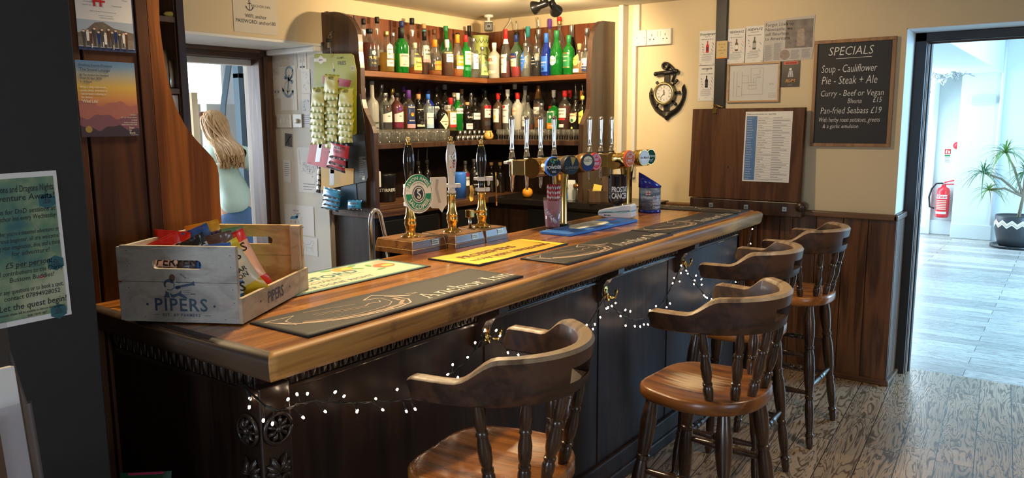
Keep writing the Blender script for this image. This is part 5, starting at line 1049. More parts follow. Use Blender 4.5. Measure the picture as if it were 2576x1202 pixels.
def clip(t, T, z, rz, w_=.034, side=1):
    b = MB(T @ Matrix.Translation((0, 0, z)) @ rotz(rz)); b.box(-.0185, .0185, -.021, .021, -.009, .009, M_wp, .003); b.box(.018, .018+w_, -.013, .013, -.009, .009, M_wp, .003); b.box(-.018-w_*.5, -.018, -.008, .008, -.007, .007, M_wp, .003); b.build('clip_bracket', t)
ZT = onx(1028, 345, -2.2).z
t, T, hz, L = pump(-2.205, 2.30, .102, .105, M_pblk, ZT, 'hand pump with black handle and round green and white badge')
clip(t, T, hz+.045, math.radians(-20)); clip(t, T, hz-.028, math.radians(-20))
# round brewery badge
M = frame(T.translation+Vector((.058, -.012, hz+.018)), (.42, .91, 0), (-.05, .02, 1)); b = MB(); M_bcr = P('badge_cream', (0.80, 0.76, 0.62), .3, coat=.3); M_bg = P('badge_green', (0.01, 0.24, 0.10), .3, coat=.3); M_bk = P('badge_black', (0.02, 0.018, 0.02), .3, coat=.3)
RX, RY = .064, .079
def ell(f, n=40): return [(RX*f*math.cos(2*PI*k/n), RY*f*math.sin(2*PI*k/n)) for k in range(n)]
b.prism(ell(1), .006, M_bcr, M); zz = .0062
b.flat(ell(.93), M_bk, M, zz); b.flat(ell(.90), M_bcr, M, zz+.0002); b.flat([(RX*.86*math.cos(a), RY*.86*math.sin(a)) for a in [PI+PI*k/20-.0 for k in range(21)]], M_bg, M, zz+.0004)
b.flat([(x*1.03, y) for x, y in [(RX*.98*math.cos(a), RY*.98*math.sin(a)) for a in [PI*.16+PI*.68*k/20 for k in range(21)]]+[(RX*.66*math.cos(a), RY*.66*math.sin(a)) for a in [PI*.86-PI*.72*k/20 for k in range(21)]]], M_bg, M, zz+.0005)
b.flat([(x, y+.0) for x, y in arcpts(0, 0, RX*.46, 0, 2*PI, 40, RY*.46)][:-1], M_bcr, M, zz+.0006)
b.flat(sum([[(RX*.44*math.cos(a), RY*.44*math.sin(a)), (RX*.39*math.cos(a+PI/30), RY*.39*math.sin(a+PI/30))] for a in [2*PI*k/30 for k in range(30)]], []), M_bk, M, zz+.0008); b.flat(ell(.36), M_bcr, M, zz+.001); b.flat(ell(.31), M_bk, M, zz+.0012)
sh = [(-.006, .016), (.002, .019), (.009, .016), (.004, .013), (-.003, .011), (-.005, .005), (.001, 0), (.007, -.006), (.007, -.013), (.001, -.018), (-.005, -.015), (-.004, -.010), (.0, -.011)]
b.line(sh, .0052, M_bcr, M, zz+.0015)
def badge_arc(st, f, size, mid, inside, mat):
    v, fc = text2d(st, size, 'CENTER', .012, 1.05); rr = (RX+RY)/2*f; out = []
    for a, c in v: th = mid+(a/rr if inside else -a/rr); r2 = f-(c/((RX+RY)/2))*(1 if inside else -1); out.append((RX*r2*math.cos(th), RY*r2*math.sin(th), zz+.0018))
    b.add(out, fc, mat, False, M)
badge_arc('DEVON AMBER', .72, .0185, PI/2, False, M_bcr); badge_arc('SALCOMBE', .78, .025, -PI/2, True, M_bcr); badge_arc('HAND CRAFTED BY', .54, .006, PI/2, False, M_bk); badge_arc('BREWERY CO.', .84, .007, -PI/2, True, M_bcr)
o = b.build('pump_badge', t); o['label'] = 'oval green and cream seahorse badge'
t, T, hz, L = pump(-2.16, 2.512, .098, .10, M_pwh, onx(1134, 342, -2.16).z, 'hand pump with cream porcelain handle and flowers painted on it')
clip(t, T, hz+.035, math.radians(55), .02)
b = MB()
rf = random.Random(4)
for k in range(46):
    a = rf.gauss(-.35, .25); z = hz+L*rf.choice((rf.uniform(.36, .85), rf.uniform(.5, .75), rf.uniform(.12, .18))); r = .0155+.0085*math.exp(-((z-hz)/L-.68)**2/.05); col = K[rf.choice(('maroon', 'green', 'dgrey', 'green', 'red'))]; s_ = rf.uniform(.0012, .003)
    b.add([((r+.0006)*math.cos(a+s_*math.cos(q)/r), (r+.0006)*math.sin(a+s_*math.cos(q)/r), z+s_*math.sin(q)*1.3) for q in [2*PI*j/6 for j in range(6)]], [tuple(range(6))], col, False, T)
o = b.build('painted_flowers', t); o['kind'] = 'stuff'
M = frame(T.translation+Vector((-.02, -.062, hz+.005)), (-.5, -.87, 0), (0, 0, 1)); b = MB(); b.prism([(-.036, .065), (-.03, .069), (.034, .069), (.036, .064), (.036, -.055), (.03, -.062), (.0, -.064), (-.014, -.082), (-.026, -.06), (-.036, -.05)][::-1], .004, M_bcr, M); M2 = M @ Matrix.Translation((0, 0, -.0006)) @ Matrix.Rotation(PI, 4, 'Y'); b.line([(-.005, .06), (-.01, .02), (.004, -.04)], .012, P('badge_grey_wear', (0.48, 0.45, 0.36), .5), M2, 0)
o = b.build('pump_badge', t); o['label'] = 'cream badge seen from its plain back'
t, T, hz, L = pump(-2.15, 2.705, .078, .085, M_pblk, onx(1218, 350, -2.15).z, 'hand pump with black handle and gilt-edged maroon badge turned sideways')
clip(t, T, hz+.06, math.radians(35)); clip(t, T, hz+.012, math.radians(35), .02)
M = frame(T.translation+Vector((.045, .045, hz+.012)), (-.62, .78, 0), (-.02, 0, 1)); b = MB(); sp = [(0, .075), (.018, .06), (.034, .062), (.038, .03), (.036, -.02), (.02, -.055), (0, -.075), (-.02, -.055), (-.036, -.02), (-.038, .03), (-.034, .062), (-.018, .06)]
b.prism(sp, .005, M_brass, M); b.flat([(x*.9, y*.93) for x, y in sp], P('badge_maroon', (0.12, 0.015, 0.03), .3, coat=.4), M, .0054); b.text('TRIBUTE', 0, .012, .016, M_bcr, M, .006, bold=.01); b.rect(-.022, .022, -.02, .0, M_bcr, M, .0058); o = b.build('pump_badge', t); o['label'] = 'maroon gilt-edged badge'
b = MB(T @ Matrix.Translation((-.02, -.045, hz+.0)) @ rotz(math.radians(20))); b.prism([(-.012, -.02), (-.004, -.04), (.006, -.035), (.012, .01), (.004, .035), (-.008, .03), (-.006, .0)], .004, M_brass, Matrix.Rotation(PI/2, 4, 'X')); b.build('brass_leaf', t)
b = MB(); b.tube([(-2.17, 2.645, BZ+.055), (-2.17, 2.645, BZ+.10)], .007, M_steel, 10); b.box(-2.185, -2.155, 2.63, 2.66, BZ+.10, BZ+.135, M_brass, .004); b.tube([(-2.17, 2.645, BZ+.12), (-2.155, 2.69, BZ+.125)], .006, M_brass, 8); b.build('tap_arm', t)
# steel rail behind the first pump
q = [(-2.335, 2.20, 1.0), (-2.335, 2.20, 1.20), (-2.335, 2.206, 1.228), (-2.335, 2.222, 1.243), (-2.335, 2.244, 1.240), (-2.335, 2.258, 1.22), (-2.33, 2.284, 1.10), (-2.33, 2.292, 1.0)]
b = MB(); b.tube(q, .0085, M_steel, 10); b.box(-2.35, -2.1715, 2.19, 2.30, .985, 1.0, M_steel, .002); tag(b.build('steel_rail', None, (-2.3, 2.22, 1)), 'bent steel tube rail behind the first hand pump', 'rail')

# ------------------------------------------------------------------ beer tap towers
def badge(b, M, r, th, rim, face, depth=0.0):
    b.lathe([(r*.55, -.09), (r*.62, -.05), (r*.95, -.02), (r, 0)], M_brass, 26, M, True, False, False); b.lathe([(r, 0), (r, th), (r*.96, th+.002)], rim, 28, M, True, True, True); b.disc(0, 0, r*.93, face, M, th+.0026, 28)
def tower(t_label, X, ya, yb, yc, taps, badges, zt):
    t = thing('beer_tap_tower', t_label, 'beer tap tower', (X, yc, BZ), 0, 'brass tap towers')
    b = MB(); T = Matrix.Translation((X, yc, BZ+.0006)); b.lathe([(.038, 0), (.038, .006), (.034, .012)], M_rub, 26, T); b.lathe([(.034, .010), (.031, .02), (.031, .18), (.034, .22), (.042, zt-BZ-.02), (.042, zt-BZ)], M_brass, 26, T, True, False, False); b.build('column', t)
    b = MB(); b.tube([(X, ya, zt), (X, ya+.004, zt), (X, yb, zt)], [.046, .047, .047], M_brass, 28); b.lathe([(.046, 0), (.048, .003), (.048, .008)], M_brass, 28, Matrix.Translation((X, ya, zt)) @ Matrix.Rotation(PI/2, 4, 'X') @ Matrix.Translation((0, 0, -.004))); b.build('cross_bar', t)
    b = MB(); b.box(X-.115, X-.035, ya-.005, yb+.01, zt-.036, zt+.036, P('dull_brass', (0.45, 0.32, 0.12), .3, 1.0), .004); b.build('tap_rail', t)
    for (py_, kind) in taps:
        b = MB(); Xt = X-.165; zb = zt-.01
        b.tube([(X-.11, py_, zb), (Xt, py_, zb)], .008, M_chrome, 10)
        Tt = Matrix.Translation((Xt, py_, zb)); b.lathe([(.0065, -.115), (.0085, -.09), (.0105, -.045), (.015, -.035), (.016, -.02), (.016, .045), (.0175, .047), (.0175, .055), (.015, .057), (.013, .075), (.009, .085)], M_chrome, 18, Tt); tp = b.build('tap', t)
        b = MB(); b.lathe([(.009, .083), (.011, .09), (.0105, .105), (.0085, .115), (.011, .18), (.0135, .235), (.0125, .25), (.008, .257), (0, .258)], M_chrome, 18, Tt); b.build('lever', tp)
        b = MB(); b.lathe([(.0165, .047), (.0178, .047), (.0178, .056), (.0165, .056)], M_rub, 16, Tt); b.box(Xt-.022, Xt+.022, py_-.022, py_+.022, zb+.022, zb+.04, M_wp, .003); b.box(Xt-.012, Xt+.012, py_-.055, py_-.02, zb+.024, zb+.038, M_wp, .003); b.box(Xt-.01, Xt+.01, py_+.02, py_+.042, zb+.026, zb+.036, M_wp, .003); b.build('white_clip', tp)
    for fn in badges: fn(t)
    return t
def bface(X, y, zt, az=-38, el=0):
    a = math.radians(az); n = Vector((math.cos(a), math.sin(a), math.sin(math.radians(el)))); n.normalize(); r = Vector((-math.sin(a), math.cos(a), 0)); u = n.cross(r)
    return frame((X+.055+.045*n.x*0+n.x*.05, y+n.y*.05, zt), r, u)
def mk_badge(y, label, build, r=.046, th=.012, rim=None, face=None, az=-38, X=0, zt=0):
    def f(t):
        b = MB(); M = bface(X, y, zt+BZU, az); badge(b, M, r, th, rim, face); build(b, M, th+.0032, r); o = b.build('tap_badge', t); o['label'] = label
    return f
BZU = .016
X1, X2, Z1, Z2 = -2.09, -2.10, 1.383, 1.381
def bd_powder(b, M, z, r):
    for k in range(26): q = random.Random(k); b.disc(q.uniform(-.6, .6)*r, q.uniform(.05, .8)*r, q.uniform(.04, .1)*r, K[q.choice(('lime', 'green', 'gold', 'teal'))], M, z, 8)
    b.text('POWDER', -.002, -.012, .0215, K['white'], M, z+.0004, bold=.02); b.text('KEG', .0, -.03, .013, K['white'], M, z+.0004, bold=.01)
def bd_guin(b, M, z, r):
    b.flat([(-.2*r, .9*r), (.55*r, .75*r), (.12*r, -.12*r)], K['gold'], M, z); b.text('GUINNESS', 0, -.018, .0175, K['silver'], M, z+.0004, bold=.0); b.line([(-.4*r, -.55*r), (.4*r, -.55*r)], .001, K['silver'], M, z)
def bd_por(b, M, z, r):
    b.disc(0, .2*r, .62*r, K['cream'], M, z, 24, .5*r); b.text('PORETTI', 0, .1*r, .0165, M_bt, M, z+.0004, bold=.006); b.disc(0, -.55*r, .7*r, K['navy'], M, z-.0003, 24, .35*r); b.text('4', 0, .42*r, .011, M_bt, M, z+.0004)
def bd_dot(ink, t1, t2):
    def f(b, M, z, r):
        b.ring(0, 0, .84*r, .88*r, ink, M, z); b.text(t1, 0, .12*r, .017, ink, M, z+.0004, bold=.012); b.text(t2, 0, -.3*r, .014, ink, M, z+.0004, bold=.012); b.arc_text('FRUIT CIDER', 0, 0, .6*r, .010, ink, M, z+.0004, bold=.01); b.line([(-.6*r, -.38*r), (.6*r, -.38*r)], .0015, ink, M, z)
    return f
def bd_sm(b, M, z, r): b.text('San Miguel', 0, -.004, .0165, M_bt, M, z+.0004, shear=.3, bold=.004); b.line([(-.5*r, -.3*r), (.5*r, -.2*r)], .0012, K['bronze'], M, z); b.ring(0, 0, .86*r, .9*r, K['grey'], M, z)
def bd_carl(b, M, z, r): b.text('Carlsberg', 0, .0, .019, K['white'], M, z+.0004, bold=.012); b.line(arcpts(0, -.1*r, .5*r, PI*1.15, PI*1.85, 10, .3*r), .003, K['white'], M, z); b.text('PILSNER', 0, -.6*r, .008, K['white'], M, z+.0004)
M_pinkc = P('badge_pink', (0.78, 0.06, 0.07), .6, spec=.1); M_orgc = P('badge_orange_red', (0.80, 0.15, 0.04), .6, spec=.1)
ya = onx(1338, 425, X1).y
tw = [onx(p, 380, X1-.165).y for p in (1288, 1325, 1360, 1394)]
tower('near brass beer tap tower with four chrome taps and round badges', X1, ya, 3.56, 3.27, [(y, 0) for y in tw], [
    mk_badge(onx(1387, 415, X1+.09).y, 'round dark badge with green hops and white lettering', bd_powder, rim=K['blue'], face=K['black'], X=X1, zt=Z1-.005, az=-17),
    mk_badge(onx(1427, 413, X1+.09).y, 'round black stout badge with gold harp', bd_guin, th=.03, rim=K['dgrey'], face=P('badge_slate', (0.03, 0.045, 0.055), .6, spec=.1), X=X1, zt=Z1-.005, az=-20),
    mk_badge(onx(1466, 409, X1+.09).y, 'copper-rimmed round badge with cream label', bd_por, th=.035, rim=K['bronze'], face=K['dgrey'], X=X1, zt=Z1, az=-20),
    mk_badge(onx(1490, 407, X1+.09).y, 'round pinkish red cider badge', bd_dot(K['white'], 'OLD', 'MOUT'), rim=M_pinkc, face=M_pinkc, X=X1, zt=Z1, az=-8, r=.044)], Z1)
ya2 = onx(1543, 405, X2).y
tw = [onx(p, 375, X2-.165).y for p in (1483, 1511, 1538)]
tower('far brass beer tap tower with three chrome taps beside the lifeboat collecting tin', X2, ya2, 4.24, 3.99, [(y, 0) for y in tw], [
    mk_badge(onx(1575, 398, X2+.09).y, 'round orange-red cider badge', bd_dot(K['white'], 'OLD', 'MOUT'), rim=M_orgc, face=M_orgc, X=X2, zt=Z2, az=-8, r=.046),
    mk_badge(onx(1607, 397, X2+.09).y, 'white round badge with gold rim', bd_sm, th=.03, rim=K['gold'], face=K['white'], X=X2, zt=Z2, az=-14, r=.045),
    mk_badge(onx(1629, 394, X2+.09).y, 'dark green oval lager badge', bd_carl, rim=M_brass, face=P('badge_lager_green', (0.010, 0.08, 0.04), .6, spec=.1), X=X2, zt=Z2, az=-12, r=.045)], Z2)

# ------------------------------------------------------------------ straws, card terminal, charity tins
q = onz(1393, 575, BZ); SX, SY = q.x-.02, q.y+.02
gl = thing('printed_glass', 'tall printed glass of striped straws at the end of the blue mat', 'glass', (SX, SY, BZ))
T = Matrix.Translation((SX, SY, BZ+.0006)); gh = .15; r0, r1 = .034, .046
b = MB(); b.lathe([(r0, 0), (r0+.001, .004), (r1, gh), (r1-.002, gh), (r0-.001, .008), (0, .008)], G('pint_glass', (0.95, 0.93, 0.92)), 28, T); b.build('glass_body', gl)
def gs(a, z, off=.0008): r = lerp(r0, r1, z/gh)+off; return (r*math.cos(a), r*math.sin(a), z)
FA = math.radians(-57)
def gflat(b, pts, col, off=.0008, c=(0, .06), rot=0):
    out = []
    for x, y in pts: X_, Y_ = x*math.cos(rot)-y*math.sin(rot)+c[0], x*math.sin(rot)+y*math.cos(rot)+c[1]; out.append(gs(FA+X_/.036, max(.004, min(gh-.003, Y_)), off))
    b.add(out, [tuple(range(len(out)))], col, False, T)
b = MB(); M_pk = G('pink_print', (0.95, 0.62, 0.65), milk=.55); NN = 20
b.add([gs(FA-2.6+5.2*i/NN, z, .0005) for i in range(NN+1) for z in (.006, gh-.014)], [(2*i, 2*i+2, 2*i+3, 2*i+1) for i in range(NN)], M_pk, True, T)
for c, rt in (((.012, .092), -.85), ((-.01, .026), -.9), ((.03, .03), -.9)): gflat(b, [(-.010, -.03), (.004, -.03), (.004, .016), (-.010, .016)], K['pink'], .0011, c, rt); gflat(b, [(.006, -.03), (.017, -.03), (.017, .016), (.006, .016)], K['bronze'], .0011, c, rt)
gflat(b, [(-.034, -.010), (.034, -.010), (.034, .012), (-.034, .012)], K['blue'], .0014, (-.008, .062), -.95); gflat(b, [(0, 0), (.04, .012), (.02, -.02)], K['blue'], .0013, (.006, .05), 0.2)
v, f = text2d('TAKE ME!', .02, 'CENTER', .02); ca_, sa_ = math.cos(-.95), math.sin(-.95); b.add([gs(FA+((x*ca_-(y-.006)*sa_)-.008)/.036, .062+x*sa_+(y-.006)*ca_, .0018) for x, y in v], f, K['white'], False, T)
b.build('print', gl)
M_st = bpy.data.materials.new('striped_paper_straw'); M_st.use_nodes = True; nt = M_st.node_tree; N = nt.nodes.new; bb = nt.nodes['Principled BSDF']; tc = N('ShaderNodeTexCoord'); wv = N('ShaderNodeTexWave'); wv.inputs['Scale'].default_value = 26; wv.bands_direction = 'DIAGONAL'; cr = N('ShaderNodeValToRGB'); cr.color_ramp.interpolation = 'CONSTANT'; cr.color_ramp.elements[0].color = (0.8, 0.77, 0.72, 1); cr.color_ramp.elements[1].color = (0.62, 0.02, 0.04, 1); cr.color_ramp.elements[1].position = .5
nt.links.new(tc.outputs['Object'], wv.inputs['Vector']); nt.links.new(wv.outputs['Fac'], cr.inputs['Fac']); nt.links.new(cr.outputs['Color'], bb.inputs['Base Color']); bb.inputs['Roughness'].default_value = .6
rs = random.Random(11); sp = MB().lathe([(.0032, 0), (.0032, .205), (.0026, .205), (.0026, .01)], M_st, 10).build('paper_straw', None, (0, 0, 0)); first = True
pos = [(0, 0)]+[(.0085*math.cos(a), .0085*math.sin(a)) for a in [2*PI*k/6 for k in range(6)]]+[(.0165*math.cos(a), .0165*math.sin(a)) for a in [2*PI*k/12+.2 for k in range(12)]]+[(.0235*math.cos(a), .0235*math.sin(a)) for a in [2*PI*k/17 for k in range(17)]]
for k, (dx, dy) in enumerate(pos):
    o = sp if first else sp.copy()
    if not first: COL.objects.link(o)
    first = False; s_ = 1.0
    a = Vector((SX+dx, SY+dy, BZ+.0095)); c = Vector((SX+dx*1.32+.004, SY+dy*1.32+.006, BZ+0.0095+.2)); 
    o.location = a; o.rotation_euler = ((c-a).to_track_quat('Z', 'Y') @ Euler((0, 0, rs.uniform(0, 6))).to_quaternion()).to_euler()
    tag(o, 'red and white striped paper straw standing in the printed glass on the bar', 'straw', 'striped straws in the glass')
# card terminal
ct = thing('card_terminal', 'white and grey card payment terminal lying on the bar by the charity tin', 'card terminal', (-2.0, 3.73, BZ))
M = Matrix.Translation((-2.005, 3.705, BZ+.0006)) @ rotz(math.radians(8)); M_tw = P('terminal_white', (0.74, 0.74, 0.72), .4); M_tg = P('terminal_grey', (0.50, 0.52, 0.50), .35); M_tq = P('terminal_teal', (0.03, 0.45, 0.45), .4)
secs = [(-.095, .016, .034), (-.09, .012, .042), (-.05, .004, .052), (0, .002, .060), (.05, .002, .075), (.085, .004, .079), (.094, .012, .070)]
b = MB(M); b.loft([[(x, sy*.042, z) for sy, z in ((-1, lo+.006), (-.9, lo), (.9, lo), (1, lo+.006), (1, hi*.55), (-1, hi*.55))] for x, lo, hi in secs], M_tw, False); b.build('lower_case', ct)
b = MB(M); b.loft([[(x, sy*.0418, z) for sy, z in ((-1, hi*.55+.004), (1, hi*.55+.004), (.98, hi-.004), (.9, hi), (-.9, hi), (-.98, hi-.004))] for x, lo, hi in secs], M_tw, False); b.build('upper_case', ct)
b = MB(M); wavez = lambda x: .55*(.046+.0+.20*(x+.095))+.006*math.sin((x+.1)*32)
b.tube([(x, -.0425, wavez(x)) for x in [-.09+.18*k/30 for k in range(31)]], .0014, M_tq, 6); b.tube([(.0945, -.042, wavez(.09)), (.0955, .042, wavez(.09))], .0014, M_tq, 6); b.build('teal_line', ct)
b = MB(M); Mt = frame((.045, 0, .0735), (0, 1, 0), (-1, 0, -.25)); b.rect(-.03, .03, -.035, .03, M_tg, Mt, .003); b.disc(-.005, .0, .012, P('terminal_mark', (0.40, 0.40, 0.36), .4), Mt, .0034, 14); b.build('screen', ct)
b = MB(M)
for k in range(5): b.box(-.06+.008*k, -.056+.008*k, -.0428, -.042, .012, .02, M_rub)
b.build('vent_slots', ct)
# black charity tub on its round stand
TX, TY = -1.995, 3.80; qz = onx(1553, 438, TX)
TX, TY = -2.065, onx(1553, 480, -2.065).y
tb = thing('charity_tub', 'black charity collection tub with bold white lettering beside the far taps', 'charity tub', (TX, TY, BZ)); zt_ = ony(1553, 440, TY).z; zb_ = ony(1553, 512, TY).z
T = Matrix.Translation((TX, TY, 0)); b = MB(); b.lathe([(.038, BZ+.0006), (.04, BZ+.008), (.03, BZ+.022), (.018, zb_-.002), (.02, zb_)], M_rub, 24, T); b.build('stand', tb)
b = MB(); b.lathe([(.03, zb_), (.044, zb_+.006), (.0495, zb_+.02), (.051, zt_-.006), (.053, zt_-.003), (.053, zt_), (.049, zt_), (.046, zb_+.02), (0, zb_+.015)], P('black_gloss_plastic', (0.010, 0.010, 0.012), .18, coat=.3), 32, T)
def cyl(r, a0): return lambda x, y, z: (r*math.cos(a0+x/r), r*math.sin(a0+x/r), y)
A0 = math.radians(-68)
for st, z_, s_ in (('PROSTATE', zb_+.068, .043), ('CANCER UK', zb_+.033, .043)):
    v, f = text2d(st, s_, 'LEFT', .02, .92); b.add([cyl(.0516, A0-.55)(x*.62, y+z_, 0) for x, y in v], f, K['white'], False, T)
v, f = text2d('MEN, WE ARE WITH YOU', .010, 'LEFT', .01); b.add([cyl(.0516, A0-.8)(-y, x+zb_+.03, 0) for x, y in v], f, K['grey'], False, T)
b.build('tub_body', tb)
b = MB()
for k in range(10):
    a = A0-.5+k*.12; b.tube([(TX+.032*math.cos(a)+.004*math.cos(q)*math.cos(a+PI/2), TY+.032*math.sin(a)+.004*math.cos(q)*math.sin(a+PI/2), zb_-.012+(.004 if k % 2 else .002)*math.sin(q)) for q in [2*PI*j/8 for j in range(9)]], .0007, M_steel, 4)
b.build('chain', tb)
# lifeboat collecting tin with slanted lid
LX, LY = -1.985, 4.055; lb = thing('lifeboat_tin', 'blue lifeboat collecting tin with slanted orange coin lid', 'collecting tin', (LX, LY, BZ)); zr = ony(1618, 470, LY).z; T = Matrix.Translation((LX, LY, 0)); R = .063
M_navy = P('tin_navy', (0.015, 0.03, 0.30), .25, coat=.3)
b = MB(); b.lathe([(R, BZ+.0006), (R+.002, BZ+.003), (R+.002, BZ+.012), (R, BZ+.016)], M_navy, 36, T); b.build('base_ring', lb)
M_wrap = bpy.data.materials.new('sea_photo_wrap'); M_wrap.use_nodes = True; nt = M_wrap.node_tree; N = nt.nodes.new; bb = nt.nodes['Principled BSDF']; tc = N('ShaderNodeTexCoord'); mp = N('ShaderNodeMapping'); mp.inputs['Scale'].default_value = (10, 10, 34); ns = N('ShaderNodeTexNoise'); ns.inputs['Scale'].default_value = 1.2; ns.inputs['Detail'].default_value = 6; cr = N('ShaderNodeValToRGB')
for i, (p_, c_) in enumerate(((.30, (0.05, 0.07, 0.10, 1)), (.48, (0.16, 0.20, 0.25, 1)), (.56, (0.34, 0.38, 0.42, 1)), (.66, (0.62, 0.60, 0.58, 1)))):
    e = cr.color_ramp.elements[i] if i < 2 else cr.color_ramp.elements.new(p_); e.position = p_; e.color = c_
nt.links.new(tc.outputs['Object'], mp.inputs['Vector']); nt.links.new(mp.outputs['Vector'], ns.inputs['Vector']); nt.links.new(ns.outputs['Fac'], cr.inputs['Fac']); nt.links.new(cr.outputs['Color'], bb.inputs['Base Color']); bb.inputs['Roughness'].default_value = .3
b = MB(); b.lathe([(R-.001, BZ+.014), (R-.001, zr)], M_wrap, 36, T)
AL = math.radians(-64); S = cyl(R+.0006, AL); hh = zr-BZ
for st, z_, s_, x_, al in (('Lifeboats', .60, .019, -.052, 'LEFT'), ('PLEASE', .60, .0185, .018, 'LEFT'), ('SUPPORT', .46, .0185, .018, 'LEFT'), ('VOLUNTEER', .32, .0185, .018, 'LEFT'), ('CREWS', .18, .0185, .018, 'LEFT')):
    v, f = text2d(st, s_, al, .012); b.add([S(x+x_, y+BZ+hh*z_, 0) for x, y in v], f, K['white'], False, T)
for x0, x1, z0, z1, c in ((-.022, .004, .72, .86, 'white'), (-.022, .004, .775, .805, 'red'), (-.012, -.006, .72, .86, 'red')):
    b.add([cyl(R+.0007+(.0002 if c == 'red' else 0), AL)(x, BZ+hh*z, 0) for x in (x0, (x0+x1)/2, x1) for z in (z0, z1)], [(0, 2, 3, 1), (2, 4, 5, 3)], K[c], False, T)
b.build('printed_wrap', lb)
zhi = ony(1600, 432, LY).z; zlo = ony(1640, 468, LY).z; hd = Vector((RT.x, RT.y, 0)).normalized()
def lidz(x, y): t_ = (x*hd.x+y*hd.y)/R; return lerp((zhi+zlo)/2, zlo, t_) if t_ > 0 else lerp((zhi+zlo)/2, zhi, -t_)
b = MB(); n = 36; r2 = R+.002; lo = [(r2*math.cos(2*PI*k/n), r2*math.sin(2*PI*k/n), zr) for k in range(n)]; hi = [(x, y, max(zr+.01, lidz(x, y))) for x, y, _ in lo]; b.loft([lo, hi], M_navy, True, True, T); b.build('lid', lb)
b = MB(); inner = [(x*.93, y*.93, lidz(x*.93, y*.93)+.0015) for x, y, _ in lo]; b.add(inner, [tuple(range(n))], P('tin_orange', (0.92, 0.38, 0.03), .35), False, T)
up2 = Vector((-hd.y, hd.x, 0)); slope = Vector((hd.x*R, hd.y*R, lidz(hd.x*R, hd.y*R)-lidz(0, 0))); Ml = T @ frame((0, 0, lidz(0, 0)+.002), up2, -slope)
b.disc(0, .035, .03, P('coin_slot_dark', (0.10, 0.04, 0.03), .4), Ml, .0006, 20, .02); b.rect(-.022, .022, -.03, -.008, K['cream'], Ml, .0006); b.text('THANK YOU', 0, -.022, .008, K['red'], Ml, .0012, bold=.01); o = b.build('coin_slot_panel', lb); o['label'] = 'orange slanted coin panel'
# ------------------------------------------------------------------ crisp crate
A = Vector((-1.733, 1.159, 0)); Bp = Vector((-2.016, 1.004, 0)); cr_r = (A-Bp).normalized(); cr_d = Vector((-cr_r.y, cr_r.x, 0)); CW, CD, CH = (A-Bp).length, .438, .203
CR = Matrix(((cr_r.x, cr_d.x, 0, Bp.x), (cr_r.y, cr_d.y, 0, Bp.y), (0, 0, 1, BZ+.0042), (0, 0, 0, 1)))
crate = thing('wooden_crate', 'pale wooden crate of crisp packets standing on the near end of the bar', 'crate', CR.translation)
M_crt = W('crate_grey_wood', (0.28, 0.255, 0.22), (0.44, 0.41, 0.36), 0, 1.0, .45, wear=(0.20, 0.17, 0.13), wear_amt=.18); M_cry = W('crate_pine', (0.42, 0.25, 0.10), (0.60, 0.40, 0.18), 0, 1.0, .5); M_crs = W('crate_pine_side', (0.34, 0.27, 0.17), (0.50, 0.41, 0.28), 1, 1.0, .5)
M_ink = P('crate_blue_ink', (0.035, 0.06, 0.10), .6)
def slot_panel(b, M, th, mat):
    u0, u1, v0, v1 = .09, .228, .142, .166; vm = (v0+v1)/2; r = (v1-v0)/2; um = (u0+u1)/2; g = .108
    L = [(um, v0)]+[(u0+r+r*math.cos(a), vm+r*math.sin(a)) for a in [-PI/2-PI*k/8 for k in range(9)]]+[(um, v1)]
    b.prism([(um, CH)]+[(0, CH), (0, g), (um, g)]+L, th, mat, M)
    Rr = [(um, v1)]+[(u1-r+r*math.cos(a), vm+r*math.sin(a)) for a in [PI/2-PI*k/8 for k in range(9)]]+[(um, v0)]
    b.prism([(um, g), (CW, g), (CW, CH), (um, CH)]+Rr, th, mat, M)
    # lower board with a round knot hole
    n = 12; kr = .009; kx, ky = .142, .104
    b.prism([(0, 0), (CW, 0), (CW, g-.0012), (0, g-.0012)], th, mat, M)
FM = CR @ frame((0, .014, 0), (1, 0, 0), (0, 0, 1))     # front: normal looks to -depth
b = MB(); slot_panel(b, FM, .014, M_crt); z = .0146
b.disc(.144, .119, .0085, P('knot_brown', (0.10, 0.045, 0.02), .6), FM, z, 14, .010)
b.text('PIPERS', .163, .031, .048, M_ink, FM, z, bold=.016, space=1.12); b.disc(.069, .047, .0036, M_ink, FM, z, 12); b.disc(.257, .045, .0036, M_ink, FM, z, 12)
b.text('EST. BY FARMERS', .163, .016, .0105, M_ink, FM, z, bold=.016, space=1.35); b.rect(.083, .10, .0192, .0202, M_ink, FM, z); b.rect(.228, .246, .0192, .0202, M_ink, FM, z)
hair = [(.119, .100), (.120, .108), (.126, .113), (.134, .1165), (.141, .116), (.147, .110), (.146, .104), (.140, .105), (.134, .108), (.128, .107), (.124, .101), (.126, .093), (.121, .094)]
b.flat(hair, M_ink, FM, z); b.line([(.146, .106), (.1495, .100), (.1465, .097), (.149, .094), (.146, .091), (.138, .086), (.128, .088)], .0022, M_ink, FM, z); b.flat([(.123, .085), (.132, .078), (.134, .066), (.116, .066), (.122, .075)], M_ink, FM, z)
b.flat([(.134, .08), (.142, .074), (.156, .078), (.168, .086), (.166, .079), (.186, .064), (.172, .066), (.158, .072), (.146, .066), (.138, .067)], M_ink, FM, z); b.flat([(.150, .094), (.153, .097), (.196, .106), (.204, .112), (.206, .099), (.198, .100), (.154, .091)], M_ink, FM, z); b.flat([(.152, .096), (.162, .099), (.166, .092), (.158, .088), (.150, .09)], M_ink, FM, z)
for k, a in enumerate((1.5, 1.25, 1.0, .75)): b.line([(.155+.008*math.cos(a), .098+.008*math.sin(a)), (.155+.022*math.cos(a), .098+.022*math.sin(a))], .0009, M_ink, FM, z)
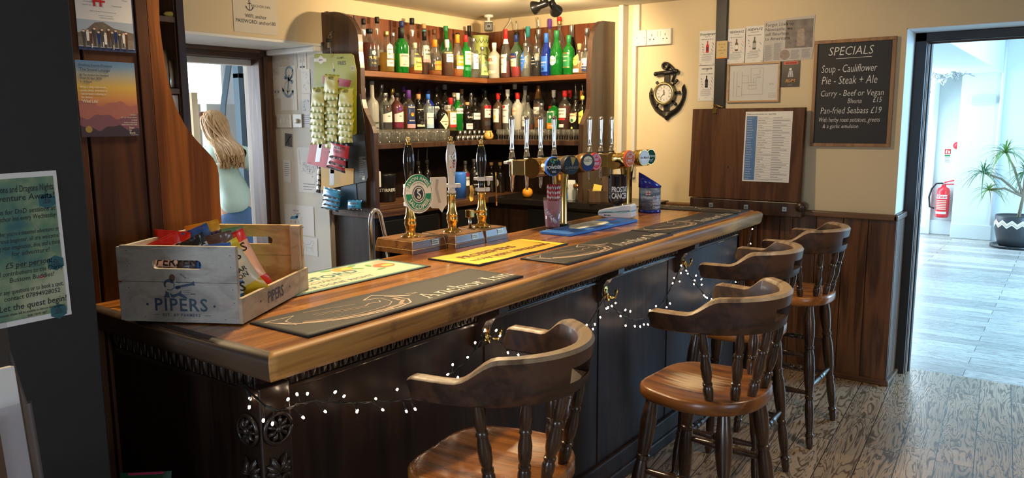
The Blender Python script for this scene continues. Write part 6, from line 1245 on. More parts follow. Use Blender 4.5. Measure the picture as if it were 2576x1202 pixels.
for k in range(4): b.line([(.172, .084-.004*k), (.192, .087-.005*k)], .0008, M_ink, FM, z)
b.arc_text('TRADE', .155, .095, .034, .0062, M_ink, FM, z, mid=1.0, bold=.01); b.text('MARK', .2, .075, .005, M_ink, FM @ Matrix.Rotation(0, 4, 'Z'), z, bold=.01)
rk = random.Random(2)
for u, v in ((.02, .19), (.02, .148), (.02, .09), (.022, .06), (.308, .18), (.308, .15), (.31, .09), (.312, .055), (.06, .012), (.285, .010)): b.disc(u, v, .0014, P('nail_dark', (0.05, 0.04, 0.03), .5), FM, z, 8)
b.build('front_end', crate)
b = MB(); BM = CR @ frame((0, CD, 0), (1, 0, 0), (0, 0, 1)); slot_panel(b, BM, .014, M_cry); b.box(CW-.03, CW-.001, CD-.03, CD-.0142, .066, CH, M_crs, .001, CR); b.build('back_end', crate)
b = MB(); b.box(-.010, 0, .0, CD, .108, CH-.004, M_crt, .001, CR); b.box(-.010, 0, .0, CD, .002, .104, M_crt, .001, CR); b.build('left_side', crate)
b = MB(); b.box(CW, CW+.011, -.001, CD+.001, 0, .068, M_crs, .001, CR); SM = CR @ frame((CW+.011, 0, 0), (0, 1, 0), (0, 0, 1)); b.text('PIPERS', .20, .021, .046, M_ink, SM, .0008, bold=.014, space=1.0, sx=.8); b.disc(.105, .036, .0034, M_ink, SM, .0008, 12); b.disc(.295, .037, .0034, M_ink, SM, .0008, 12); b.build('low_front_board', crate)
b = MB(); b.box(0, CW, .014, CD-.014, 0, .010, M_crs, 0, CR); b.build('bottom', crate)
PK = dict(red=P('foil_red', (0.70, 0.035, 0.025), .28, coat=.2), yellow=P('foil_yellow', (0.86, 0.60, 0.03), .28, coat=.2), blue=P('foil_blue', (0.03, 0.16, 0.52), .28, coat=.2), brown=P('foil_brown', (0.10, 0.055, 0.045), .28, coat=.2), green=P('foil_green', (0.16, 0.42, 0.22), .28, coat=.2), cream=P('foil_cream', (0.80, 0.74, 0.54), .32, coat=.2), pink=P('foil_pink', (0.80, 0.47, 0.34), .32, coat=.2), white=P('foil_white', (0.74, 0.75, 0.75), .3, coat=.2), black=P('foil_black', (0.02, 0.018, 0.018), .25, coat=.3), silver=P('foil_silver', (0.6, 0.6, 0.6), .25, .8), lime=P('foil_lime', (0.34, 0.36, 0.02), .42), palelime=P('foil_pale_lime', (0.50, 0.48, 0.13), .42), azure=P('foil_azure', (0.03, 0.30, 0.58), .28, coat=.2), darkred=P('foil_dark_red', (0.42, 0.015, 0.03), .28, coat=.2))
def packet(M, w_, h_, t_, bands, label, group=None, texts=(), seed=0, name='crisp_packet', cat='crisp packet', shapes=()):
    """pillow packet: local x across, y up from the bottom seal, z out; bands = [(v_end, colour)...]"""
    rq = random.Random(seed); nx, ny = 14, 22; b = MB(); ph = [rq.uniform(0, 6) for _ in range(6)]; org = M.translation.copy()
    def zf(i, j, sgn):
        u, v = i/nx, j/ny; e = math.sin(PI*min(1, max(0, u)))**.5; s_ = min(1, max(0, (v-.06)/.22))*min(1, max(0, (.94-v)/.22)); s_ = s_*(2-s_)
        return sgn*(.0006+t_*.5*e*s_*(1+.10*math.sin(9*u+ph[0]+4*v)+.10*math.sin(13*v+ph[1]+5*u)))+.05*w_*math.sin(5*v+ph[2])*.25+.002*math.sin(22*u+ph[3])*(1-s_)
    def xf(i, j): u, v = i/nx, j/ny; s_ = min(1, max(0, (v-.05)/.2))*min(1, max(0, (.95-v)/.2)); return (u-.5)*w_*(1-.07*s_)
    for sgn in (1, -1):
        for bi, (v1, col) in enumerate(bands):
            v0 = bands[bi-1][0] if bi else 0; j0, j1 = round(v0*ny), round(v1*ny); vs = []; fs = []
            for j in range(j0, j1+1):
                for i in range(nx+1): vs.append((xf(i, j), h_*j/ny, zf(i, j, sgn)))
            m_ = nx+1
            for j in range(j1-j0):
                for i in range(nx): q = (j*m_+i, j*m_+i+1, (j+1)*m_+i+1, (j+1)*m_+i); fs.append(q if sgn > 0 else q[::-1])
            b.add(vs, fs, PK[col], True, M)
    def surf(x, y, z):
        i = (x/w_+.5)*nx; j = y/h_*ny; return (x, y, zf(i, j, 1)+.0008+z)
    for st, y, s_, col, sh, bo in texts: b.text(st, 0, y*h_, s_, K[col] if col in K else PK[col], M, 0, shear=sh, bold=bo, fn=surf)
    for pts, col in shapes: b.add([surf(x*w_, y*h_, .0002) for x, y in pts], [tuple(range(len(pts)))], PK[col] if col in PK else K[col], False, M)
    for y in (.0, 1.0): pass
    # crimped seal ridges
    for v in (.015, .03, .97, .985):
        b.tube([(xf(i, v*ny), h_*v, zf(i, v*ny, 1)+.0004) for i in range(nx+1)], .0007, PK[bands[0][1] if v < .5 else bands[-1][1]], 4, M, False)
    o = b.build(name, None, org); return tag(o, label, cat, group)
def pk_cam(tl, tr, ly, h_, *a, width=None, lean=14, **k):
    """a packet facing the room whose top seal runs between two picture points, ly behind the crate front"""
    dd = ray((tl[0]+tr[0])/2, (tl[1]+tr[1])/2); c = CAM+dd*((cr_d.dot(Bp-Vector((CAM.x, CAM.y, 0)))+ly)/cr_d.dot(dd)); dx, dy = tr[0]-tl[0], tr[1]-tl[1]; l = math.hypot(dx, dy); r = (RT*dx-UP*dy)/l; up = (RT*dy+UP*dx)/l
    up = Matrix.Rotation(math.radians(-lean), 3, r) @ up; M = frame(c-up*h_, r, up)
    return packet(M, width or l*depth(c)/FPX, h_, *a, **k)
gp = 'crisp packets in the wooden crate'
TXP = [('PIPERS', .66, .034, 'black', 0, .014), ('EST. BY FARMERS', .60, .0075, 'black', 0, .01)]
def bn(a, c): return [(.14, a), (.80, c), (1, a)]
PL = (((496, 653), (595, 595), .115, .165, .034, [(.10, 'yellow'), (.24, 'yellow'), (.82, 'cream'), (1, 'yellow')], 'cream and yellow cheddar crisp packet leaning at the open front of the crate', TXP+[('CHEDDAR', .46, .018, 'black', 0, .01), ('& ONION', .36, .018, 'black', 0, .01), ('CRISPS', .29, .012, 'black', 0, .01)], -10),
 ((508, 622), (614, 571), .175, .175, .03, [(.18, 'red'), (.80, 'pink'), (1, 'red')], 'pink and red chilli crisp packet behind the cream one in the crate', TXP+[('CHILLI', .42, .022, 'black', 0, .01), ('SEA SALT', .52, .010, 'red', 0, .01)], -12),
 ((340, 612), (412, 590), .235, .15, .026, bn('green', 'cream'), 'green-topped crisp packet along the left side of the crate', TXP, -14),
 ((352, 622), (446, 580), .085, .16, .03, bn('red', 'pink'), 'crisp packet with wide glossy red top near the left front of the crate', TXP, -14),
 ((398, 577), (470, 583), .19, .15, .026, bn('red', 'red'), 'all red crisp packet peeping between the blue and the glossy red packets', TXP, -16),
 ((448, 590), (505, 566), .20, .17, .032, bn('blue', 'blue'), 'bright blue crisp packet standing in the middle of the crate', TXP, -16),
 ((440, 618), (490, 592), .10, .15, .028, bn('black', 'white'), 'black-topped crisp packet with white body before the bright blue one', TXP, -14),
 ((470, 568), (541, 553), .30, .17, .032, bn('yellow', 'brown'), 'brown crisp packet with yellow sealed top, tallest at the back of the crate', TXP, -16),
 ((500, 600), (570, 581), .155, .16, .03, bn('brown', 'brown'), 'all brown crisp packet in the middle of the crate', TXP, -16),
 ((508, 617), (552, 612), .065, .15, .026, bn('blue', 'white'), 'blue-topped crisp packet beside the cheddar packet at the crate front', TXP, -16),
 ((545, 577), (590, 571), .33, .15, .028, bn('green', 'green'), 'pale green crisp packet standing by the back end of the crate', TXP, -16))
for k, (tl, tr, zt, h_, t_, bd, lab, tx, ln) in enumerate(PL): pk_cam(tl, tr, zt, h_, t_, bd, lab, gp, texts=tx, width=max(.105, .0) if k > 1 else .12, lean=ln, seed=k+1)
def pkl(x, y, z, yaw, tilt, roll, cols, lab, seed, w_=.11, h_=.15, t_=.03):
    M = CR @ Matrix.Translation((x, y, z)) @ rotz(math.radians(yaw)) @ Matrix.Rotation(math.radians(90+tilt), 4, 'X') @ Matrix.Rotation(math.radians(roll), 4, 'Z')
    return packet(M, w_, h_, t_, cols, lab, gp, texts=TXP, seed=seed)
pkl(.275, .055, .012, 25, -4, 8, [(.6, 'blue'), (.92, 'white'), (1, 'blue')], 'white and blue crisp packet wedged low behind the open front board', 23, .085, .085)
pkl(.10, .034, .06, 2, -4, -4, bn('red', 'pink'), 'pink crisp packet showing through the left half of the handle slot', 24, .11, .13)
pkl(.17, .038, .06, -3, -4, 4, bn('brown', 'brown'), 'brown crisp packet showing through the middle of the handle slot', 25, .08, .13)
pkl(.235, .036, .06, 3, -4, 2, bn('blue', 'blue'), 'plain blue crisp packet filling the right end of the handle slot', 26, .09, .13)
# ------------------------------------------------------------------ papers and fittings on the walls
M_paper = P('white_paper', (0.76, 0.75, 0.72), .7, noise=.03, nscale=12); M_pap2 = P('grey_paper', (0.64, 0.64, 0.63), .7, noise=.05, nscale=12); M_ink2 = P('black_print', (0.03, 0.03, 0.032), .6); M_pencil = P('pencil_grey', (0.26, 0.26, 0.29), .7); M_bink = P('blue_pen', (0.12, 0.14, 0.42), .7)
class Sheet:
    """flat thing on a wall plane; pixel corners of the photograph give its place and size on that plane"""
    def __init__(s, plane, c, tl, br, mat, th=.0006, off=.001, tilt=0.0):
        s.fn = (lambda x, y: onx(x, y, c)) if plane == 'x' else (lambda x, y: ony(x, y, c))
        s.r = Vector((0, 1, 0)) if plane == 'x' else Vector((1, 0, 0))
        a, d = s.fn(*tl), s.fn(*br); s.W = (d-a).dot(s.r); s.H = a.z-d.z
        n = s.r.cross(Vector((0, 0, 1))); o = a+Vector((0, 0, -s.H))+n*off; s.M = frame(o, s.r, (0, 0, 1)) @ Matrix.Rotation(tilt, 4, 'Z')
        s.o = o; s.b = MB(); s.z = th+.0004
        if mat: s.b.box(0, s.W, 0, s.H, 0, th, mat, 0, s.M)
    def uv(s, x, y): q = s.M.inverted() @ s.fn(x, y); return q.x, q.y
    def T(s, st, u, v, size, mat, **k): s.b.text(st, u*s.W, v*s.H, size*s.H, mat, s.M, s.z, **k); return s
    def L(s, pts, wd, mat): s.b.line([(u*s.W, v*s.H) for u, v in pts], wd*s.H, mat, s.M, s.z); return s
    def F(s, pts, mat, dz=0): s.b.flat([(u*s.W, v*s.H) for u, v in pts], mat, s.M, s.z+dz); return s
    def R(s, u0, u1, v0, v1, mat, dz=0): s.b.rect(u0*s.W, u1*s.W, v0*s.H, v1*s.H, mat, s.M, s.z+dz); return s
    def D(s, u, v, r, mat, dz=0): s.b.disc(u*s.W, v*s.H, r*s.H, mat, s.M, s.z+dz, 20); return s
    def lines(s, u0, u1, v0, v1, n, mat, h=.35, seed=0):
        rq = random.Random(seed)
        for k in range(n):
            v = lerp(v1, v0, (k+.5)/n); t = (v1-v0)/n*h; s.R(u0, lerp(u0, u1, rq.uniform(.75, 1)), v-t/2, v+t/2, mat)
        return s
    def done(s, name, label, cat, group=None): return tag(s.b.build(name, None, s.o), label, cat, group)
# --- far wall, Y = 5
Y5 = 4.999
def bottle_art(s, u, v, h, w_, col, lab): s.F([(u-w_, v), (u+w_, v), (u+w_, v+h*.6), (u+w_*.4, v+h*.75), (u+w_*.4, v+h), (u-w_*.4, v+h), (u-w_*.4, v+h*.75), (u-w_, v+h*.6)], col); s.R(u-w_*.9, u+w_*.9, v+h*.15, v+h*.5, lab, .0002)
def gin_card(tl, br, title, sub, col, lab, label, fruit):
    s = Sheet('y', Y5, tl, br, M_paper); s.T(title, .5, .88, .085, M_ink2, bold=.02, shear=.1); s.T(sub, .5, .825, .035, M_ink2, bold=.01); s.T('MAKE THIS PHENOMENON', .5, .745, .03, M_ink2, bold=.016)
    bottle_art(s, .5, .37, .34, .09, col, lab); rq = random.Random(len(title))
    for k in range(4): s.L([(.15+.04*k, .64-.08*k), (.24+.02*k, .60-.08*k)], .012, (M_ink2, K[fruit])[k % 2]); s.L([(.80-.03*k, .66-.09*k), (.88-.02*k, .58-.09*k)], .014, (K[fruit], M_pencil)[k % 2]); s.D(.2, .40+.07*k, .012, K[fruit] if k < 2 else M_pencil)
    s.T('THE HOUSE SERVE', .5, .315, .03, M_ink2, bold=.016); s.lines(.15, .85, .13, .30, 6, M_pencil, .3, 3); s.T('* * *', .5, .06, .05, M_ink2); s.b.ring(.1*s.W, .05*s.H, .012*s.H, .018*s.H, K[fruit], s.M, s.z); s.b.ring(.9*s.W, .05*s.H, .012*s.H, .018*s.H, K['green'], s.M, s.z)
    return s.done('gin_leaflet', label, 'leaflet', 'gin leaflets on the far wall')
gin_card((1761, 79), (1799, 164), 'Doppelganger', 'APERITIVO', K['red'], K['maroon'], 'gin leaflet with a red bottle pinned left of the black timber', 'red')
gin_card((1758, 165), (1797, 253), 'renegade', 'GIN', K['black'], K['dgrey'], 'gin leaflet with a black bottle below the red bottle leaflet', 'grey')
gin_card((1832, 74), (1874, 160), 'SIDEWAYZ', 'SLOE GIN', K['brown'], K['white'], 'gin leaflet with a brown bottle touching the right edge of the black timber', 'orange')
gin_card((1876, 67), (1920, 158), 'SIDEWAYZ', 'LONDON DRY', K['dgrey'], K['grey'], 'gin leaflet with a dark bottle next to the newspaper cutting', 'peach')
s = Sheet('y', 4.9718, (1803, 104), (1829, 146), P('sticky_yellow', (0.62, 0.48, 0.22), .7)); s.R(0, 1, 0, .05, K['orange'])
for k, t_ in enumerate(('do not use', 'this', 'or the other', 'ones')): s.T(t_, .5, .78-.17*k, .10, M_ink2, shear=.2)
s.done('sticky_note', 'yellow sticky note on the black timber', 'note')
s = Sheet('y', Y5, (1923, 48), (2046, 152), None); M_news = P('newsprint', (0.55, 0.52, 0.49), .75, noise=.06, nscale=20); M_nimg = P('news_photo', (0.20, 0.17, 0.15), .6, noise=.8, nscale=26)
s.b.prism([(0, 0), (s.W*.2, s.H*.01), (s.W*.97, s.H*.04), (s.W, s.H*.3), (s.W*.985, s.H*.6), (s.W, s.H), (s.W*.4, s.H*.97), (s.W*.02, s.H*.93)], .0006, M_news, s.M)
for k, t_ in enumerate(('Forget coals to', 'Newcastle: we', 'sell Bourbon', 'to Americans')): s.T(t_, .03, .82-.105*k, .105, M_ink2, align='LEFT')
s.R(.44, .97, .30, .93, M_nimg); s.F([(.66, .34), (.82, .34), (.80, .72), (.68, .72)], P('news_mid', (0.36, 0.29, 0.24), .6, noise=.5, nscale=60), .0002); s.b.ring(.44*s.W, .16*s.H, 0, .125*s.H, M_news, s.M, s.z+.0002); s.D(.44, .16, .115, P('news_round', (0.30, 0.24, 0.22), .6, noise=.5, nscale=70), .0004)
for u0, u1, v0, v1, n in ((.03, .19, .05, .40, 22), (.22, .38, .05, .44, 24), (.56, .74, .06, .26, 12), (.77, .95, .07, .27, 12)): s.lines(u0, u1, v0, v1, n, M_pencil, .45, n)
s.done('newspaper_cutting', 'torn newspaper cutting about bourbon with a brown photograph', 'newspaper cutting')
# framed floor plan
s = Sheet('y', Y5, (1833, 161), (1961, 256), None); fr = thing('framed_plan', 'floor plan in a pale wooden frame above the lifted bar flap', 'framed plan', s.o); M_oak = W('pale_oak', (0.38, 0.22, 0.09), (0.52, 0.33, 0.15), 0, 1.2, .4)
b = MB(); fw = .012
for a in ((0, s.W, 0, fw), (0, s.W, s.H-fw, s.H), (0, fw, fw, s.H-fw), (s.W-fw, s.W, fw, s.H-fw)): b.box(*a, 0, .016, M_oak, .002, s.M)
b.build('frame', fr); s.b.rect(fw, s.W-fw, fw, s.H-fw, M_paper, s.M, .004); s.z = .0046
for p in ([(.18, .16), (.18, .78), (.28, .78), (.28, .16), (.18, .16)], [(.28, .5), (.40, .5), (.40, .68), (.28, .68)], [(.40, .34), (.55, .34), (.55, .5), (.40, .5), (.40, .34)], [(.45, .5), (.45, .86), (.68, .86), (.68, .2), (.28, .2)], [(.50, .5), (.50, .62), (.55, .62), (.55, .5)], [(.50, .70), (.62, .70), (.62, .84)], [(.80, .12), (.92, .12), (.92, .22), (.80, .22), (.80, .12)], [(.12, .14), (.12, .8)]): s.L(p, .006, M_pencil)
s.T('BAR', .22, .4, .03, M_ink2); s.T('RESTAURANT', .475, .42, .028, M_ink2); s.T('GARDEN', .84, .44, .03, M_ink2); s.T('FIRE PLAN', .86, .16, .028, K['red']); s.T('KITCHEN', .6, .62, .024, M_ink2)
s.b.build('plan_sheet', fr); b = MB(); b.rect(fw, s.W-fw, fw, s.H-fw, G('picture_glass', (0.97, 0.97, 0.97), .01), s.M, .010); b.build('glass', fr)
s = Sheet('y', Y5, (1966, 154), (2011, 218), P('poster_dark', (0.055, 0.045, 0.035), .35)); s.R(.14, .88, .86, .98, P('poster_red', (0.62, 0.08, 0.04), .4)); s.T('NEW RELEASE', .51, .885, .085, M_ink2, bold=.02, sx=.8)
for k in range(7): s.F([(.34+.05*k, .38), (.38+.05*k, .38), (.44+.03*k, .62), (.41+.03*k, .62)], M_paper if k % 2 else M_pencil, .0002)
s.D(.5, .68, .05, M_paper, .0003); s.T('RUM', .5, .18, .17, K['bronze'], bold=.02, shear=.2); s.T('spiced', .5, .06, .06, K['grey']); s.done('rum_poster', 'small dark rum poster with red banner beside the framed plan', 'poster')
# raised bar flap
TL, TR, BR_, BL_ = ony(1753, 274, 4.915), ony(2022, 270, 4.915), ony(2006, 507, 4.90), ony(1736, 494, 4.90)
flap = thing('bar_flap', 'brown wooden bar hatch flap lifted up against the wall', 'bar flap', (-1.76, 4.93, 1.06)); M_flap = W('flap_wood', (0.06, 0.022, 0.008), (0.125, 0.052, 0.02), 2, .8, .45, spec=.25); xl, xr = (TL.x+BL_.x)/2-.015, (TR.x+BR_.x)/2+.01
zt_, zb_ = (TL.z+TR.z)/2, (BL_.z+BR_.z)/2
b = MB(); b.loft([[(xl, 4.885, zb_), (xr, 4.885, zb_), (xr, 4.93, zb_), (xl, 4.93, zb_)], [(xl, 4.915, zt_), (xr, 4.915, zt_), (xr, 4.96, zt_), (xl, 4.96, zt_)]], M_flap, False)
for u, v in ((.36, .35), (.73, .19)): q = Vector((lerp(xl, xr, u), lerp(4.885, 4.915, v)-.0006, lerp(zb_, zt_, v))); b.disc(0, 0, .007, M_rub, frame(q, (1, 0, 0), (0, .05, 1)), 0, 12)
b.build('board', flap)
b = MB(); b.box(xl+.01, xr+.02, 4.88, 4.954, 1.0, zb_-.004, M_endp, .006); b.lathe([(0, -.03), (.03, -.03), (.03, .03), (0, .03)], M_endp, 16, Matrix.Translation((xr+.01, 4.905, zb_-.03)) @ Matrix.Rotation(PI/2, 4, 'X')); b.build('hinge_batten', flap)
for px in (1789, 1877, 1974):
    q = ony(px, 518, 4.879); b = MB(); b.box(q.x-.014, q.x+.014, 4.874, 4.8798, 1.035, 1.062, P('blue_grey_steel', (0.38, 0.48, 0.56), .35, .6), .001); b.lathe([(.004, 0), (.003, .002), (0, .002)], M_rub, 8, Matrix.Translation((q.x, 4.8738, 1.048)) @ Matrix.Rotation(PI/2, 4, 'X')); b.build('hinge_plate', flap)
q = ony(1801, 268, 4.93); b = MB(); b.box(q.x-.013, q.x+.013, 4.905, 4.968, zt_-.03, zt_+.006, M_brass, .002); b.tube([(q.x, 4.93, zt_), (q.x, 4.925, zt_+.02), (q.x+.012, 4.915, zt_+.022), (q.x+.05, 4.915, zt_+.008)], .005, M_brass, 8); b.box(q.x-.016, q.x+.016, 4.92, 4.935, zt_+.02, zt_+.026, M_brass, .001); b.build('brass_catch', flap)
# events list on the flap
fm = frame((xl, 4.884, zb_), (1, 0, 0), (0, .03/(zt_-zb_), 1)); q0 = ony(1866, 455, 4.885); q1 = ony(1995, 279, 4.91)
u0, v0, u1, v1 = q0.x-xl, q0.z-zb_, q1.x-xl, q1.z-zb_; b = MB(); Wd, Hh = u1-u0, v1-v0; Mq = fm @ Matrix.Translation((u0, v0, .0006)); b.box(0, Wd, 0, Hh, 0, .0006, M_paper, 0, Mq); z = .0012
b.text("What's on at the Anchor Inn - April 2026", .03*Wd, .955*Hh, .011, M_ink2, Mq, z, 'LEFT', .01); b.rect(.03*Wd, .26*Wd, .02*Hh, .935*Hh, P('table_blue', (0.08, 0.19, 0.42), .6), Mq, z); nr = 26; rq = random.Random(8)
days = ['Wednesday 1st', 'Friday 3rd', 'Sunday 5th', 'Monday 6th', 'Tuesday 7th', 'Wednesday 8th', 'Sunday 12th', 'Tuesday 14th']; evs = ['Dungeons and Dragons', 'Baaaa Collective', 'Easter Sunday Roast', 'Live Music', 'The Walkout', 'Anchor Community Shanty Choir', 'Big Tree Pottery', 'Huntsman Club', 'Open Mic', 'The Sound Lounge']
for k in range(nr):
    v = .925-.905*(k+.6)/nr; b.rect(.26*Wd, .97*Wd, (v-.012)*Hh, (v-.0095)*Hh, M_pencil, Mq, z); b.text(days[k % 8], .045*Wd, v*Hh, .0068, M_paper, Mq, z+.0004, 'LEFT', .012); b.text(evs[k % 10], .28*Wd, v*Hh, .0068, M_ink2, Mq, z, 'LEFT', .012); b.rect(.60*Wd, (.60+rq.uniform(.15, .35))*Wd, v*Hh, (v+.008)*Hh, M_pencil, Mq, z)
tag(b.build('events_list', None, Mq.translation), 'white events list with a blue date column pinned to the raised flap', 'notice')
# specials chalkboard
s = Sheet('y', Y5, (2052, 104), (2240, 370), None); cb = thing('specials_chalkboard', 'black specials chalkboard in a brown wooden frame', 'chalkboard', s.o); b = MB(); fw = .02; M_cf = W('chalkboard_frame_wood', (0.22, 0.11, 0.04), (0.36, 0.19, 0.075), 2, 1.2, .45)
for a in ((0, s.W, 0, fw), (0, s.W, s.H-fw, s.H), (0, fw, fw, s.H-fw), (s.W-fw, s.W, fw, s.H-fw)): b.box(*a, 0, .022, M_cf, .002, s.M)
b.build('frame', cb); M_chalk = P('chalk', (0.82, 0.82, 0.80), .9); s.b.box(fw, s.W-fw, fw, s.H-fw, 0, .012, P('blackboard', (0.016, 0.016, 0.017), .6, noise=.25, nscale=14), 0, s.M); s.z = .0126
for st, px, py, hpx, al in (('SPECIALS', 2139, 138, 27, 'CENTER'), ('Soup - Cauliflower', 2067, 184, 24, 'LEFT'), ('Pie - Steak + Ale', 2067, 213, 25, 'LEFT'), ('Curry - Beef or Vegan', 2064, 243, 19, 'LEFT'), ('Bhuna', 2132, 260, 16, 'LEFT'), ('£15', 2196, 257, 17, 'LEFT'), ('Pan-fried Seabass £19', 2064, 286, 20, 'LEFT'), ('With herby roast potatoes, greens', 2060, 307, 15, 'LEFT'), ('& a garlic emulsion', 2070, 322, 12, 'LEFT')):
    u, v = s.uv(px, py); dpt = depth(s.fn(px, py))/FPX; wmax = {'SPECIALS': 108, 'Soup - Cauliflower': 132, 'Pie - Steak + Ale': 132, 'Curry - Beef or Vegan': 150, 'Pan-fried Seabass £19': 144, 'With herby roast potatoes, greens': 146, '& a garlic emulsion': 86, 'Bhuna': 34, '£15': 20}[st]*dpt*.97
    sz = hpx*dpt*1.12; vv, ff = text2d(st, sz, 'LEFT', .0); w0_ = max(x for x, y in vv)-min(x for x, y in vv); sx = wmax/w0_
    s.b.text(st, u-(wmax/2 if al == 'CENTER' else 0), v, sz, M_chalk, s.M, s.z, 'LEFT', -.010, shear=.18, sx=sx)
u, v = s.uv(2096, 147); u2, v2 = s.uv(2195, 141); s.b.line([(u+.02, v-.004), (u2, v)], .0025, M_chalk, s.M, s.z); s.b.build('blackboard', cb)
# sockets
s = Sheet('y', Y5, (1604, 78), (1692, 111), None); so = thing('socket_panel', 'white double wall socket with fused switch beside the shelves', 'socket', s.o); M_sk = P('socket_white', (0.70, 0.69, 0.64), .35)
for nm, a, c in (('fused_switch', 0, .30), ('double_socket', .31, 1)):
    b = MB(); b.box(a*s.W, c*s.W, 0, s.H, 0, .03, M_sk, .004, s.M)
    def hole(u, v, w_, h_, m=M_rub): b.rect((u-w_)*s.W, (u+w_)*s.W, (v-h_)*s.H, (v+h_)*s.H, m, s.M, .0304)
    if nm[0] == 'f': b.box(.10*s.W, .2*s.W, .34*s.H, .66*s.H, .03, .033, M_sk, .001, s.M); b.text('TV', .15*s.W, .78*s.H, .016, M_ink2, s.M, .0305); b.disc(.045*s.W, .5*s.H, .003, M_rub, s.M, .0304, 8); b.disc(.26*s.W, .5*s.H, .003, M_rub, s.M, .0304, 8)
    else:
        for c_ in (.47, .84): hole(c_, .62, .008, .07); hole(c_-.05, .36, .016, .035); hole(c_+.05, .36, .016, .035)
        for c_ in (.61, .70): b.box((c_-.02)*s.W, (c_+.02)*s.W, .55*s.H, .85*s.H, .03, .034, M_sk, .001, s.M)
    b.build(nm, so)
# anchor clock: anchor with ship's wheel knobs round a roman dial
kx = depth(ony(1678, 235, 4.95))/FPX; ck = thing('anchor_clock', 'dark metal anchor-shaped wall clock with roman numerals', 'clock', ony(1678, 235.6, 4.999)); CO = ony(1678, 235.6, 4.9985); CMx = frame(CO, (1, 0, 0), (0, 0, 1)); M_iron = P('anchor_iron', (0.030, 0.027, 0.024), .38, .55, coat=.2, noise=.3, nscale=30); M_abr = P('aged_brass', (0.42, 0.34, 0.18), .32, .9); M_dial = P('clock_dial', (0.62, 0.61, 0.57), .4)
def cq(x, y): return ((x-468)/6.0125*kx, -(y-635)/6.0125*kx)
b = MB(CMx); outer = [(215, 540), (180, 632), (192, 720), (225, 800), (285, 890), (360, 950), (430, 985), (485, 1052), (545, 985), (620, 945), (690, 890), (745, 800), (780, 710), (795, 600), (755, 500)]; inner = [(720, 600), (735, 640), (722, 720), (680, 800), (620, 860), (560, 890), (485, 905), (410, 890), (350, 855), (300, 790), (268, 710), (245, 640), (250, 622)]
OO = [cq(*p) for p in outer]; II = [cq(*p) for p in inner]; IR = II[::-1]; n = 30
def rs(pts, n):
    d = [0]
    for a, c in zip(pts, pts[1:]): d.append(d[-1]+math.hypot(c[0]-a[0], c[1]-a[1]))
    out = []
    for k in range(n+1):
        t = d[-1]*k/n; i = max(j for j in range(len(d)) if d[j] <= t+1e-9); i = min(i, len(pts)-2); f = (t-d[i])/max(1e-9, d[i+1]-d[i]); out.append((lerp(pts[i][0], pts[i+1][0], f), lerp(pts[i][1], pts[i+1][1], f)))
    return out
o_, i_ = rs(OO, n), rs(IR, n); b.loft([[(a[0], a[1], .004), (a[0], a[1], .016), (lerp(a[0], c[0], .5), lerp(a[1], c[1], .5), .030), (c[0], c[1], .016), (c[0], c[1], .004)] for a, c in zip(o_, i_)], M_iron, False)
b.box(*[cq(435, 0)[0], cq(522, 0)[0]], cq(0, 900)[1], cq(0, 340)[1], .004, .022, M_iron, .004)
p, q = cq(305, 337), cq(640, 308); b.tube([(p[0], p[1], .022), (q[0], q[1], .022)], 35/6.0125*kx, M_iron, 14)
for x, y in ((305, 337), (648, 312), (617, 305)): c = cq(x, y); b.lathe([(0, -.018), (.011, -.014), (.0155, -.004), (.0155, .005), (.011, .014), (0, .018)], M_iron, 14, Matrix.Translation((c[0], c[1], .028)))
c = cq(462, 222); b.lathe([(.013, 0), (.013, .03), (.0155, .036), (.023, .038), (.027, .034), (.027, 0)], M_iron, 24, Matrix.Translation((c[0], c[1], .004)), True, False, False)
b.tube([(c[0]+.02, c[1]+.006, .014), (c[0]+.05, c[1]-.02, .014), (c[0]+.062, c[1]-.06, .012), (c[0]+.045, c[1]-.11, .012)], [.012, .011, .010, .009], M_iron, 10)
b.build('anchor', ck)
b = MB(CMx); R0, R1 = 172/6.0125*kx, 128/6.0125*kx; b.lathe([(R0*.98, .004), (R0, .01), (R0, .048)], M_iron, 40, None, True, False, False); b.build('case', ck)
b = MB(CMx); b.lathe([(R0, .046), (R0*1.01, .052), (R0*.95, .060), (R0*.84, .062), (R1*1.02, .056), (R1*.99, .048)], M_abr, 40, None, True, False, False); b.build('bezel', ck)
b = MB(CMx); b.disc(0, 0, R1, M_dial, None, .047, 36)
for k, nmr in enumerate(('XII', 'I', 'II', 'III', 'IIII', 'V', 'VI', 'VII', 'VIII', 'IX', 'X', 'XI')): a = PI/2-2*PI*k/12; b.text(nmr, 0, R1*.66, R1*.30, M_ink2, Matrix.Rotation(a-PI/2, 4, 'Z'), .0476, sx=.62, bold=.01)
b.ring(0, 0, R1*.60, R1*.615, M_pencil, None, .0475); b.build('dial', ck)
for nm, a, L, wd in (('hour_hand', 95, .50, .11), ('minute_hand', 226, .78, .06), ('second_hand', 132, .80, .018)):
    b = MB(CMx @ Matrix.Rotation(math.radians(a), 4, 'Z')); b.flat([(-.2*R1, -wd*R1*.35), (L*R1*.75, -wd*R1*.5), (L*R1, 0), (L*R1*.75, wd*R1*.5), (-.2*R1, wd*R1*.35)], M_ink2, None, .0495); b.build(nm, ck)
for x, y in ((330, 470), (650, 450), (262, 640), (690, 622), (330, 818), (632, 790)):
    c = Vector((*cq(x, y), 0)); d = c.normalized(); qd = d.to_track_quat('Z', 'Y').to_matrix().to_4x4(); b = MB(CMx @ Matrix.Translation((d.x*R0*.98, d.y*R0*.98, .026)) @ qd); LL = max(.018, c.length+.012-R0); b.lathe([(.007, 0), (.007, LL*.3), (.010, LL*.35), (.010, LL*.45), (.007, LL*.5), (.011, LL*.7), (.011, LL*.9), (.006, LL), (0, LL)], M_iron, 12); b.build('wheel_knob', ck)

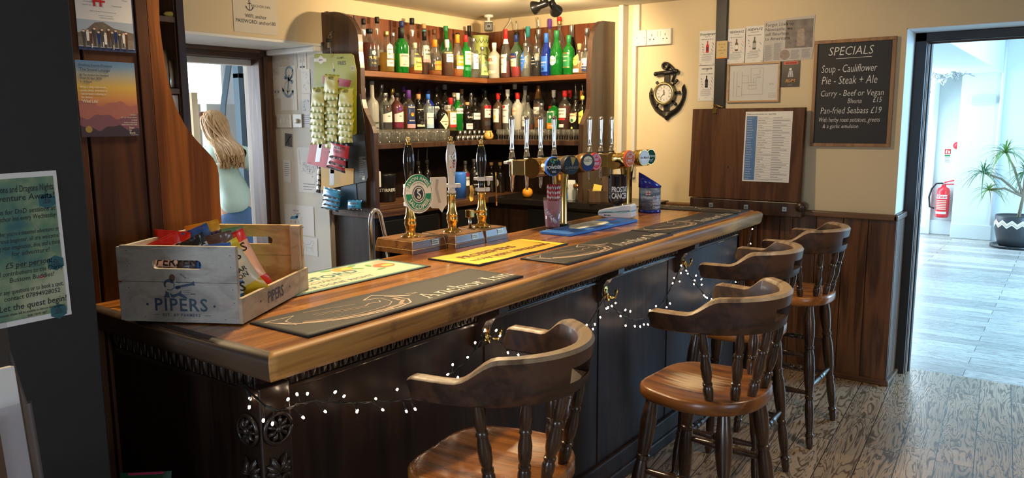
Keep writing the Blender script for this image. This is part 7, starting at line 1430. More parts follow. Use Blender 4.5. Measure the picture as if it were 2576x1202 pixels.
# --- notice above the kitchen opening
s = Sheet('x', XL+.001, (583, -22), (699, 90), P('cream_notice', (0.66, 0.60, 0.50), .7)); u, v = s.uv(627, 14); anchor_art(s.b, u, v, .055, M_ink2, s.M, s.z, .09); u, v = s.uv(655, 20); s.b.text('ANCHOR INN', u, v, .021, M_ink2, s.M, s.z)
for st, px, py, h_ in (('WIFI: anchor', 642, 46, .030), ('PASSWORD: anchor180', 642, 60, .0295)): u, v = s.uv(px, py); s.b.text(st, s.W*.5, v, h_, M_ink2, s.M, s.z, bold=.014, sx=.92)
s.done('wifi_notice', 'cream wifi password notice with a black anchor above the kitchen opening', 'notice')
# --- drawings on the kitchen reveal
YR = 3.3595; rd = random.Random(21)
def scrib(s, n, mat, u0=.1, u1=.9, v0=.1, v1=.9, wd=.006, seed=1):
    rq = random.Random(seed)
    for _ in range(n):
        u, v = rq.uniform(u0, u1), rq.uniform(v0, v1); pts = [(u, v)]
        for _k in range(6): pts.append((min(u1, max(u0, pts[-1][0]+rq.uniform(-.12, .12))), min(v1, max(v0, pts[-1][1]+rq.uniform(-.07, .07)))))
        s.L(pts, wd, mat)
    return s
gd = 'drawings and notes on the kitchen reveal'
s = Sheet('y', YR, (684, 150), (717, 250), M_pap2, off=.0008); scrib(s, 8, M_pencil, seed=2).T('17', .6, .3, .1, M_bink).done('pencil_drawing', 'grey pencil sheet at the left edge of the reveal beside the door frame', 'drawing', gd)
s = Sheet('y', YR, (717, 125), (748, 172), M_pap2, off=.0008); scrib(s, 4, M_pencil, seed=3, wd=.01).done('pencil_drawing', 'blank-looking grey sheet above the blue anchor drawing', 'drawing', gd)
s = Sheet('y', YR, (702, 168), (749, 277), M_paper, off=.0018); M_abl = P('crayon_blue', (0.24, 0.37, 0.50), .8); M_rope = P('crayon_rope', (0.70, 0.66, 0.48), .8)
cx, cy, sc = .5, .55, 1
s.b.ring(.62*s.W, .85*s.H, .030, .044, M_abl, s.M, s.z); s.L([(.60, .80), (.45, .36)], .045, M_abl); s.L([(.36, .74), (.74, .66)], .04, M_abl); s.b.disc(.36*s.W, .75*s.H, .012, M_abl, s.M, s.z); s.b.disc(.76*s.W, .64*s.H, .014, M_abl, s.M, s.z)
s.L([(.18, .50), (.24, .42), (.34, .35), (.46, .31), (.60, .32), (.72, .38), (.78, .45)], .06, M_abl); s.F([(.12, .56), (.16, .42), (.28, .44)], M_abl); s.F([(.85, .46), (.72, .44), (.80, .33)], M_abl)
rope = [(.85, .92), (.76, .84), (.74, .76), (.66, .69), (.52, .67), (.36, .62), (.30, .54), (.34, .46), (.46, .42), (.58, .44), (.66, .52)]
for a, c in zip(rope, rope[1:]): s.L([a, c], .028, M_rope)
for a, c in zip(rope, rope[1:]):
    for t in (0, .5): m_ = (lerp(a[0], c[0], t), lerp(a[1], c[1], t)); s.L([(m_[0]-.02, m_[1]-.012), (m_[0]+.02, m_[1]+.012)], .006, M_ink2)
s.done('anchor_drawing', "child's drawing of a blue anchor with yellow rope on white paper", 'drawing', gd)
s = Sheet('y', YR, (686, 190), (708, 248), M_paper, off=.0028); scrib(s, 6, M_pencil, seed=4).D(.3, .3, .06, M_pencil).D(.7, .3, .06, M_pencil).done('pencil_drawing', 'narrow white slip with faint pencil figures left of the anchor drawing', 'drawing', gd)
s = Sheet('y', YR, (749, 133), (772, 174), M_paper, off=.0012)
for u in (.3, .5, .7): s.L([(u, .92), (u, .5)], .014, M_ink2)
s.b.ring(.3*s.W, .5*s.H, .06*s.H, .08*s.H, M_pencil, s.M, s.z); s.b.ring(.72*s.W, .5*s.H, .06*s.H, .08*s.H, M_pencil, s.M, s.z); s.L([(.5, .5), (.55, .05)], .04, M_pencil); s.R(.2, .42, .1, .2, M_ink2).R(.56, .8, .1, .2, M_ink2).done('pencil_drawing', 'small sketch of three spoons at the top right of the reveal', 'drawing', gd)
s = Sheet('y', YR, (757, 175), (782, 234), M_paper, off=.0016); scrib(s, 9, M_bink, seed=6).done('pen_drawing', 'white sheet of blue pen doodles under the spoon sketch', 'drawing', gd)
s = Sheet('y', YR, (759, 237), (784, 320), M_paper, off=.0010); scrib(s, 5, M_bink, v0=.5, seed=7); s.lines(.1, .9, .08, .4, 5, M_bink, .2); s.done('handwritten_note', 'handwritten blue pen note tucked behind the green snack card', 'note', gd)
s = Sheet('y', YR, (714, 332), (737, 370), M_pap2, off=.001, tilt=-.08); s.R(.06, .94, .06, .94, P('photo_dark', (0.10, 0.095, 0.09), .5, noise=.8, nscale=60)); s.L([(.2, .2), (.5, .6), (.8, .8)], .05, M_pencil).L([(.5, .6), (.55, .2)], .04, M_pap2).done('small_photograph', 'small black and white photograph below the light switches', 'photograph')
s = Sheet('y', YR, (747, 370), (801, 486), M_paper, off=.0012); scrib(s, 6, M_pencil, v0=.45, seed=9); s.L([(.48, .52), (.74, .52), (.74, .42), (.48, .42), (.48, .52)], .006, M_pencil); s.lines(.25, .85, .04, .22, 3, M_pencil, .25, 2); s.T('90', .6, .45, .05, M_pencil).D(.75, .36, .015, M_pencil); s.L([(.1, .95), (.16, .60)], .006, M_pencil); s.done('pencil_drawing', 'large pencil drawing sheet behind the red nuts card', 'drawing', gd)
s = Sheet('y', YR, (711, 402), (733, 458), M_paper, off=.0014, tilt=-.03); s.lines(.2, .8, .25, .9, 7, M_pencil, .25, 5); s.done('handwritten_note', 'long narrow white slip pinned low on the reveal', 'note', gd)
s = Sheet('y', YR, (715, 512), (792, 594), M_paper, off=.0014, tilt=-.01); M_cb = P('crayon_sky_blue', (0.10, 0.33, 0.55), .8); s.T('MELLOW', .40, .78, .07, M_bink, shear=.2); s.T('ICE CREAM', .44, .69, .06, K['maroon'], shear=.2)
s.F([(.18, .50), (.24, .60), (.46, .62), (.44, .52)], M_cb).F([(.36, .58), (.42, .68), (.48, .68), (.46, .56)], M_cb).F([(.42, .26), (.66, .29), (.62, .24), (.44, .22)], M_cb)
for k in range(6): s.L([(.22+.05*k, .46), (.23+.05*k, .36)], .02, (K['red'], K['peach'], M_cb)[k % 3]); s.D(.56+.02*(k % 3), .34+.05*k, .012, M_ink2)
s.done('boat_drawing', "child's crayon drawing of a blue boat with red lettering", 'drawing', gd)
s = Sheet('y', YR, (750, 592), (800, 643), M_paper, off=.0010, tilt=-.03); s.L([(.25, .15), (.36, .55), (.62, .62), (.72, .85), (.82, .78), (.76, .62), (.72, .45), (.80, .18)], .014, M_pencil).L([(.40, .45), (.46, .18)], .012, M_pencil).L([(.66, .42), (.68, .2)], .012, M_pencil).L([(.36, .55), (.28, .66), (.24, .5)], .012, M_pencil).L([(.42, .42), (.70, .42)], .012, M_pencil); s.done('horse_drawing', 'pencil drawing of a horse below the boat drawing', 'drawing', gd)
for (tl, br, nm, lb) in (((698, 288), (736, 321), 'light_switch', 'white triple light switch plate on the kitchen reveal'), ((738, 287), (763, 321), 'dimmer_switch', 'white dimmer switch plate with round knob on the kitchen reveal')):
    s = Sheet('y', YR, tl, br, None); o = thing(nm, lb, 'light switch', s.o); b = MB(); b.box(0, s.W, 0, s.H, 0, .010, M_sk, .003, s.M); b.build('plate', o)
    if nm[0] == 'l':
        for k in range(3): b = MB(); b.box((.22+.23*k)*s.W, (.34+.23*k)*s.W, .33*s.H, .67*s.H, .010, .015, M_sk, .001, s.M); b.build('rocker', o)
    else: b = MB(); b.lathe([(.016, .010), (.015, .022), (.013, .024), (0, .024)], M_sk, 18, s.M @ Matrix.Translation((s.W/2, s.H*.48, 0))); b.build('knob', o)

# ------------------------------------------------------------------ snack cards hung on the shelf end panel
YK = 3.335
kh = thing('key_bunch', 'bunch of keys hanging from a hook on the shelf end panel', 'keys', ony(838, 85, 3.35)); q = ony(838, 80, 3.352); b = MB(); b.tube([(q.x, 3.361, q.z), (q.x, 3.345, q.z), (q.x-.005, 3.33, q.z-.01), (q.x, 3.325, q.z-.02), (q.x+.01, 3.33, q.z-.015)], .002, M_steel, 6); b.build('hook', kh)
b = MB(); b.tube([(q.x+.014*math.cos(a), 3.325, q.z-.034+.014*math.sin(a)) for a in [2*PI*k/14 for k in range(15)]], .0012, M_steel, 5); b.build('ring', kh)
for k in range(4): M = frame((q.x-.012+.008*k, 3.318-.003*k, q.z-.045), (math.cos(.5*k-.6), .3, 0), (.2*(k-1.5), 0, 1)); b = MB(); b.disc(0, -.008, .013, P('key_fob_black', (0.02, 0.022, 0.025), .4) if k < 3 else M_steel, M, .001, 14); b.box(-.011, .011, -.022, .002, -.001, .001, P('key_fob_black', (0.02, 0.022, 0.025), .4), .001, M); b.box(-.003, .003, -.055, -.02, -.0008, .0008, M_steel, 0, M); b.build('key', kh)
b = MB(); b.tube([(q.x+.003, 3.322, q.z-.05), (q.x+.004, 3.325, q.z-.16)], .0015, P('cord_grey', (0.4, 0.4, 0.38), .7), 5); b.build('cord', kh)
def card(name, label, quad, y, mat, deco=None, th=.0025):
    pts = [ony(x, yy, y) for x, yy in quad]; o = Vector((min(p.x for p in pts), y, min(p.z for p in pts))); M = frame(o, (1, 0, 0), (0, 0, 1)); b = MB(); pl_ = [(p.x-o.x, p.z-o.z) for p in pts]; b.prism(pl_, th, mat, M)
    if deco: deco(b, M, lambda x, yy: ((ony(x, yy, y).x-o.x), (ony(x, yy, y).z-o.z)), th+.0005)
    return tag(b.build(name, None, o), label, 'snack card')
M_cardl = P('card_lime', (0.32, 0.34, 0.015), .5); M_carddr = P('card_dark_red', (0.36, 0.02, 0.05), .4)
def d_scampi(b, M, f, z):
    b.flat([f(*p) for p in ((791, 147), (822, 147), (822, 155), (791, 155))], M_paper, M, z); b.flat([f(*p) for p in ((797, 151), (808, 139), (820, 151), (808, 162))], M_paper, M, z+.0002); u, v = f(808, 152.5); b.text('SMITHS', u, v, .011, K['maroon'], M, z+.0006, bold=.02)
    u, v = f(857, 148); b.text('SCAMPI', u, v, .020, P('dark_green_print', (0.08, 0.12, 0.02), .5), M, z, bold=.006); u, v = f(861, 163.5); b.text('FRIES', u, v, .033, M_ink2, M, z, bold=.012)
    u, v = f(841, 172); b.flat([(u, v), (u-.01, v-.01), (u, v-.024), (u+.01, v-.01)], M_ink2, M, z); b.line([(u, v), (u-.008, v+.035)], .006, M_paper, M, z)
    u, v = f(888, 171); b.rect(u-.014, u+.014, v-.014, v+.012, M_paper, M, z)
    for k in range(7): b.rect(u-.012+.0035*k, u-.0105+.0035*k, v-.012, v+.01, M_ink2, M, z+.0003)
    b.flat([f(*p) for p in ((813, 190), (885, 202), (880, 219), (812, 211))], M_carddr, M, z)
sc_q = [(791, 138), (794, 135), (884, 135), (890, 139), (897, 178), (897, 336), (894, 339), (791, 339)]
card('snack_card', 'lime green hanging card of fish snack packets', sc_q, YK-.004, M_cardl, d_scampi)
def hang(px, py, w_px, h_px, y, mat_b, label, group, seed, roll=0, texts=(), tilt=8, name='snack_packet', yaw=0, t_=.018):
    q = ony(px, py, y); k_ = depth(q)/FPX; W_, H_ = w_px*k_*1.32, h_px*k_; M = frame(q+Vector((0, 0, -H_)), (1, 0, 0), (0, 0, 1)) @ Matrix.Rotation(math.radians(yaw), 4, 'Y') @ Matrix.Translation((0, H_, 0)) @ Matrix.Rotation(math.radians(-tilt), 4, 'X') @ Matrix.Rotation(math.radians(roll), 4, 'Z') @ Matrix.Translation((0, -H_, 0)); return packet(M, W_, H_, t_, mat_b, label, group, texts, seed, name, 'snack packet')
gsf = 'fish snack packets on the lime card'; bl = [(.10, 'lime'), (.34, 'palelime'), (.9, 'palelime'), (1, 'lime')]; TXS = [('FRIES', .72, .022, 'black', 0, .012), ('scampi', .86, .012, 'black', 0, .0)]
cols = ((797+6, 219, 7, 16.0, 'left'), (836, 187, 9, 17.2, 'middle'), (872, 220, 7, 15.2, 'right')); sd = 40
for ci, (cx, y0, n_, st, cn) in enumerate(cols):
    for k in range(n_):
        lab = {0: 'fish snack packet at the top of the %s column on the lime card' % cn, n_-1: 'lowest fish snack packet of the %s column on the lime card' % cn}.get(k, 'fish snack packet in the %s column of the lime card, overlapped by those above it' % cn)
        sd += 1; hang(cx+random.Random(sd).uniform(-1.2, 1.2)-(.8 if ci == 0 else 0)+(8 if ci == 1 and k == 0 else 0)*0, y0+st*k, 40, 48, YK-.060+.0052*k, bl, lab, gsf, sd, roll=random.Random(sd+5).uniform(-3, 3)-(6 if ci == 1 and k == 0 else 0), texts=TXS if k == 0 else (), tilt=9, t_=.014)
# red nuts card with its three packets, mustard card, black cards, blue card
def d_win(rects, txt=None):
    def f_(b, M, f, z):
        for quad, m_ in rects: b.flat([f(*p) for p in quad], m_, M, z)
        if txt: u, v = f(*txt[1]); b.text(txt[0], u, v, .009, M_ink2, M, z+.0003)
    return f_
M_foil = PK['silver']
card('snack_card', 'red card for nuts hanging under the lime card', [(786, 338), (866, 338), (856, 431), (772, 411)], YK-.006+.003, P('card_red', (0.50, 0.02, 0.035), .4), d_win([([(803, 342), (815, 342), (805, 407), (793, 407)], M_foil), ([(804, 355), (812, 355), (809, 372), (803, 372)], K['bronze']), ([(865, 345), (877, 345), (875, 365), (863, 365)], M_foil)], ('24 x 50g', (780, 410))))
gn = 'red nut packets'
for k, (px, py, r_, lab) in enumerate(((857, 360, -7, 'upper red nuts packet with black flames clipped on the red card'), (853, 376, -9, 'middle red nuts packet overlapped by the upper one'), (851, 388, -11, 'lowest red nuts packet slanting over the mustard card'))):
    hang(px, py, 54, 41, YK-.040+.006*k, [(.12, 'black'), (.22, 'darkred'), (.9, 'darkred'), (1, 'black')], lab, gn, 70+k, roll=r_, texts=[("NOBBY'S", .62, .026, 'black', .25, .02), ('NUTS', .40, .022, 'black', .25, .02)], tilt=6)
card('snack_card', 'mustard yellow card below the red nuts card', [(808, 418), (890, 424), (890, 462), (809, 479)], YK-.002+.004, P('card_mustard', (0.62, 0.34, 0.02), .4), d_win([([(830, 422), (841, 422), (841, 465), (830, 467)], M_foil), ([(832, 424), (841, 424), (841, 436), (832, 436)], PK['black'])], ('24 x 50g', (818, 475))))
def d_blacktext(b, M, f, z):
    for k in range(12): u, v = f(904, 395+4.5*k); u2, v2 = f(904+random.Random(k).uniform(8, 17), 395+4.5*k); b.rect(u, u2, v-.002, v+.002, M_pencil, M, z)
    u, v = f(915, 446); b.rect(u-.012, u+.012, v-.016, v+.016, P('label_pale', (0.55, 0.58, 0.48), .5), M, z)
card('snack_card', 'tall black card with small white print beside the nuts packets', [(876, 338), (917, 338), (926, 445), (922, 456), (890, 462), (876, 420)], YK+.004, P('card_black', (0.022, 0.024, 0.028), .4), d_blacktext)
card('snack_card', 'narrow black card behind the tall black card by the shelf edge', [(880, 250), (906, 236), (921, 330), (922, 524), (886, 524), (888, 400)], YK+.010, P('card_black', (0.022, 0.024, 0.028), .4))
card('snack_card', 'dark blue card hanging lowest under the mustard card', [(860, 462), (896, 462), (900, 524), (852, 528)], YK+.007, P('card_navy', (0.012, 0.06, 0.13), .4))
gb = 'blue nut packets'
for k, (px, py, lab) in enumerate(((836, 474, 'topmost blue and black nuts packet in the pile under the mustard card'), (838, 485, 'second blue and black nuts packet down in the pile under the mustard card'), (836, 496, 'blue and black nuts packet third in the pile under the mustard card'), (835, 505, 'lowest blue and black nuts packet in the pile under the mustard card'))): hang(px, py, 50, 24, YK-.028+.006*k, [(.2, 'black'), (.55, 'azure'), (.92, 'azure'), (1, 'silver')], lab, gb, 80+k, roll=-6, tilt=14)
hang(892, 503, 40, 24, YK-.012, [(.12, 'black'), (.9, 'azure'), (1, 'azure')], 'single bright blue nuts packet at the foot of the dark blue card', gb, 88, roll=2, texts=[("NOBBY'S", .55, .020, 'black', .25, .02), ('NUTS', .22, .014, 'black', .25, .02)], tilt=5)
for k in range(4): hang(805-k*.6, 420+13*k, 12, 26, YK+.012, [(.3, 'black'), (1, 'silver')], ('silver and black snack packet edge poking out left of the mustard card, topmost', 'silver and black snack packet edge poking out left of the mustard card, second down', 'silver and black snack packet edge poking out left of the mustard card, third down', 'silver and black snack packet edge poking out at the mustard card lower left corner')[k], 'silver packets behind the mustard card', 90+k, roll=-8, tilt=4)

# ------------------------------------------------------------------ posters at the left
s = Sheet('x', XP+.0005, (187, 150), (351, 342), None, off=.0012); M_pos = bpy.data.materials.new('sunset_poster'); M_pos.use_nodes = True; nt = M_pos.node_tree; N = nt.nodes.new; bb = nt.nodes['Principled BSDF']; tc = N('ShaderNodeTexCoord'); sp_ = N('ShaderNodeSeparateXYZ'); mr = N('ShaderNodeMapRange'); mr.inputs['From Max'].default_value = s.H; cr = N('ShaderNodeValToRGB')
for i, (p_, c_) in enumerate(((.0, (0.16, 0.05, 0.07, 1)), (.38, (0.42, 0.13, 0.09, 1)), (.50, (0.60, 0.25, 0.08, 1)), (.66, (0.62, 0.40, 0.06, 1)), (.82, (0.36, 0.36, 0.28, 1)), (.93, (0.15, 0.27, 0.42, 1)), (1, (0.10, 0.22, 0.40, 1)))):
    e = cr.color_ramp.elements[i] if i < 2 else cr.color_ramp.elements.new(p_); e.position = p_; e.color = c_
nt.links.new(tc.outputs['Object'], sp_.inputs[0]); nt.links.new(sp_.outputs['Z'], mr.inputs['Value']); nt.links.new(mr.outputs['Result'], cr.inputs['Fac']); nt.links.new(cr.outputs['Color'], bb.inputs['Base Color']); bb.inputs['Roughness'].default_value = .45
s.b.box(0, s.W, 0, s.H, 0, .0006, M_pos, 0, s.M)
def ridge(v0, amp, mat, dz, seed): rq = random.Random(seed); ph = rq.uniform(0, 6); s.F([(0, 0)]+[(k/20, v0+amp*math.sin(k*.55+ph)+amp*.5*math.sin(k*1.3+ph*2)) for k in range(21)][::1]+[(1, 0)], mat, dz)
ridge(.44, .03, P('ridge_rose', (0.38, 0.13, 0.10), .45), .0001, 1); ridge(.27, .03, P('ridge_purple', (0.20, 0.075, 0.10), .45), .0002, 5); ridge(.12, .03, P('ridge_dark', (0.045, 0.025, 0.04), .45), .0003, 3)
s.z += .0004; M_pt = P('poster_navy_text', (0.04, 0.07, 0.14), .5); M_pw_ = P('poster_cream_text', (0.72, 0.66, 0.52), .5)
for st, v, h_, m_ in (('Evolving Events Presents', .925, .048, M_pt), ("'The Sound Lounge'", .865, .056, M_pt), ('@ The Anchor Inn Hartland', .80, .036, M_pt), ('Wed 22 Apr 2026', .755, .042, M_pt), ('3 - 4:30pm', .71, .038, M_pt), ('Bring a song, instrument,', .645, .037, M_pw_), ('poem, story, anecdote or', .60, .037, M_pw_), ('conversation relating to', .555, .037, M_pw_), ('the theme:', .51, .037, M_pw_), ("'Wild Life'", .45, .058, M_pw_)): s.T(st, .05, v, h_, m_, align='LEFT', bold=.014, sx=.92)
for st, v, h_ in (('Donation:', .285, .024), ('£3 / £4 / £5 per person', .25, .026), ('to attend', .215, .024), ('Tickets on Eventbrite', .18, .024), ('EVERYONE WELCOME!', .15, .024)): s.T(st, .97, v, h_, M_pw_, align='RIGHT', bold=.01, sx=.9)
for st, v in (('Scan', .105), ('to', .07), ('Book', .035)): s.T(st, .82, v, .038, M_pw_, align='LEFT', bold=.014)
s.D(.13, .10, .045, K['gold']); s.T('bit.ly/4UGer', .97, .012, .02, M_pw_, align='RIGHT'); s.done('events_poster', 'sunset mountain poster for a sound lounge on the brown partition', 'poster')
s = Sheet('x', XP+.0005, (176, -120), (342, 134), P('poster_navy', (0.02, 0.04, 0.12), .5), off=.0012); s.R(.0, .975, .035, 1, M_paper, .0002); v1 = s.uv(180, 45)[1]/s.H; M_ph = P('coast_photo_sky', (0.40, 0.47, 0.56), .5); s.R(0, .975, .045, v1, M_ph, .0004); s.F([(0, .045), (0, v1*.55), (.12, v1*.62), (.3, v1*.92), (.45, v1*.96), (.62, v1*.78), (.975, v1*.66), (.975, .045)], P('coast_photo_hill', (0.16, 0.12, 0.08), .5, noise=.5, nscale=60), .0006); s.R(0, .975, .045, v1*.42, P('coast_photo_ground', (0.20, 0.165, 0.135), .5, noise=.5, nscale=80), .0008)
rq = random.Random(12)
for k in range(13):
    u = .10+.062*k+rq.uniform(-.01, .01); h_ = v1*rq.uniform(.42, .56); v0 = v1*(.22+.08*(k % 2)); c_ = (M_ink2, K['white'], K['brown'], M_ink2, K['navy'])[k % 5]; s.F([(u-.02, v0), (u+.02, v0), (u+.026, v0+h_*.7), (u-.026, v0+h_*.7)], c_, .001); s.D(u, v0+h_*.78, .013, K['peach'], .0012); s.R(u-.02, u+.02, v0+h_*.83, v0+h_*.87, M_ink2, .0014); s.R(u-.018, u-.004, v0-h_*.3, v0, M_ink2, .001); s.R(u+.004, u+.018, v0-h_*.3, v0, (K['brown'], M_ink2, K['white'])[k % 3], .001)
s.z += .0006
for st, px, py, h_, al, bo in (('all bookings gone to', 222, 5, .022, 'CENTER', .01), ('RNLI Ilfracombe', 218, 13, .022, 'CENTER', .01), ('Functions', 312, 4, .026, 'CENTER', 0), ('Coastal Events', 292, 18, .030, 'CENTER', 0), ('Singing every Thursday at The Olive Room, Ilfracombe, 7pm', 258, 31, .019, 'CENTER', .006), ('www.instagram.com/northdevonshanty', 265, 41, .016, 'CENTER', .012), ('www.facebook.com/northdevonshanty', 268, 47, .016, 'CENTER', .012)):
    u, v = s.uv(px, py); s.b.text(st, u, v, h_*s.H*.62, M_ink2, s.M, s.z, al, bo, shear=.2 if bo == 0 else 0)
u, v = s.uv(247, 6)
for k in range(4): s.b.rect(u-.016+.009*k, u-.010+.009*k, v-.012, v+.02, K['red'] if k % 2 == 0 else M_paper, s.M, s.z)
s.b.rect(u-.018, u+.018, v+.0, v+.006, K['red'], s.M, s.z+.0002); s.done('shanty_poster', 'navy-edged poster with a group photo on a rocky coast pinned above the sunset poster', 'poster')
# games night poster on the pillar
s = Sheet('x', -1.7995, (-60, 441), (180, 792), M_paper, off=.001, tilt=math.radians(.8)); M_gg = bpy.data.materials.new('watercolour_green'); M_gg.use_nodes = True; nt = M_gg.node_tree; N = nt.nodes.new; bb = nt.nodes['Principled BSDF']; tc = N('ShaderNodeTexCoord'); ns = N('ShaderNodeTexNoise'); ns.inputs['Scale'].default_value = 9; ns.inputs['Detail'].default_value = 6; cr = N('ShaderNodeValToRGB')
for i, (p_, c_) in enumerate(((.34, (0.03, 0.13, 0.13, 1)), (.46, (0.14, 0.24, 0.14, 1)), (.56, (0.34, 0.38, 0.22, 1)), (.72, (0.46, 0.50, 0.36, 1)))):
    e = cr.color_ramp.elements[i] if i < 2 else cr.color_ramp.elements.new(p_); e.position = p_; e.color = c_
nt.links.new(tc.outputs['Object'], ns.inputs['Vector']); nt.links.new(ns.outputs['Fac'], cr.inputs['Fac']); nt.links.new(cr.outputs['Color'], bb.inputs['Base Color']); bb.inputs['Roughness'].default_value = .55
s.R(.05, .95, .035, .965, M_gg, .0001); s.z += .0004; M_dt = P('poster_black_text', (0.012, 0.02, 0.02), .5)
for st, v, h_, bo, cx in (('Dungeons and Dragons Nights,', .875, .062, .012, .52), ('Adventure Awaits!', .82, .058, .012, .52), ('Join us for DnD sessions at', .735, .046, .01, .50), ('the Anchor Inn every Wednesday', .69, .046, .01, .50), ("Whether you're a seasoned adventurer or", .595, .042, .006, .52), ("a curious beginner, all are welcome!", .55, .042, .006, .52), ('Bring your imagination, dice, and a thirst', .505, .042, .006, .52), ('for adventure!', .46, .044, .006, .56), ('£5 per person:', .385, .052, .014, .52), ('All contributions to the Charity', .335, .044, .006, .52), ('Bussom Buddies!', .29, .044, .006, .54), ('For any questions or to book a spot,', .215, .043, .01, .50), ('contact 07894928052', .172, .043, .01, .52), ('Let the quest begin!', .105, .058, .012, .52), ('character sheets will be available to borrow during sessions.', .072, .024, .014, .5), ('just turn up!', .045, .026, .014, .55)):
    vv, ff = text2d(st, h_*s.H, 'LEFT', 0); w0_ = max(x for x, y in vv); sx = min(.92, .86*s.W/w0_); s.b.text(st, cx*s.W, v*s.H, h_*s.H, M_dt, s.M, s.z, 'CENTER', bo, shear=.12, sx=sx)
s.R(.33, .72, .376, .379, M_dt)
for u, v in ((.84, .80), (.86, .375), (.83, .04)):
    c = (u*s.W, v*s.H); r_ = .019; hx = [(c[0]+r_*math.cos(a), c[1]+r_*.9*math.sin(a)) for a in [PI/6+PI/3*k for k in range(6)]]; s.b.flat(hx, P('dice_teal', (0.02, 0.11, 0.13), .5), s.M, s.z); tr = [(c[0]+r_*.55*math.cos(a), c[1]+r_*.5*math.sin(a)) for a in (PI/2, PI/2+2*PI/3, PI/2+4*PI/3)]; s.b.line(tr+[tr[0]], .0012, M_dt, s.M, s.z+.0002); s.b.text('20', c[0], c[1]-.004, .012, M_dt, s.M, s.z+.0003)
s.D(.66, .295, .014, P('dice_pink', (0.62, 0.18, 0.22), .5)); s.done('games_night_poster', 'green watercolour poster for a dragons games night on the black pillar', 'poster')

# ------------------------------------------------------------------ ceiling fittings
q = onz(1229, 38, ZC); cc = thing('security_camera', 'white dome-mounted security camera with black face in the ceiling corner', 'security camera', (q.x, q.y, ZC)); b = MB(); b.lathe([(.036, -.0005), (.036, -.012), (.030, -.018), (.011, -.020), (.011, -.05), (0, -.052)], M_sk, 24, Matrix.Translation((q.x, q.y, ZC))); b.build('mount', cc)
dv = (CAM-Vector((q.x, q.y, 2.3))).normalized(); fM = frame((q.x, q.y, ZC-.085), Vector((-dv.y, dv.x, 0)), (0, 0, 1)); fM = fM if fM.to_3x3().col[2].dot(dv) > 0 else frame((q.x, q.y, ZC-.085), Vector((dv.y, -dv.x, 0)), (0, 0, 1))
b = MB(fM); b.box(-.033, .033, -.032, .040, -.07, .028, M_sk, .012); b.build('housing', cc); b = MB(fM); b.box(-.032, .032, -.031, .030, .026, .034, M_blk, .006); b.lathe([(.012, .034), (.012, .038), (.007, .038), (.006, .035), (0, .035)], K['dgrey'], 18); b.ring(0, 0, .0125, .015, K['grey'], None, .0345); b.build('lens_face', cc)
p0 = ony(1287, 42, 4.99); b = MB(); b.tube([(p0.x, 4.985, ZC-.001), (p0.x-.01, 4.975, ZC-.04), (p0.x-.05, 4.97, ZC-.085), (p0.x-.075, 4.985, 2.305)], .005, M_sk, 6); tag(b.build('white_cable', None, (p0.x, 4.98, ZC)), 'white cable hanging from the ceiling above the right bottle shelf', 'cable')
M_lampb = P('lamp_black', (0.03, 0.028, 0.026), .35, coat=.3); M_lin = P('lamp_glow_orange', (0.9, 0.35, 0.08), .4, emit=(1.0, 0.35, 0.06, 2.0))
def spot(px, py, tgt, label):
    c = onz(px, py, 2.30); d = (Vector(tgt)-c).normalized(); q_ = d.to_track_quat('Z', 'Y').to_matrix().to_4x4(); t = thing('spot_lamp', label, 'spot lamp', (c.x, c.y, ZC), 0, 'black ceiling spot lamps'); M = Matrix.Translation(c) @ q_
    b = MB(M); b.lathe([(0, -.052), (.016, -.05), (.022, -.042), (.022, .010), (.03, .022), (.040, .045), (.042, .052), (.039, .052), (.028, .024), (.0, .02)], M_lampb, 24); b.build('lamp_head', t)
    b = MB(M); b.lathe([(.0385, .0515), (.036, .050), (.026, .026), (0, .022)], M_lin, 24); b.build('reflector', t)
    b = MB(); b.tube([c+Vector((0, 0, .015)), (c.x, c.y, ZC-.014)], .006, M_lampb, 8); b.lathe([(.03, -.0005), (.03, -.014), (0, -.014)], M_lampb, 20, Matrix.Translation((c.x, c.y, ZC))); b.build('stem', t)
spot(1361, 13, (-3.9, 3.9, 2.0), 'black ceiling spot lamp turned left with an orange glowing rim')
spot(1393, 17, (-2.9, 5.0, 1.9), 'black ceiling spot lamp turned away towards the far wall')
# ------------------------------------------------------------------ left shelf unit behind the partition
XU = -2.9; y1 = onx(470, 150, XU).y; uz = lambda py: onx(440, py, XU).z
su = thing('narrow_shelf_unit', 'narrow dark brown shelf unit beyond the curved end panel', 'shelf unit', (XU, y1-.2, 0)); M_su = W('shelf_unit_wood', (0.045, 0.018, 0.008), (0.10, 0.045, 0.02), 2, .9, .4); M_sul = W('shelf_unit_inner', (0.12, 0.06, 0.026), (0.20, 0.105, 0.048), 2, .9, .45)
top = 2.28; prof = [(0, .6), (.28, .6), (.28, top-.12), (.26, top-.05), (.20, top), (0, top)]
b = MB(); b.prism([(XU-.28+u, z) for u, z in prof], .03, M_su, Matrix(((1, 0, 0, 0), (0, 0, 1, y1-.03), (0, 1, 0, 0), (0, 0, 0, 1)))); b.box(XU-.27, XU-.015, y1-.034, y1-.0302, 1.0, 2.2, M_sul); b.build('side_board', su)
b = MB(); b.box(XU-.28, XU-.26, y1-.42, y1-.034, .6, top-.02, M_su); b.build('back_board', su)
for py in (42, 222): b = MB(); z = uz(py); b.box(XU-.26, XU-.006, y1-.42, y1-.034, z-.022, z, M_sul, .002); b.build('shelf', su)
b = MB(); b.box(XU-.28, XU, y1-.45, y1-.42, .6, top-.02, M_su); b.build('side_board', su); z1_, z2_ = uz(222), uz(42)
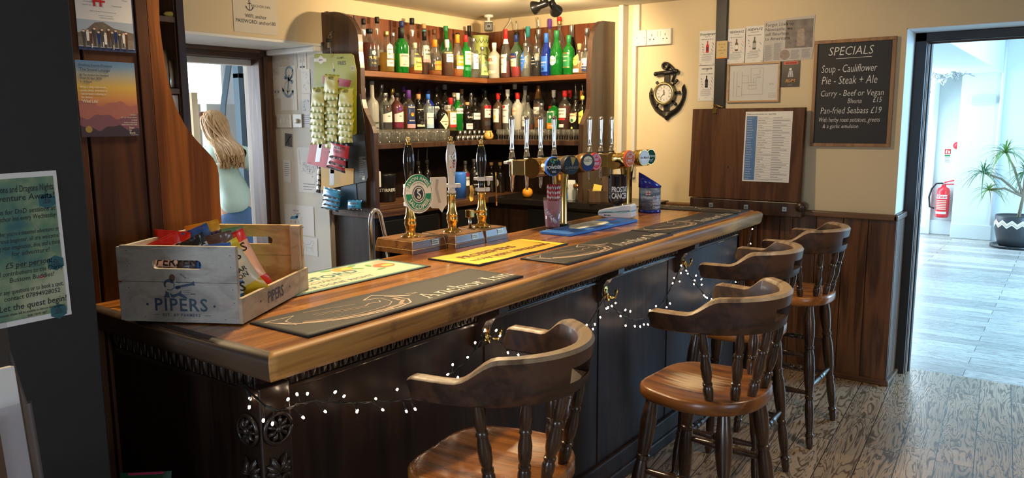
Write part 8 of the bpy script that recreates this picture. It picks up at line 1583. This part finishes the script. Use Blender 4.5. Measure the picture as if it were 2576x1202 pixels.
for k, (px, h_) in enumerate(((412, .15), (425, .11))):
    y = onx(px, 200, XU-.06).y; o = MB(Matrix.Translation((XU-.06, y, z1_+.0006))).lathe([(.028, 0), (.030, .004), (.030, h_), (.027, h_), (.027, .01), (0, .01)], M_steel, 20).build('steel_tumbler', None, (XU-.06, y, z1_)); tag(o, ('tall steel tumbler on the narrow shelf unit', 'shorter steel tumbler on the narrow shelf unit')[k], 'tumbler')
y = onx(436, 240, XU+.0).y; o = MB(Matrix.Translation((XU-.02, y, z1_-.022-.14)) @ rotz(.1)).box(-.004, .004, -.035, .03, .0, .135, M_paper, .001).build('menu_card', None, (XU-.02, y, z1_-.16)); o['kind'] = 'thing'; tag(o, 'white menu card clipped under the shelf edge of the narrow unit', 'card')
o = MB().tube([(XU-.1, y1-.18+.05*math.cos(a), z2_+.055+.05*math.sin(a)) for a in [PI*k/12 for k in range(13)]], .008, M_blk, 8).lathe([(.028, 0), (.03, .02), (.026, .05), (0, .052)], M_blk, 16, Matrix.Translation((XU-.1, y1-.13, z2_+.0006))).lathe([(.028, 0), (.03, .02), (.026, .05), (0, .052)], M_blk, 16, Matrix.Translation((XU-.1, y1-.23, z2_+.0006))).build('headphones', None, (XU-.1, y1-.18, z2_)); tag(o, 'black headphones lying on the top shelf of the narrow unit', 'headphones')
yl = onx(430, 40, XU-.03).y; o = MB(Matrix.Translation((XU-.03, yl, z2_+.0006)) @ rotz(1.2)).loft([[(x, .011*r_*math.cos(q), .011+.011*r_*math.sin(q)) for q in [2*PI*j/12 for j in range(12)]] for x, r_ in ((-.026, .2), (-.018, .8), (0, 1), (.018, .8), (.026, .2))], K['yellow']).build('trinket', None, (XU-.03, yl, z2_)); tag(o, 'small yellow trinket at the shelf edge of the narrow unit', 'trinket')

# leaflet holder by the pillar, leaflet and low ledge
ld = MB().box(-1.80, -1.43, .20, .58, .84, .87, M_endp, .004).box(-1.80, -1.77, .3, .5, .70, .84, M_endp, .004).build('wall_ledge', None, (-1.6, .5, .84)); tag(ld, 'dark wooden ledge fixed to the black pillar under the leaflet holder', 'ledge')
HX = -1.50; t = thing('leaflet_holder', 'clear smoky plastic leaflet holder full of white leaflets by the black pillar', 'leaflet holder', (HX, .5, .871)); M_acr = G('smoky_acrylic', (0.90, 0.90, 0.93), .05); M_acs = G('smoky_acrylic_side', (0.5, 0.5, 0.56), .05, milk=.12)
pA, pB = onx(85, 1030, HX), onx(118, 1202, HX); lean = Matrix.Translation((HX, 0, .871)) @ Matrix.Rotation(math.radians(-8), 4, 'Y') @ Matrix.Translation((-HX, 0, -.871))
b = MB(lean); y1_ = pB.y+.0; b.box(HX-.004, HX, .34, y1_, .871, pA.z+.01, M_acr, .001); b.box(HX-.06, HX-.056, .34, y1_, .871, pA.z+.16, M_acr, .001); b.prism([(HX-.058, .871), (HX-.002, .871), (HX-.002, pA.z+.005), (HX-.02, pA.z+.002), (HX-.058, pA.z+.1)], .003, M_acs, Matrix(((1, 0, 0, 0), (0, 0, 1, y1_-.003), (0, 1, 0, 0), (0, 0, 0, 1)))); b.box(HX-.06, HX, .34, y1_, .871, .875, M_acr, .001); b.build('holder', t)
pt = onx(62, 920, HX-.03); b = MB(lean); b.box(HX-.052, HX-.03, .345, pt.y-.002, .876, pt.z, M_paper, .001); lf = tag(b.build('leaflet_stack', None, (HX, .45, .871)), 'stack of white leaflets standing in the smoky holder', 'leaflet stack')
b = MB(lean); b.box(HX-.028, HX-.024, .345, onx(12, 1100, HX-.03).y, .876, onx(20, 1060, HX).z, P('brochure_dark', (0.16, 0.07, 0.03), .4, noise=.9, nscale=30), .0005); tag(b.build('food_brochure', None, (HX, .4, .871)), 'brochure with a dark orange food picture in front of the white leaflets', 'brochure')
o = MB().box(-2.12, -1.70, .85, 1.06, 0, .54, M_black, .006).build('low_box', None, (-1.9, .95, 0)); tag(o, 'low black box between the pillar and the bar end', 'box')
q = ony(372, 1188, .95); Mg = frame((q.x-.07, q.y-.06, .5415), (.75, .66, 0), (-.25, .28, 1)); b = MB(Mg); b.box(0, .13, 0, .165, 0, .002, P('leaflet_dark_green', (0.012, 0.06, 0.025), .4), .0004); b.rect(.02, .11, .158, .164, P('leaflet_pink', (0.45, 0.03, 0.10), .4), None, .0024)
for k, st in enumerate(('MILL', 'ISLAND', 'FUDGE')): b.text(st, .055, .135-.02*k, .019, K['cream'], None, .0026, bold=.01)
tag(b.build('green_leaflet', None, (q.x, q.y, .54)), 'dark green leaflet with pink edge leaning on the low box at the bar end', 'leaflet')

# ------------------------------------------------------------------ bright room: extinguisher, signs, lamp, garland, plant
YW = 12.18
q = ony(2372, 500, YW-.1); zb_, zt_ = ony(2368, 546, YW-.1).z, ony(2375, 470, YW-.1).z; r_ = .5*(ony(2388, 500, YW-.1).x-ony(2354, 500, YW-.1).x); X_ = q.x; t = thing('fire_extinguisher', 'red water fire extinguisher hung on the wall of the bright room', 'fire extinguisher', (X_, YW-.1, zb_)); T = Matrix.Translation((X_, YW-.02-r_, 0)); M_fr_ = P('extinguisher_red', (0.72, 0.02, 0.03), .25, coat=.3)
b = MB(); b.lathe([(r_*.9, zb_), (r_, zb_+.02), (r_, zt_-.06), (r_*.85, zt_-.02), (r_*.4, zt_), (r_*.3, zt_+.03), (0, zt_+.03)], M_fr_, 28, T); FA = math.radians(-98)
for z0, z1, m_ in ((.62, .75, K['white']), (.12, .2, K['white'])): b.add([((r_+.001)*math.cos(FA+a), (r_+.001)*math.sin(FA+a), lerp(zb_, zt_, z)) for a in [-.9+1.8*i/8 for i in range(9)] for z in (z0, z1)], [(2*i, 2*i+2, 2*i+3, 2*i+1) for i in range(8)], m_, True, T)
v, f = text2d('Water', .055, 'CENTER', .02); b.add([((r_+.002)*math.cos(FA+x/r_), (r_+.002)*math.sin(FA+x/r_), lerp(zb_, zt_, .65)+y) for x, y in v], f, K['red'], False, T)
for k in range(6): b.add([((r_+.0015)*math.cos(FA+a), (r_+.0015)*math.sin(FA+a), lerp(zb_, zt_, .27+.055*k)+dz) for a in [-.8+1.6*i/8 for i in range(9)] for dz in (0, .012)], [(2*i, 2*i+2, 2*i+3, 2*i+1) for i in range(8)], K['peach'], True, T)
b.build('cylinder', t); b = MB(T); b.tube([(0, 0, zt_+.02), (0, 0, zt_+.06)], .014, M_steel, 10); b.tube([(0, 0, zt_+.06), (.1, -.01, zt_+.09), (.17, -.01, zt_+.10)], .009, M_fr_, 8); b.tube([(0, 0, zt_+.035), (.15, -.01, zt_+.045)], .008, M_fr_, 8); b.build('lever', t)
b = MB(T); b.tube([(-.01, -.02, zt_+.05), (-.09, -.03, zt_+.045), (-r_-.06, -.03, zt_-.03), (-r_-.085, -.03, zt_-.14), (-r_-.07, -.03, zt_-.28), (-r_-.01, -.03, zb_+.12)], .013, M_blk, 10); b.build('hose', t)
s = Sheet('y', YW+.018, (2376, 374), (2391, 410), K['white']); s.R(.06, .94, .62, .98, K['red']); s.F([(.2, .68), (.42, .68), (.42, .92), (.3, .92), (.2, .84)], K['white'], .001).F([(.56, .68), (.82, .68), (.82, .9), (.7, .82), (.56, .9)], K['white'], .001); s.R(.1, .9, .46, .58, K['green'])
for k in range(4): s.R(.12, .88, .05+.1*k, .10+.1*k, K['grey'])
s.done('fire_sign', 'small red and white fire sign above the extinguisher', 'sign')
q = ony(2402, 366, YW); b = MB(); b.lathe([(.05, 0), (.05, .03), (.03, .05), (0, .055)], M_fr_, 20, frame((q.x+.03, 12.199, q.z), (1, 0, 0), (0, 0, 1))); tag(b.build('fire_bell', None, (q.x, 12.19, q.z)), 'red fire bell partly hidden behind the pale pier', 'bell')
s = Sheet('y', YF, (2443, 241), (2505, 261), None); t = thing('emergency_light', 'white rectangular emergency light box on the pale pier', 'emergency light', s.o); b = MB(); b.box(0, s.W, 0, s.H, 0, .05, P('pale_housing', (0.7, 0.74, 0.74), .4), .01, s.M); b.build('housing', t); b = MB(); b.box(s.W*.05, s.W*.95, s.H*.12, s.H*.88, .05, .056, P('diffuser', (0.55, 0.62, 0.64), .3), .004, s.M); b.build('diffuser', t)
pa, pb = ony(2531, 120, YF-.02), ony(2512, 590, YF-.02); b = MB(); b.tube([(pa.x, YF-.022, 2.62), (pa.x, YF-.022, pa.z-.3), (pa.x, YF-.022, .21)], .022, M_white, 10); tag(b.build('white_pipe', None, (pa.x, YF-.02, .2)), 'white vertical pipe on the pale wall behind the plant', 'pipe')
rg = random.Random(9); b = MB(); M_twig = P('white_twig', (0.75, 0.75, 0.74), .6); path = [ony(x, y, 11.2) for x, y in ((2338, 165), (2352, 185), (2364, 200), (2380, 198), (2398, 186), (2418, 184), (2440, 188))]
b.tube(path, .006, M_twig, 6)
for k in range(60):
    i = rg.randrange(len(path)-1); p = path[i].lerp(path[i+1], rg.random()); b.tube([p, p+Vector((rg.uniform(-.09, .09), rg.uniform(-.05, .05), rg.uniform(-.09, .08)))], .0055, (M_twig, P('grey_twig', (0.3, 0.33, 0.33), .6))[k % 2], 5)
tag(b.build('twig_garland', None, path[0]), 'white twig garland hung under the boxed beam', 'garland')
# plant
PY = 11.45; base = onz(2552, 613, 0); PX_ = ony(2552, 600, PY).x; zr_ = ony(2552, 541, PY).z; t = thing('potted_plant', 'spiky-leaved house plant in a black and white zigzag pot', 'potted plant', (PX_, PY, 0)); T = Matrix.Translation((PX_, PY, 0)); R_ = .23
b = MB(); b.lathe([(R_*1.1, .001), (R_*1.15, .01), (R_*1.15, .035), (R_*1.05, .035), (R_*1.0, .012), (0, .012)], M_blk, 36, T); b.build('saucer', t)
b = MB(); b.lathe([(R_*.72, .02), (R_*.80, .05), (R_*.98, zr_*.55), (R_, zr_-.01), (R_*.97, zr_), (R_*.92, zr_-.02), (0, zr_-.05)], P('pot_charcoal', (0.035, 0.035, 0.038), .35), 40, T)
def zz(z0, amp, th, mat, nn=14): n_ = nn*2; vs = []; 
def zigzag(zc, amp, th, mat, nn=13):
    vs = []; fs = []
    for k in range(2*nn+1):
        a = 2*PI*k/(2*nn); z = zc+(amp if k % 2 else -amp)
        for dz in (-th, th): rr = lerp(R_*.99, R_*1.0, .5)+.004; vs.append((rr*math.cos(a), rr*math.sin(a), z+dz))
        if k: fs.append((2*k-2, 2*k, 2*k+1, 2*k-1))
    b.add(vs, fs, mat, False, T)
zigzag(zr_*.80, .022, .012, K['white']); zigzag(zr_*.70, .022, .009, K['white']); zigzag(zr_*.75, .022, .006, K['peach']); b.build('pot', t)
heads = [(ony(2530, 383, PY), 52, .42), (ony(2474, 435, PY-.05), 60, .42), (ony(2488, 478, PY-.12), 46, .30), (ony(2580, 430, PY), 36, .4)]; M_brk = P('plant_bark', (0.24, 0.18, 0.12), .8, noise=.3, nscale=40)
b = MB(); st_ = Vector((PX_+.02, PY, zr_-.06)); fork = Vector((PX_+.05, PY, lerp(zr_, heads[1][0].z, .45)))
for h_, _, _ in heads: b.tube([st_, fork, fork.lerp(h_, .55)+Vector((0, 0, .06)), h_], [.022, .017, .013, .010], M_brk, 8)
b.build('stems', t)
for hi_, (h_, n_, L) in enumerate(heads):
    b = MB(); rq = random.Random(hi_); M_lf = P('plant_leaf_%d' % (hi_ % 2), ((0.16, 0.30, 0.06), (0.10, 0.21, 0.09))[hi_ % 2], .4); M_dry = P('plant_leaf_dry', (0.45, 0.28, 0.06), .6)
    for k in range(n_):
        a = rq.uniform(0, 2*PI); el = rq.uniform(-.2, 1.35); ln = L*rq.uniform(.6, 1.05); wv_ = rq.uniform(.006, .010); d = Vector((math.cos(a)*math.cos(el), math.sin(a)*math.cos(el), math.sin(el))); side = Vector((-math.sin(a), math.cos(a), 0)); vs = []; fs = []
        for j in range(9):
            tt = j/8; p = h_+d*ln*tt+Vector((0, 0, -ln*.85*tt*tt*(1.0-.25*max(0, el)))); ww = wv_*(1-tt)**.6*(1 if tt > .05 else .7); vs += [p-side*ww, p+Vector((0, 0, -ww*.5)), p+side*ww]
            if j: c = 3*j; fs += [(c-3, c, c+1, c-2), (c-2, c+1, c+2, c-1)]
        b.add(vs, fs, M_dry if (hi_ == 2 and k % 7 == 0) else M_lf, True)
    b.build('leaf_cluster', t)

# ------------------------------------------------------------------ kitchen fittings and the woman
M_kdark = P('kitchen_dark_blue_wood', (0.07, 0.11, 0.14), .5); M_kpine = P('kitchen_pine', (0.55, 0.42, 0.26), .6)
kx0 = -7.2
pa, pb = onx(579, 140, kx0), onx(562, 262, kx0); b = MB(); b.tube([(kx0, pa.y, 2.5), pa, pb, (kx0, pb.y-.03, pb.z-.25)], .035, M_kdark, 4, None, True, False); tag(b.build('slanted_beam', None, pb), 'dark slanted timber brace in the kitchen', 'timber')
pa, pb = onx(590, 140, -6.9), onx(640, 378, -6.9); o = thing('kitchen_window_frame', 'dark blue-grey window frame on the kitchen wall beyond the woman', 'window frame', pa); b = MB(); b.box(-6.95, -6.86, pa.y, pa.y+.06, .9, 2.49, M_kdark, .004); b.box(-6.95, -6.86, pa.y, pb.y+.3, onx(615, 185, -6.9).z-.05, onx(615, 185, -6.9).z, M_kdark, .004); b.build('frame', o); zf = onx(615, 185, -6.9).z
for k in range(3): b = MB(); b.box(-6.94+.02*k, -6.88+.02*k, pa.y+.08+.06*k, pa.y+.12+.06*k, 1.25, zf-.05, M_kdark, .003); b.build('sash_bar', o)
b = MB(); b.box(-6.95, -6.85, pa.y, pb.y+.3, 1.2, 1.25, M_kdark, .004); b.build('sill', o)
q = onx(540, 300, -7.4); b = MB(); b.box(-7.6, -7.35, q.y-.12, q.y+.22, 1.0, q.z+.16, P('kitchen_cabinet', (0.66, 0.64, 0.58), .5), .006); tag(b.build('white_cupboard', None, q), 'pale kitchen cupboard behind the woman', 'cupboard')
q = onx(484, 262, -7.5); b = MB(); b.box(-7.5, -7.46, q.y-.03, q.y+.04, 1.0, q.z+.12, M_kpine, .003); tag(b.build('pine_board', None, q), 'upright pine board by the kitchen window', 'board')
q = onx(640, 470, -5.75); o = thing('kitchen_worktop', 'black kitchen worktop with drawers at the right of the woman', 'worktop', (-5.8, q.y+.3, 0)); b = MB(); b.box(-6.5, -5.5, q.y+.06, q.y+.8, .88, .92, M_blk, .003); b.build('top', o); b = MB(); b.box(-6.48, -5.52, q.y+.08, q.y+.8, 0, .88, P('kitchen_unit', (0.45, 0.46, 0.46), .5)); b.build('unit', o); b = MB(); b.box(-6.2, -5.7, q.y+.10, q.y+.5, .925, 1.0, M_kpine, .004); tag(b.build('wooden_tray', None, q), 'wooden tray on the black kitchen worktop', 'tray')

PX0 = onx(600, 545, -5.4); wr = Vector((RT.x, RT.y, 0)).normalized(); wf = Vector((-wr.y, wr.x, 0)); woman = thing('person', 'person with long fair hair in a mint green jumper and jeans, back turned', 'person', (PX0.x, PX0.y, 0)); WS = 1.14; WM = Matrix(((wr.x*WS, wf.x*WS, 0, PX0.x), (wr.y*WS, wf.y*WS, 0, PX0.y), (0, 0, 1, 0), (0, 0, 0, 1)))
def skin(name, verts, edges, mat, root=0, sub=2, noise=0):
    me = bpy.data.meshes.new(name); me.from_pydata([WM.to_3x3() @ Vector(v[:3]) for v in verts], edges, []); me.materials.append(mat); o = bpy.data.objects.new(name, me); COL.objects.link(o); o.parent = woman
    md = o.modifiers.new('skin', 'SKIN'); md.use_smooth_shade = True
    for i, v in enumerate(verts): sv = me.skin_vertices[0].data[i]; sv.radius = (v[3], v[4] if len(v) > 4 else v[3]); sv.use_root = (i == root)
    s_ = o.modifiers.new('sub', 'SUBSURF'); s_.levels = sub; s_.render_levels = sub
    if noise: tx = bpy.data.textures.new(name, 'CLOUDS'); tx.noise_scale = .09; d_ = o.modifiers.new('folds', 'DISPLACE'); d_.texture = tx; d_.strength = noise; d_.mid_level = .5
    return o
M_skin = P('skin', (0.62, 0.36, 0.27), .5); M_jump = P('mint_jumper', (0.42, 0.53, 0.47), .85, noise=.06, nscale=60, bump=.2); M_jean = P('blue_denim', (0.06, 0.13, 0.27), .8, noise=.15, nscale=60); M_hair = P('fair_hair', (0.36, 0.205, 0.085), .5, noise=.35, nscale=30)
bv = [(0, 0, .93, .10, .08), (-.03, .0, 1.10, .11, .085), (-.08, .03, 1.28, .12, .085), (-.12, .07, 1.40, .08, .07), (-.145, .11, 1.47, .045), (-.17, .15, 1.53, .07), (-.20, .19, 1.60, .085), (-.215, .21, 1.65, .05),
      (.055, .06, 1.36, .05), (.13, .11, 1.14, .038), (.06, .32, 1.06, .027), (-.26, .09, 1.36, .05), (-.34, .2, 1.14, .038), (-.24, .4, 1.05, .027),
      (.085, 0, .86, .085), (.09, .02, .50, .055), (.09, -.02, .09, .036), (.09, .13, .035, .03), (-.085, 0, .86, .085), (-.10, .04, .50, .055), (-.10, 0, .09, .036), (-.10, .15, .035, .03),
      (.045, .37, 1.04, .03), (-.225, .45, 1.03, .03)]
be = [(0, 1), (1, 2), (2, 3), (3, 4), (4, 5), (5, 6), (6, 7), (3, 8), (8, 9), (9, 10), (3, 11), (11, 12), (12, 13), (0, 14), (14, 15), (15, 16), (16, 17), (0, 18), (18, 19), (19, 20), (20, 21), (10, 22), (13, 23)]
for hnd, (hx, hy, hz) in ((22, (.045, .37, 1.04)), (23, (-.225, .45, 1.03))):
    for k in range(5):
        a = len(bv); dx = (-.022, -.008, .006, .018, -.034)[k]; L_ = (.05, .056, .052, .042, .03)[k]; y0 = (.02, .022, .02, .016, -.005)[k]
        bv += [(hx+dx, hy+y0, hz, .010), (hx+dx*1.1, hy+y0+L_*.6, hz-.008, .0085), (hx+dx*1.1, hy+y0+L_, hz-.022, .007)]; be += [(hnd, a), (a, a+1), (a+1, a+2)]
skin('body', bv, be, M_skin)
jv = [(0, -.005, .885, .165, .125), (-.012, -.005, 1.02, .17, .125), (-.04, .0, 1.13, .15, .115), (-.085, .025, 1.28, .155, .11), (-.12, .06, 1.385, .10, .085), (-.14, .085, 1.43, .06, .06), (.075, .055, 1.35, .085), (.135, .09, 1.22, .07), (.16, .125, 1.11, .064), (.09, .27, 1.06, .042), (-.265, .09, 1.35, .075), (-.35, .2, 1.13, .058), (-.26, .37, 1.06, .042)]
je = [(0, 1), (1, 2), (2, 3), (3, 4), (4, 5), (4, 6), (6, 7), (7, 8), (8, 9), (4, 10), (10, 11), (11, 12)]
skin('jumper', jv, je, M_jump, 0, 2, .035)
nv = [(0, 0, 1.02, .12, .095), (0, -.01, .80, .15, .12), (.088, -.005, .74, .095), (.09, .02, .48, .072), (.09, -.01, .10, .06), (-.088, -.005, .74, .095), (-.10, .04, .48, .072), (-.10, .0, .10, .06)]
skin('jeans', nv, [(0, 1), (1, 2), (2, 3), (3, 4), (1, 5), (5, 6), (6, 7)], M_jean, 0, 2)
hb = MB(WM); rq = random.Random(5); hc = Vector((-.195, .175, 1.595))
for k in range(230):
    a = rq.uniform(0, 2*PI); el = rq.uniform(.25, 1.45); top_ = hc+Vector((.092*math.cos(a)*math.cos(el), .092*math.sin(a)*math.cos(el)-.01, .10*math.sin(el))); apex = hc+Vector((0, -.02, .108))
    fx = rq.uniform(-.095, .115); endz = rq.uniform(1.25, 1.36); pts = [apex.lerp(top_, .3), top_, Vector((lerp(top_.x, -.10+fx, .55), min(top_.y, .10)-.02, 1.50)), Vector((-.035+fx*.9, -.045+rq.uniform(-.03, .02), 1.42)), Vector((.01+fx*.8, -.105+rq.uniform(-.02, .02), endz))]
    fine_ = []
    for i in range(len(pts)-1):
        p0_, p1_, p2_, p3_ = pts[max(i-1, 0)], pts[i], pts[i+1], pts[min(i+2, len(pts)-1)]
        for q_ in range(4): t_ = q_/4; fine_.append(.5*((2*p1_)+(p2_-p0_)*t_+(2*p0_-5*p1_+4*p2_-p3_)*t_*t_+(3*p1_-p0_-3*p2_+p3_)*t_**3))
    fine_.append(pts[-1]); n_ = len(fine_); hb.tube(fine_, [.0085*(1-.75*(i/n_)**2)+.0015 for i in range(n_)], M_hair, 5)
hb.lathe([(0, -.10), (.06, -.09), (.092, -.03), (.096, .02), (.075, .075), (.035, .102), (0, .107)], M_hair, 18, Matrix.Translation(hc)); o = hb.build('hair', woman); o['kind'] = 'thing'
hs = MB(WM); hs.lathe([(.012, -.02), (.03, -.015), (.036, 0), (.03, .015), (.012, .02)], P('scrunchie_brown', (0.14, 0.06, 0.035), .8), 16, Matrix.Translation(hc+Vector((-.075, -.01, .085)))); hs.build('hair_clip', woman)
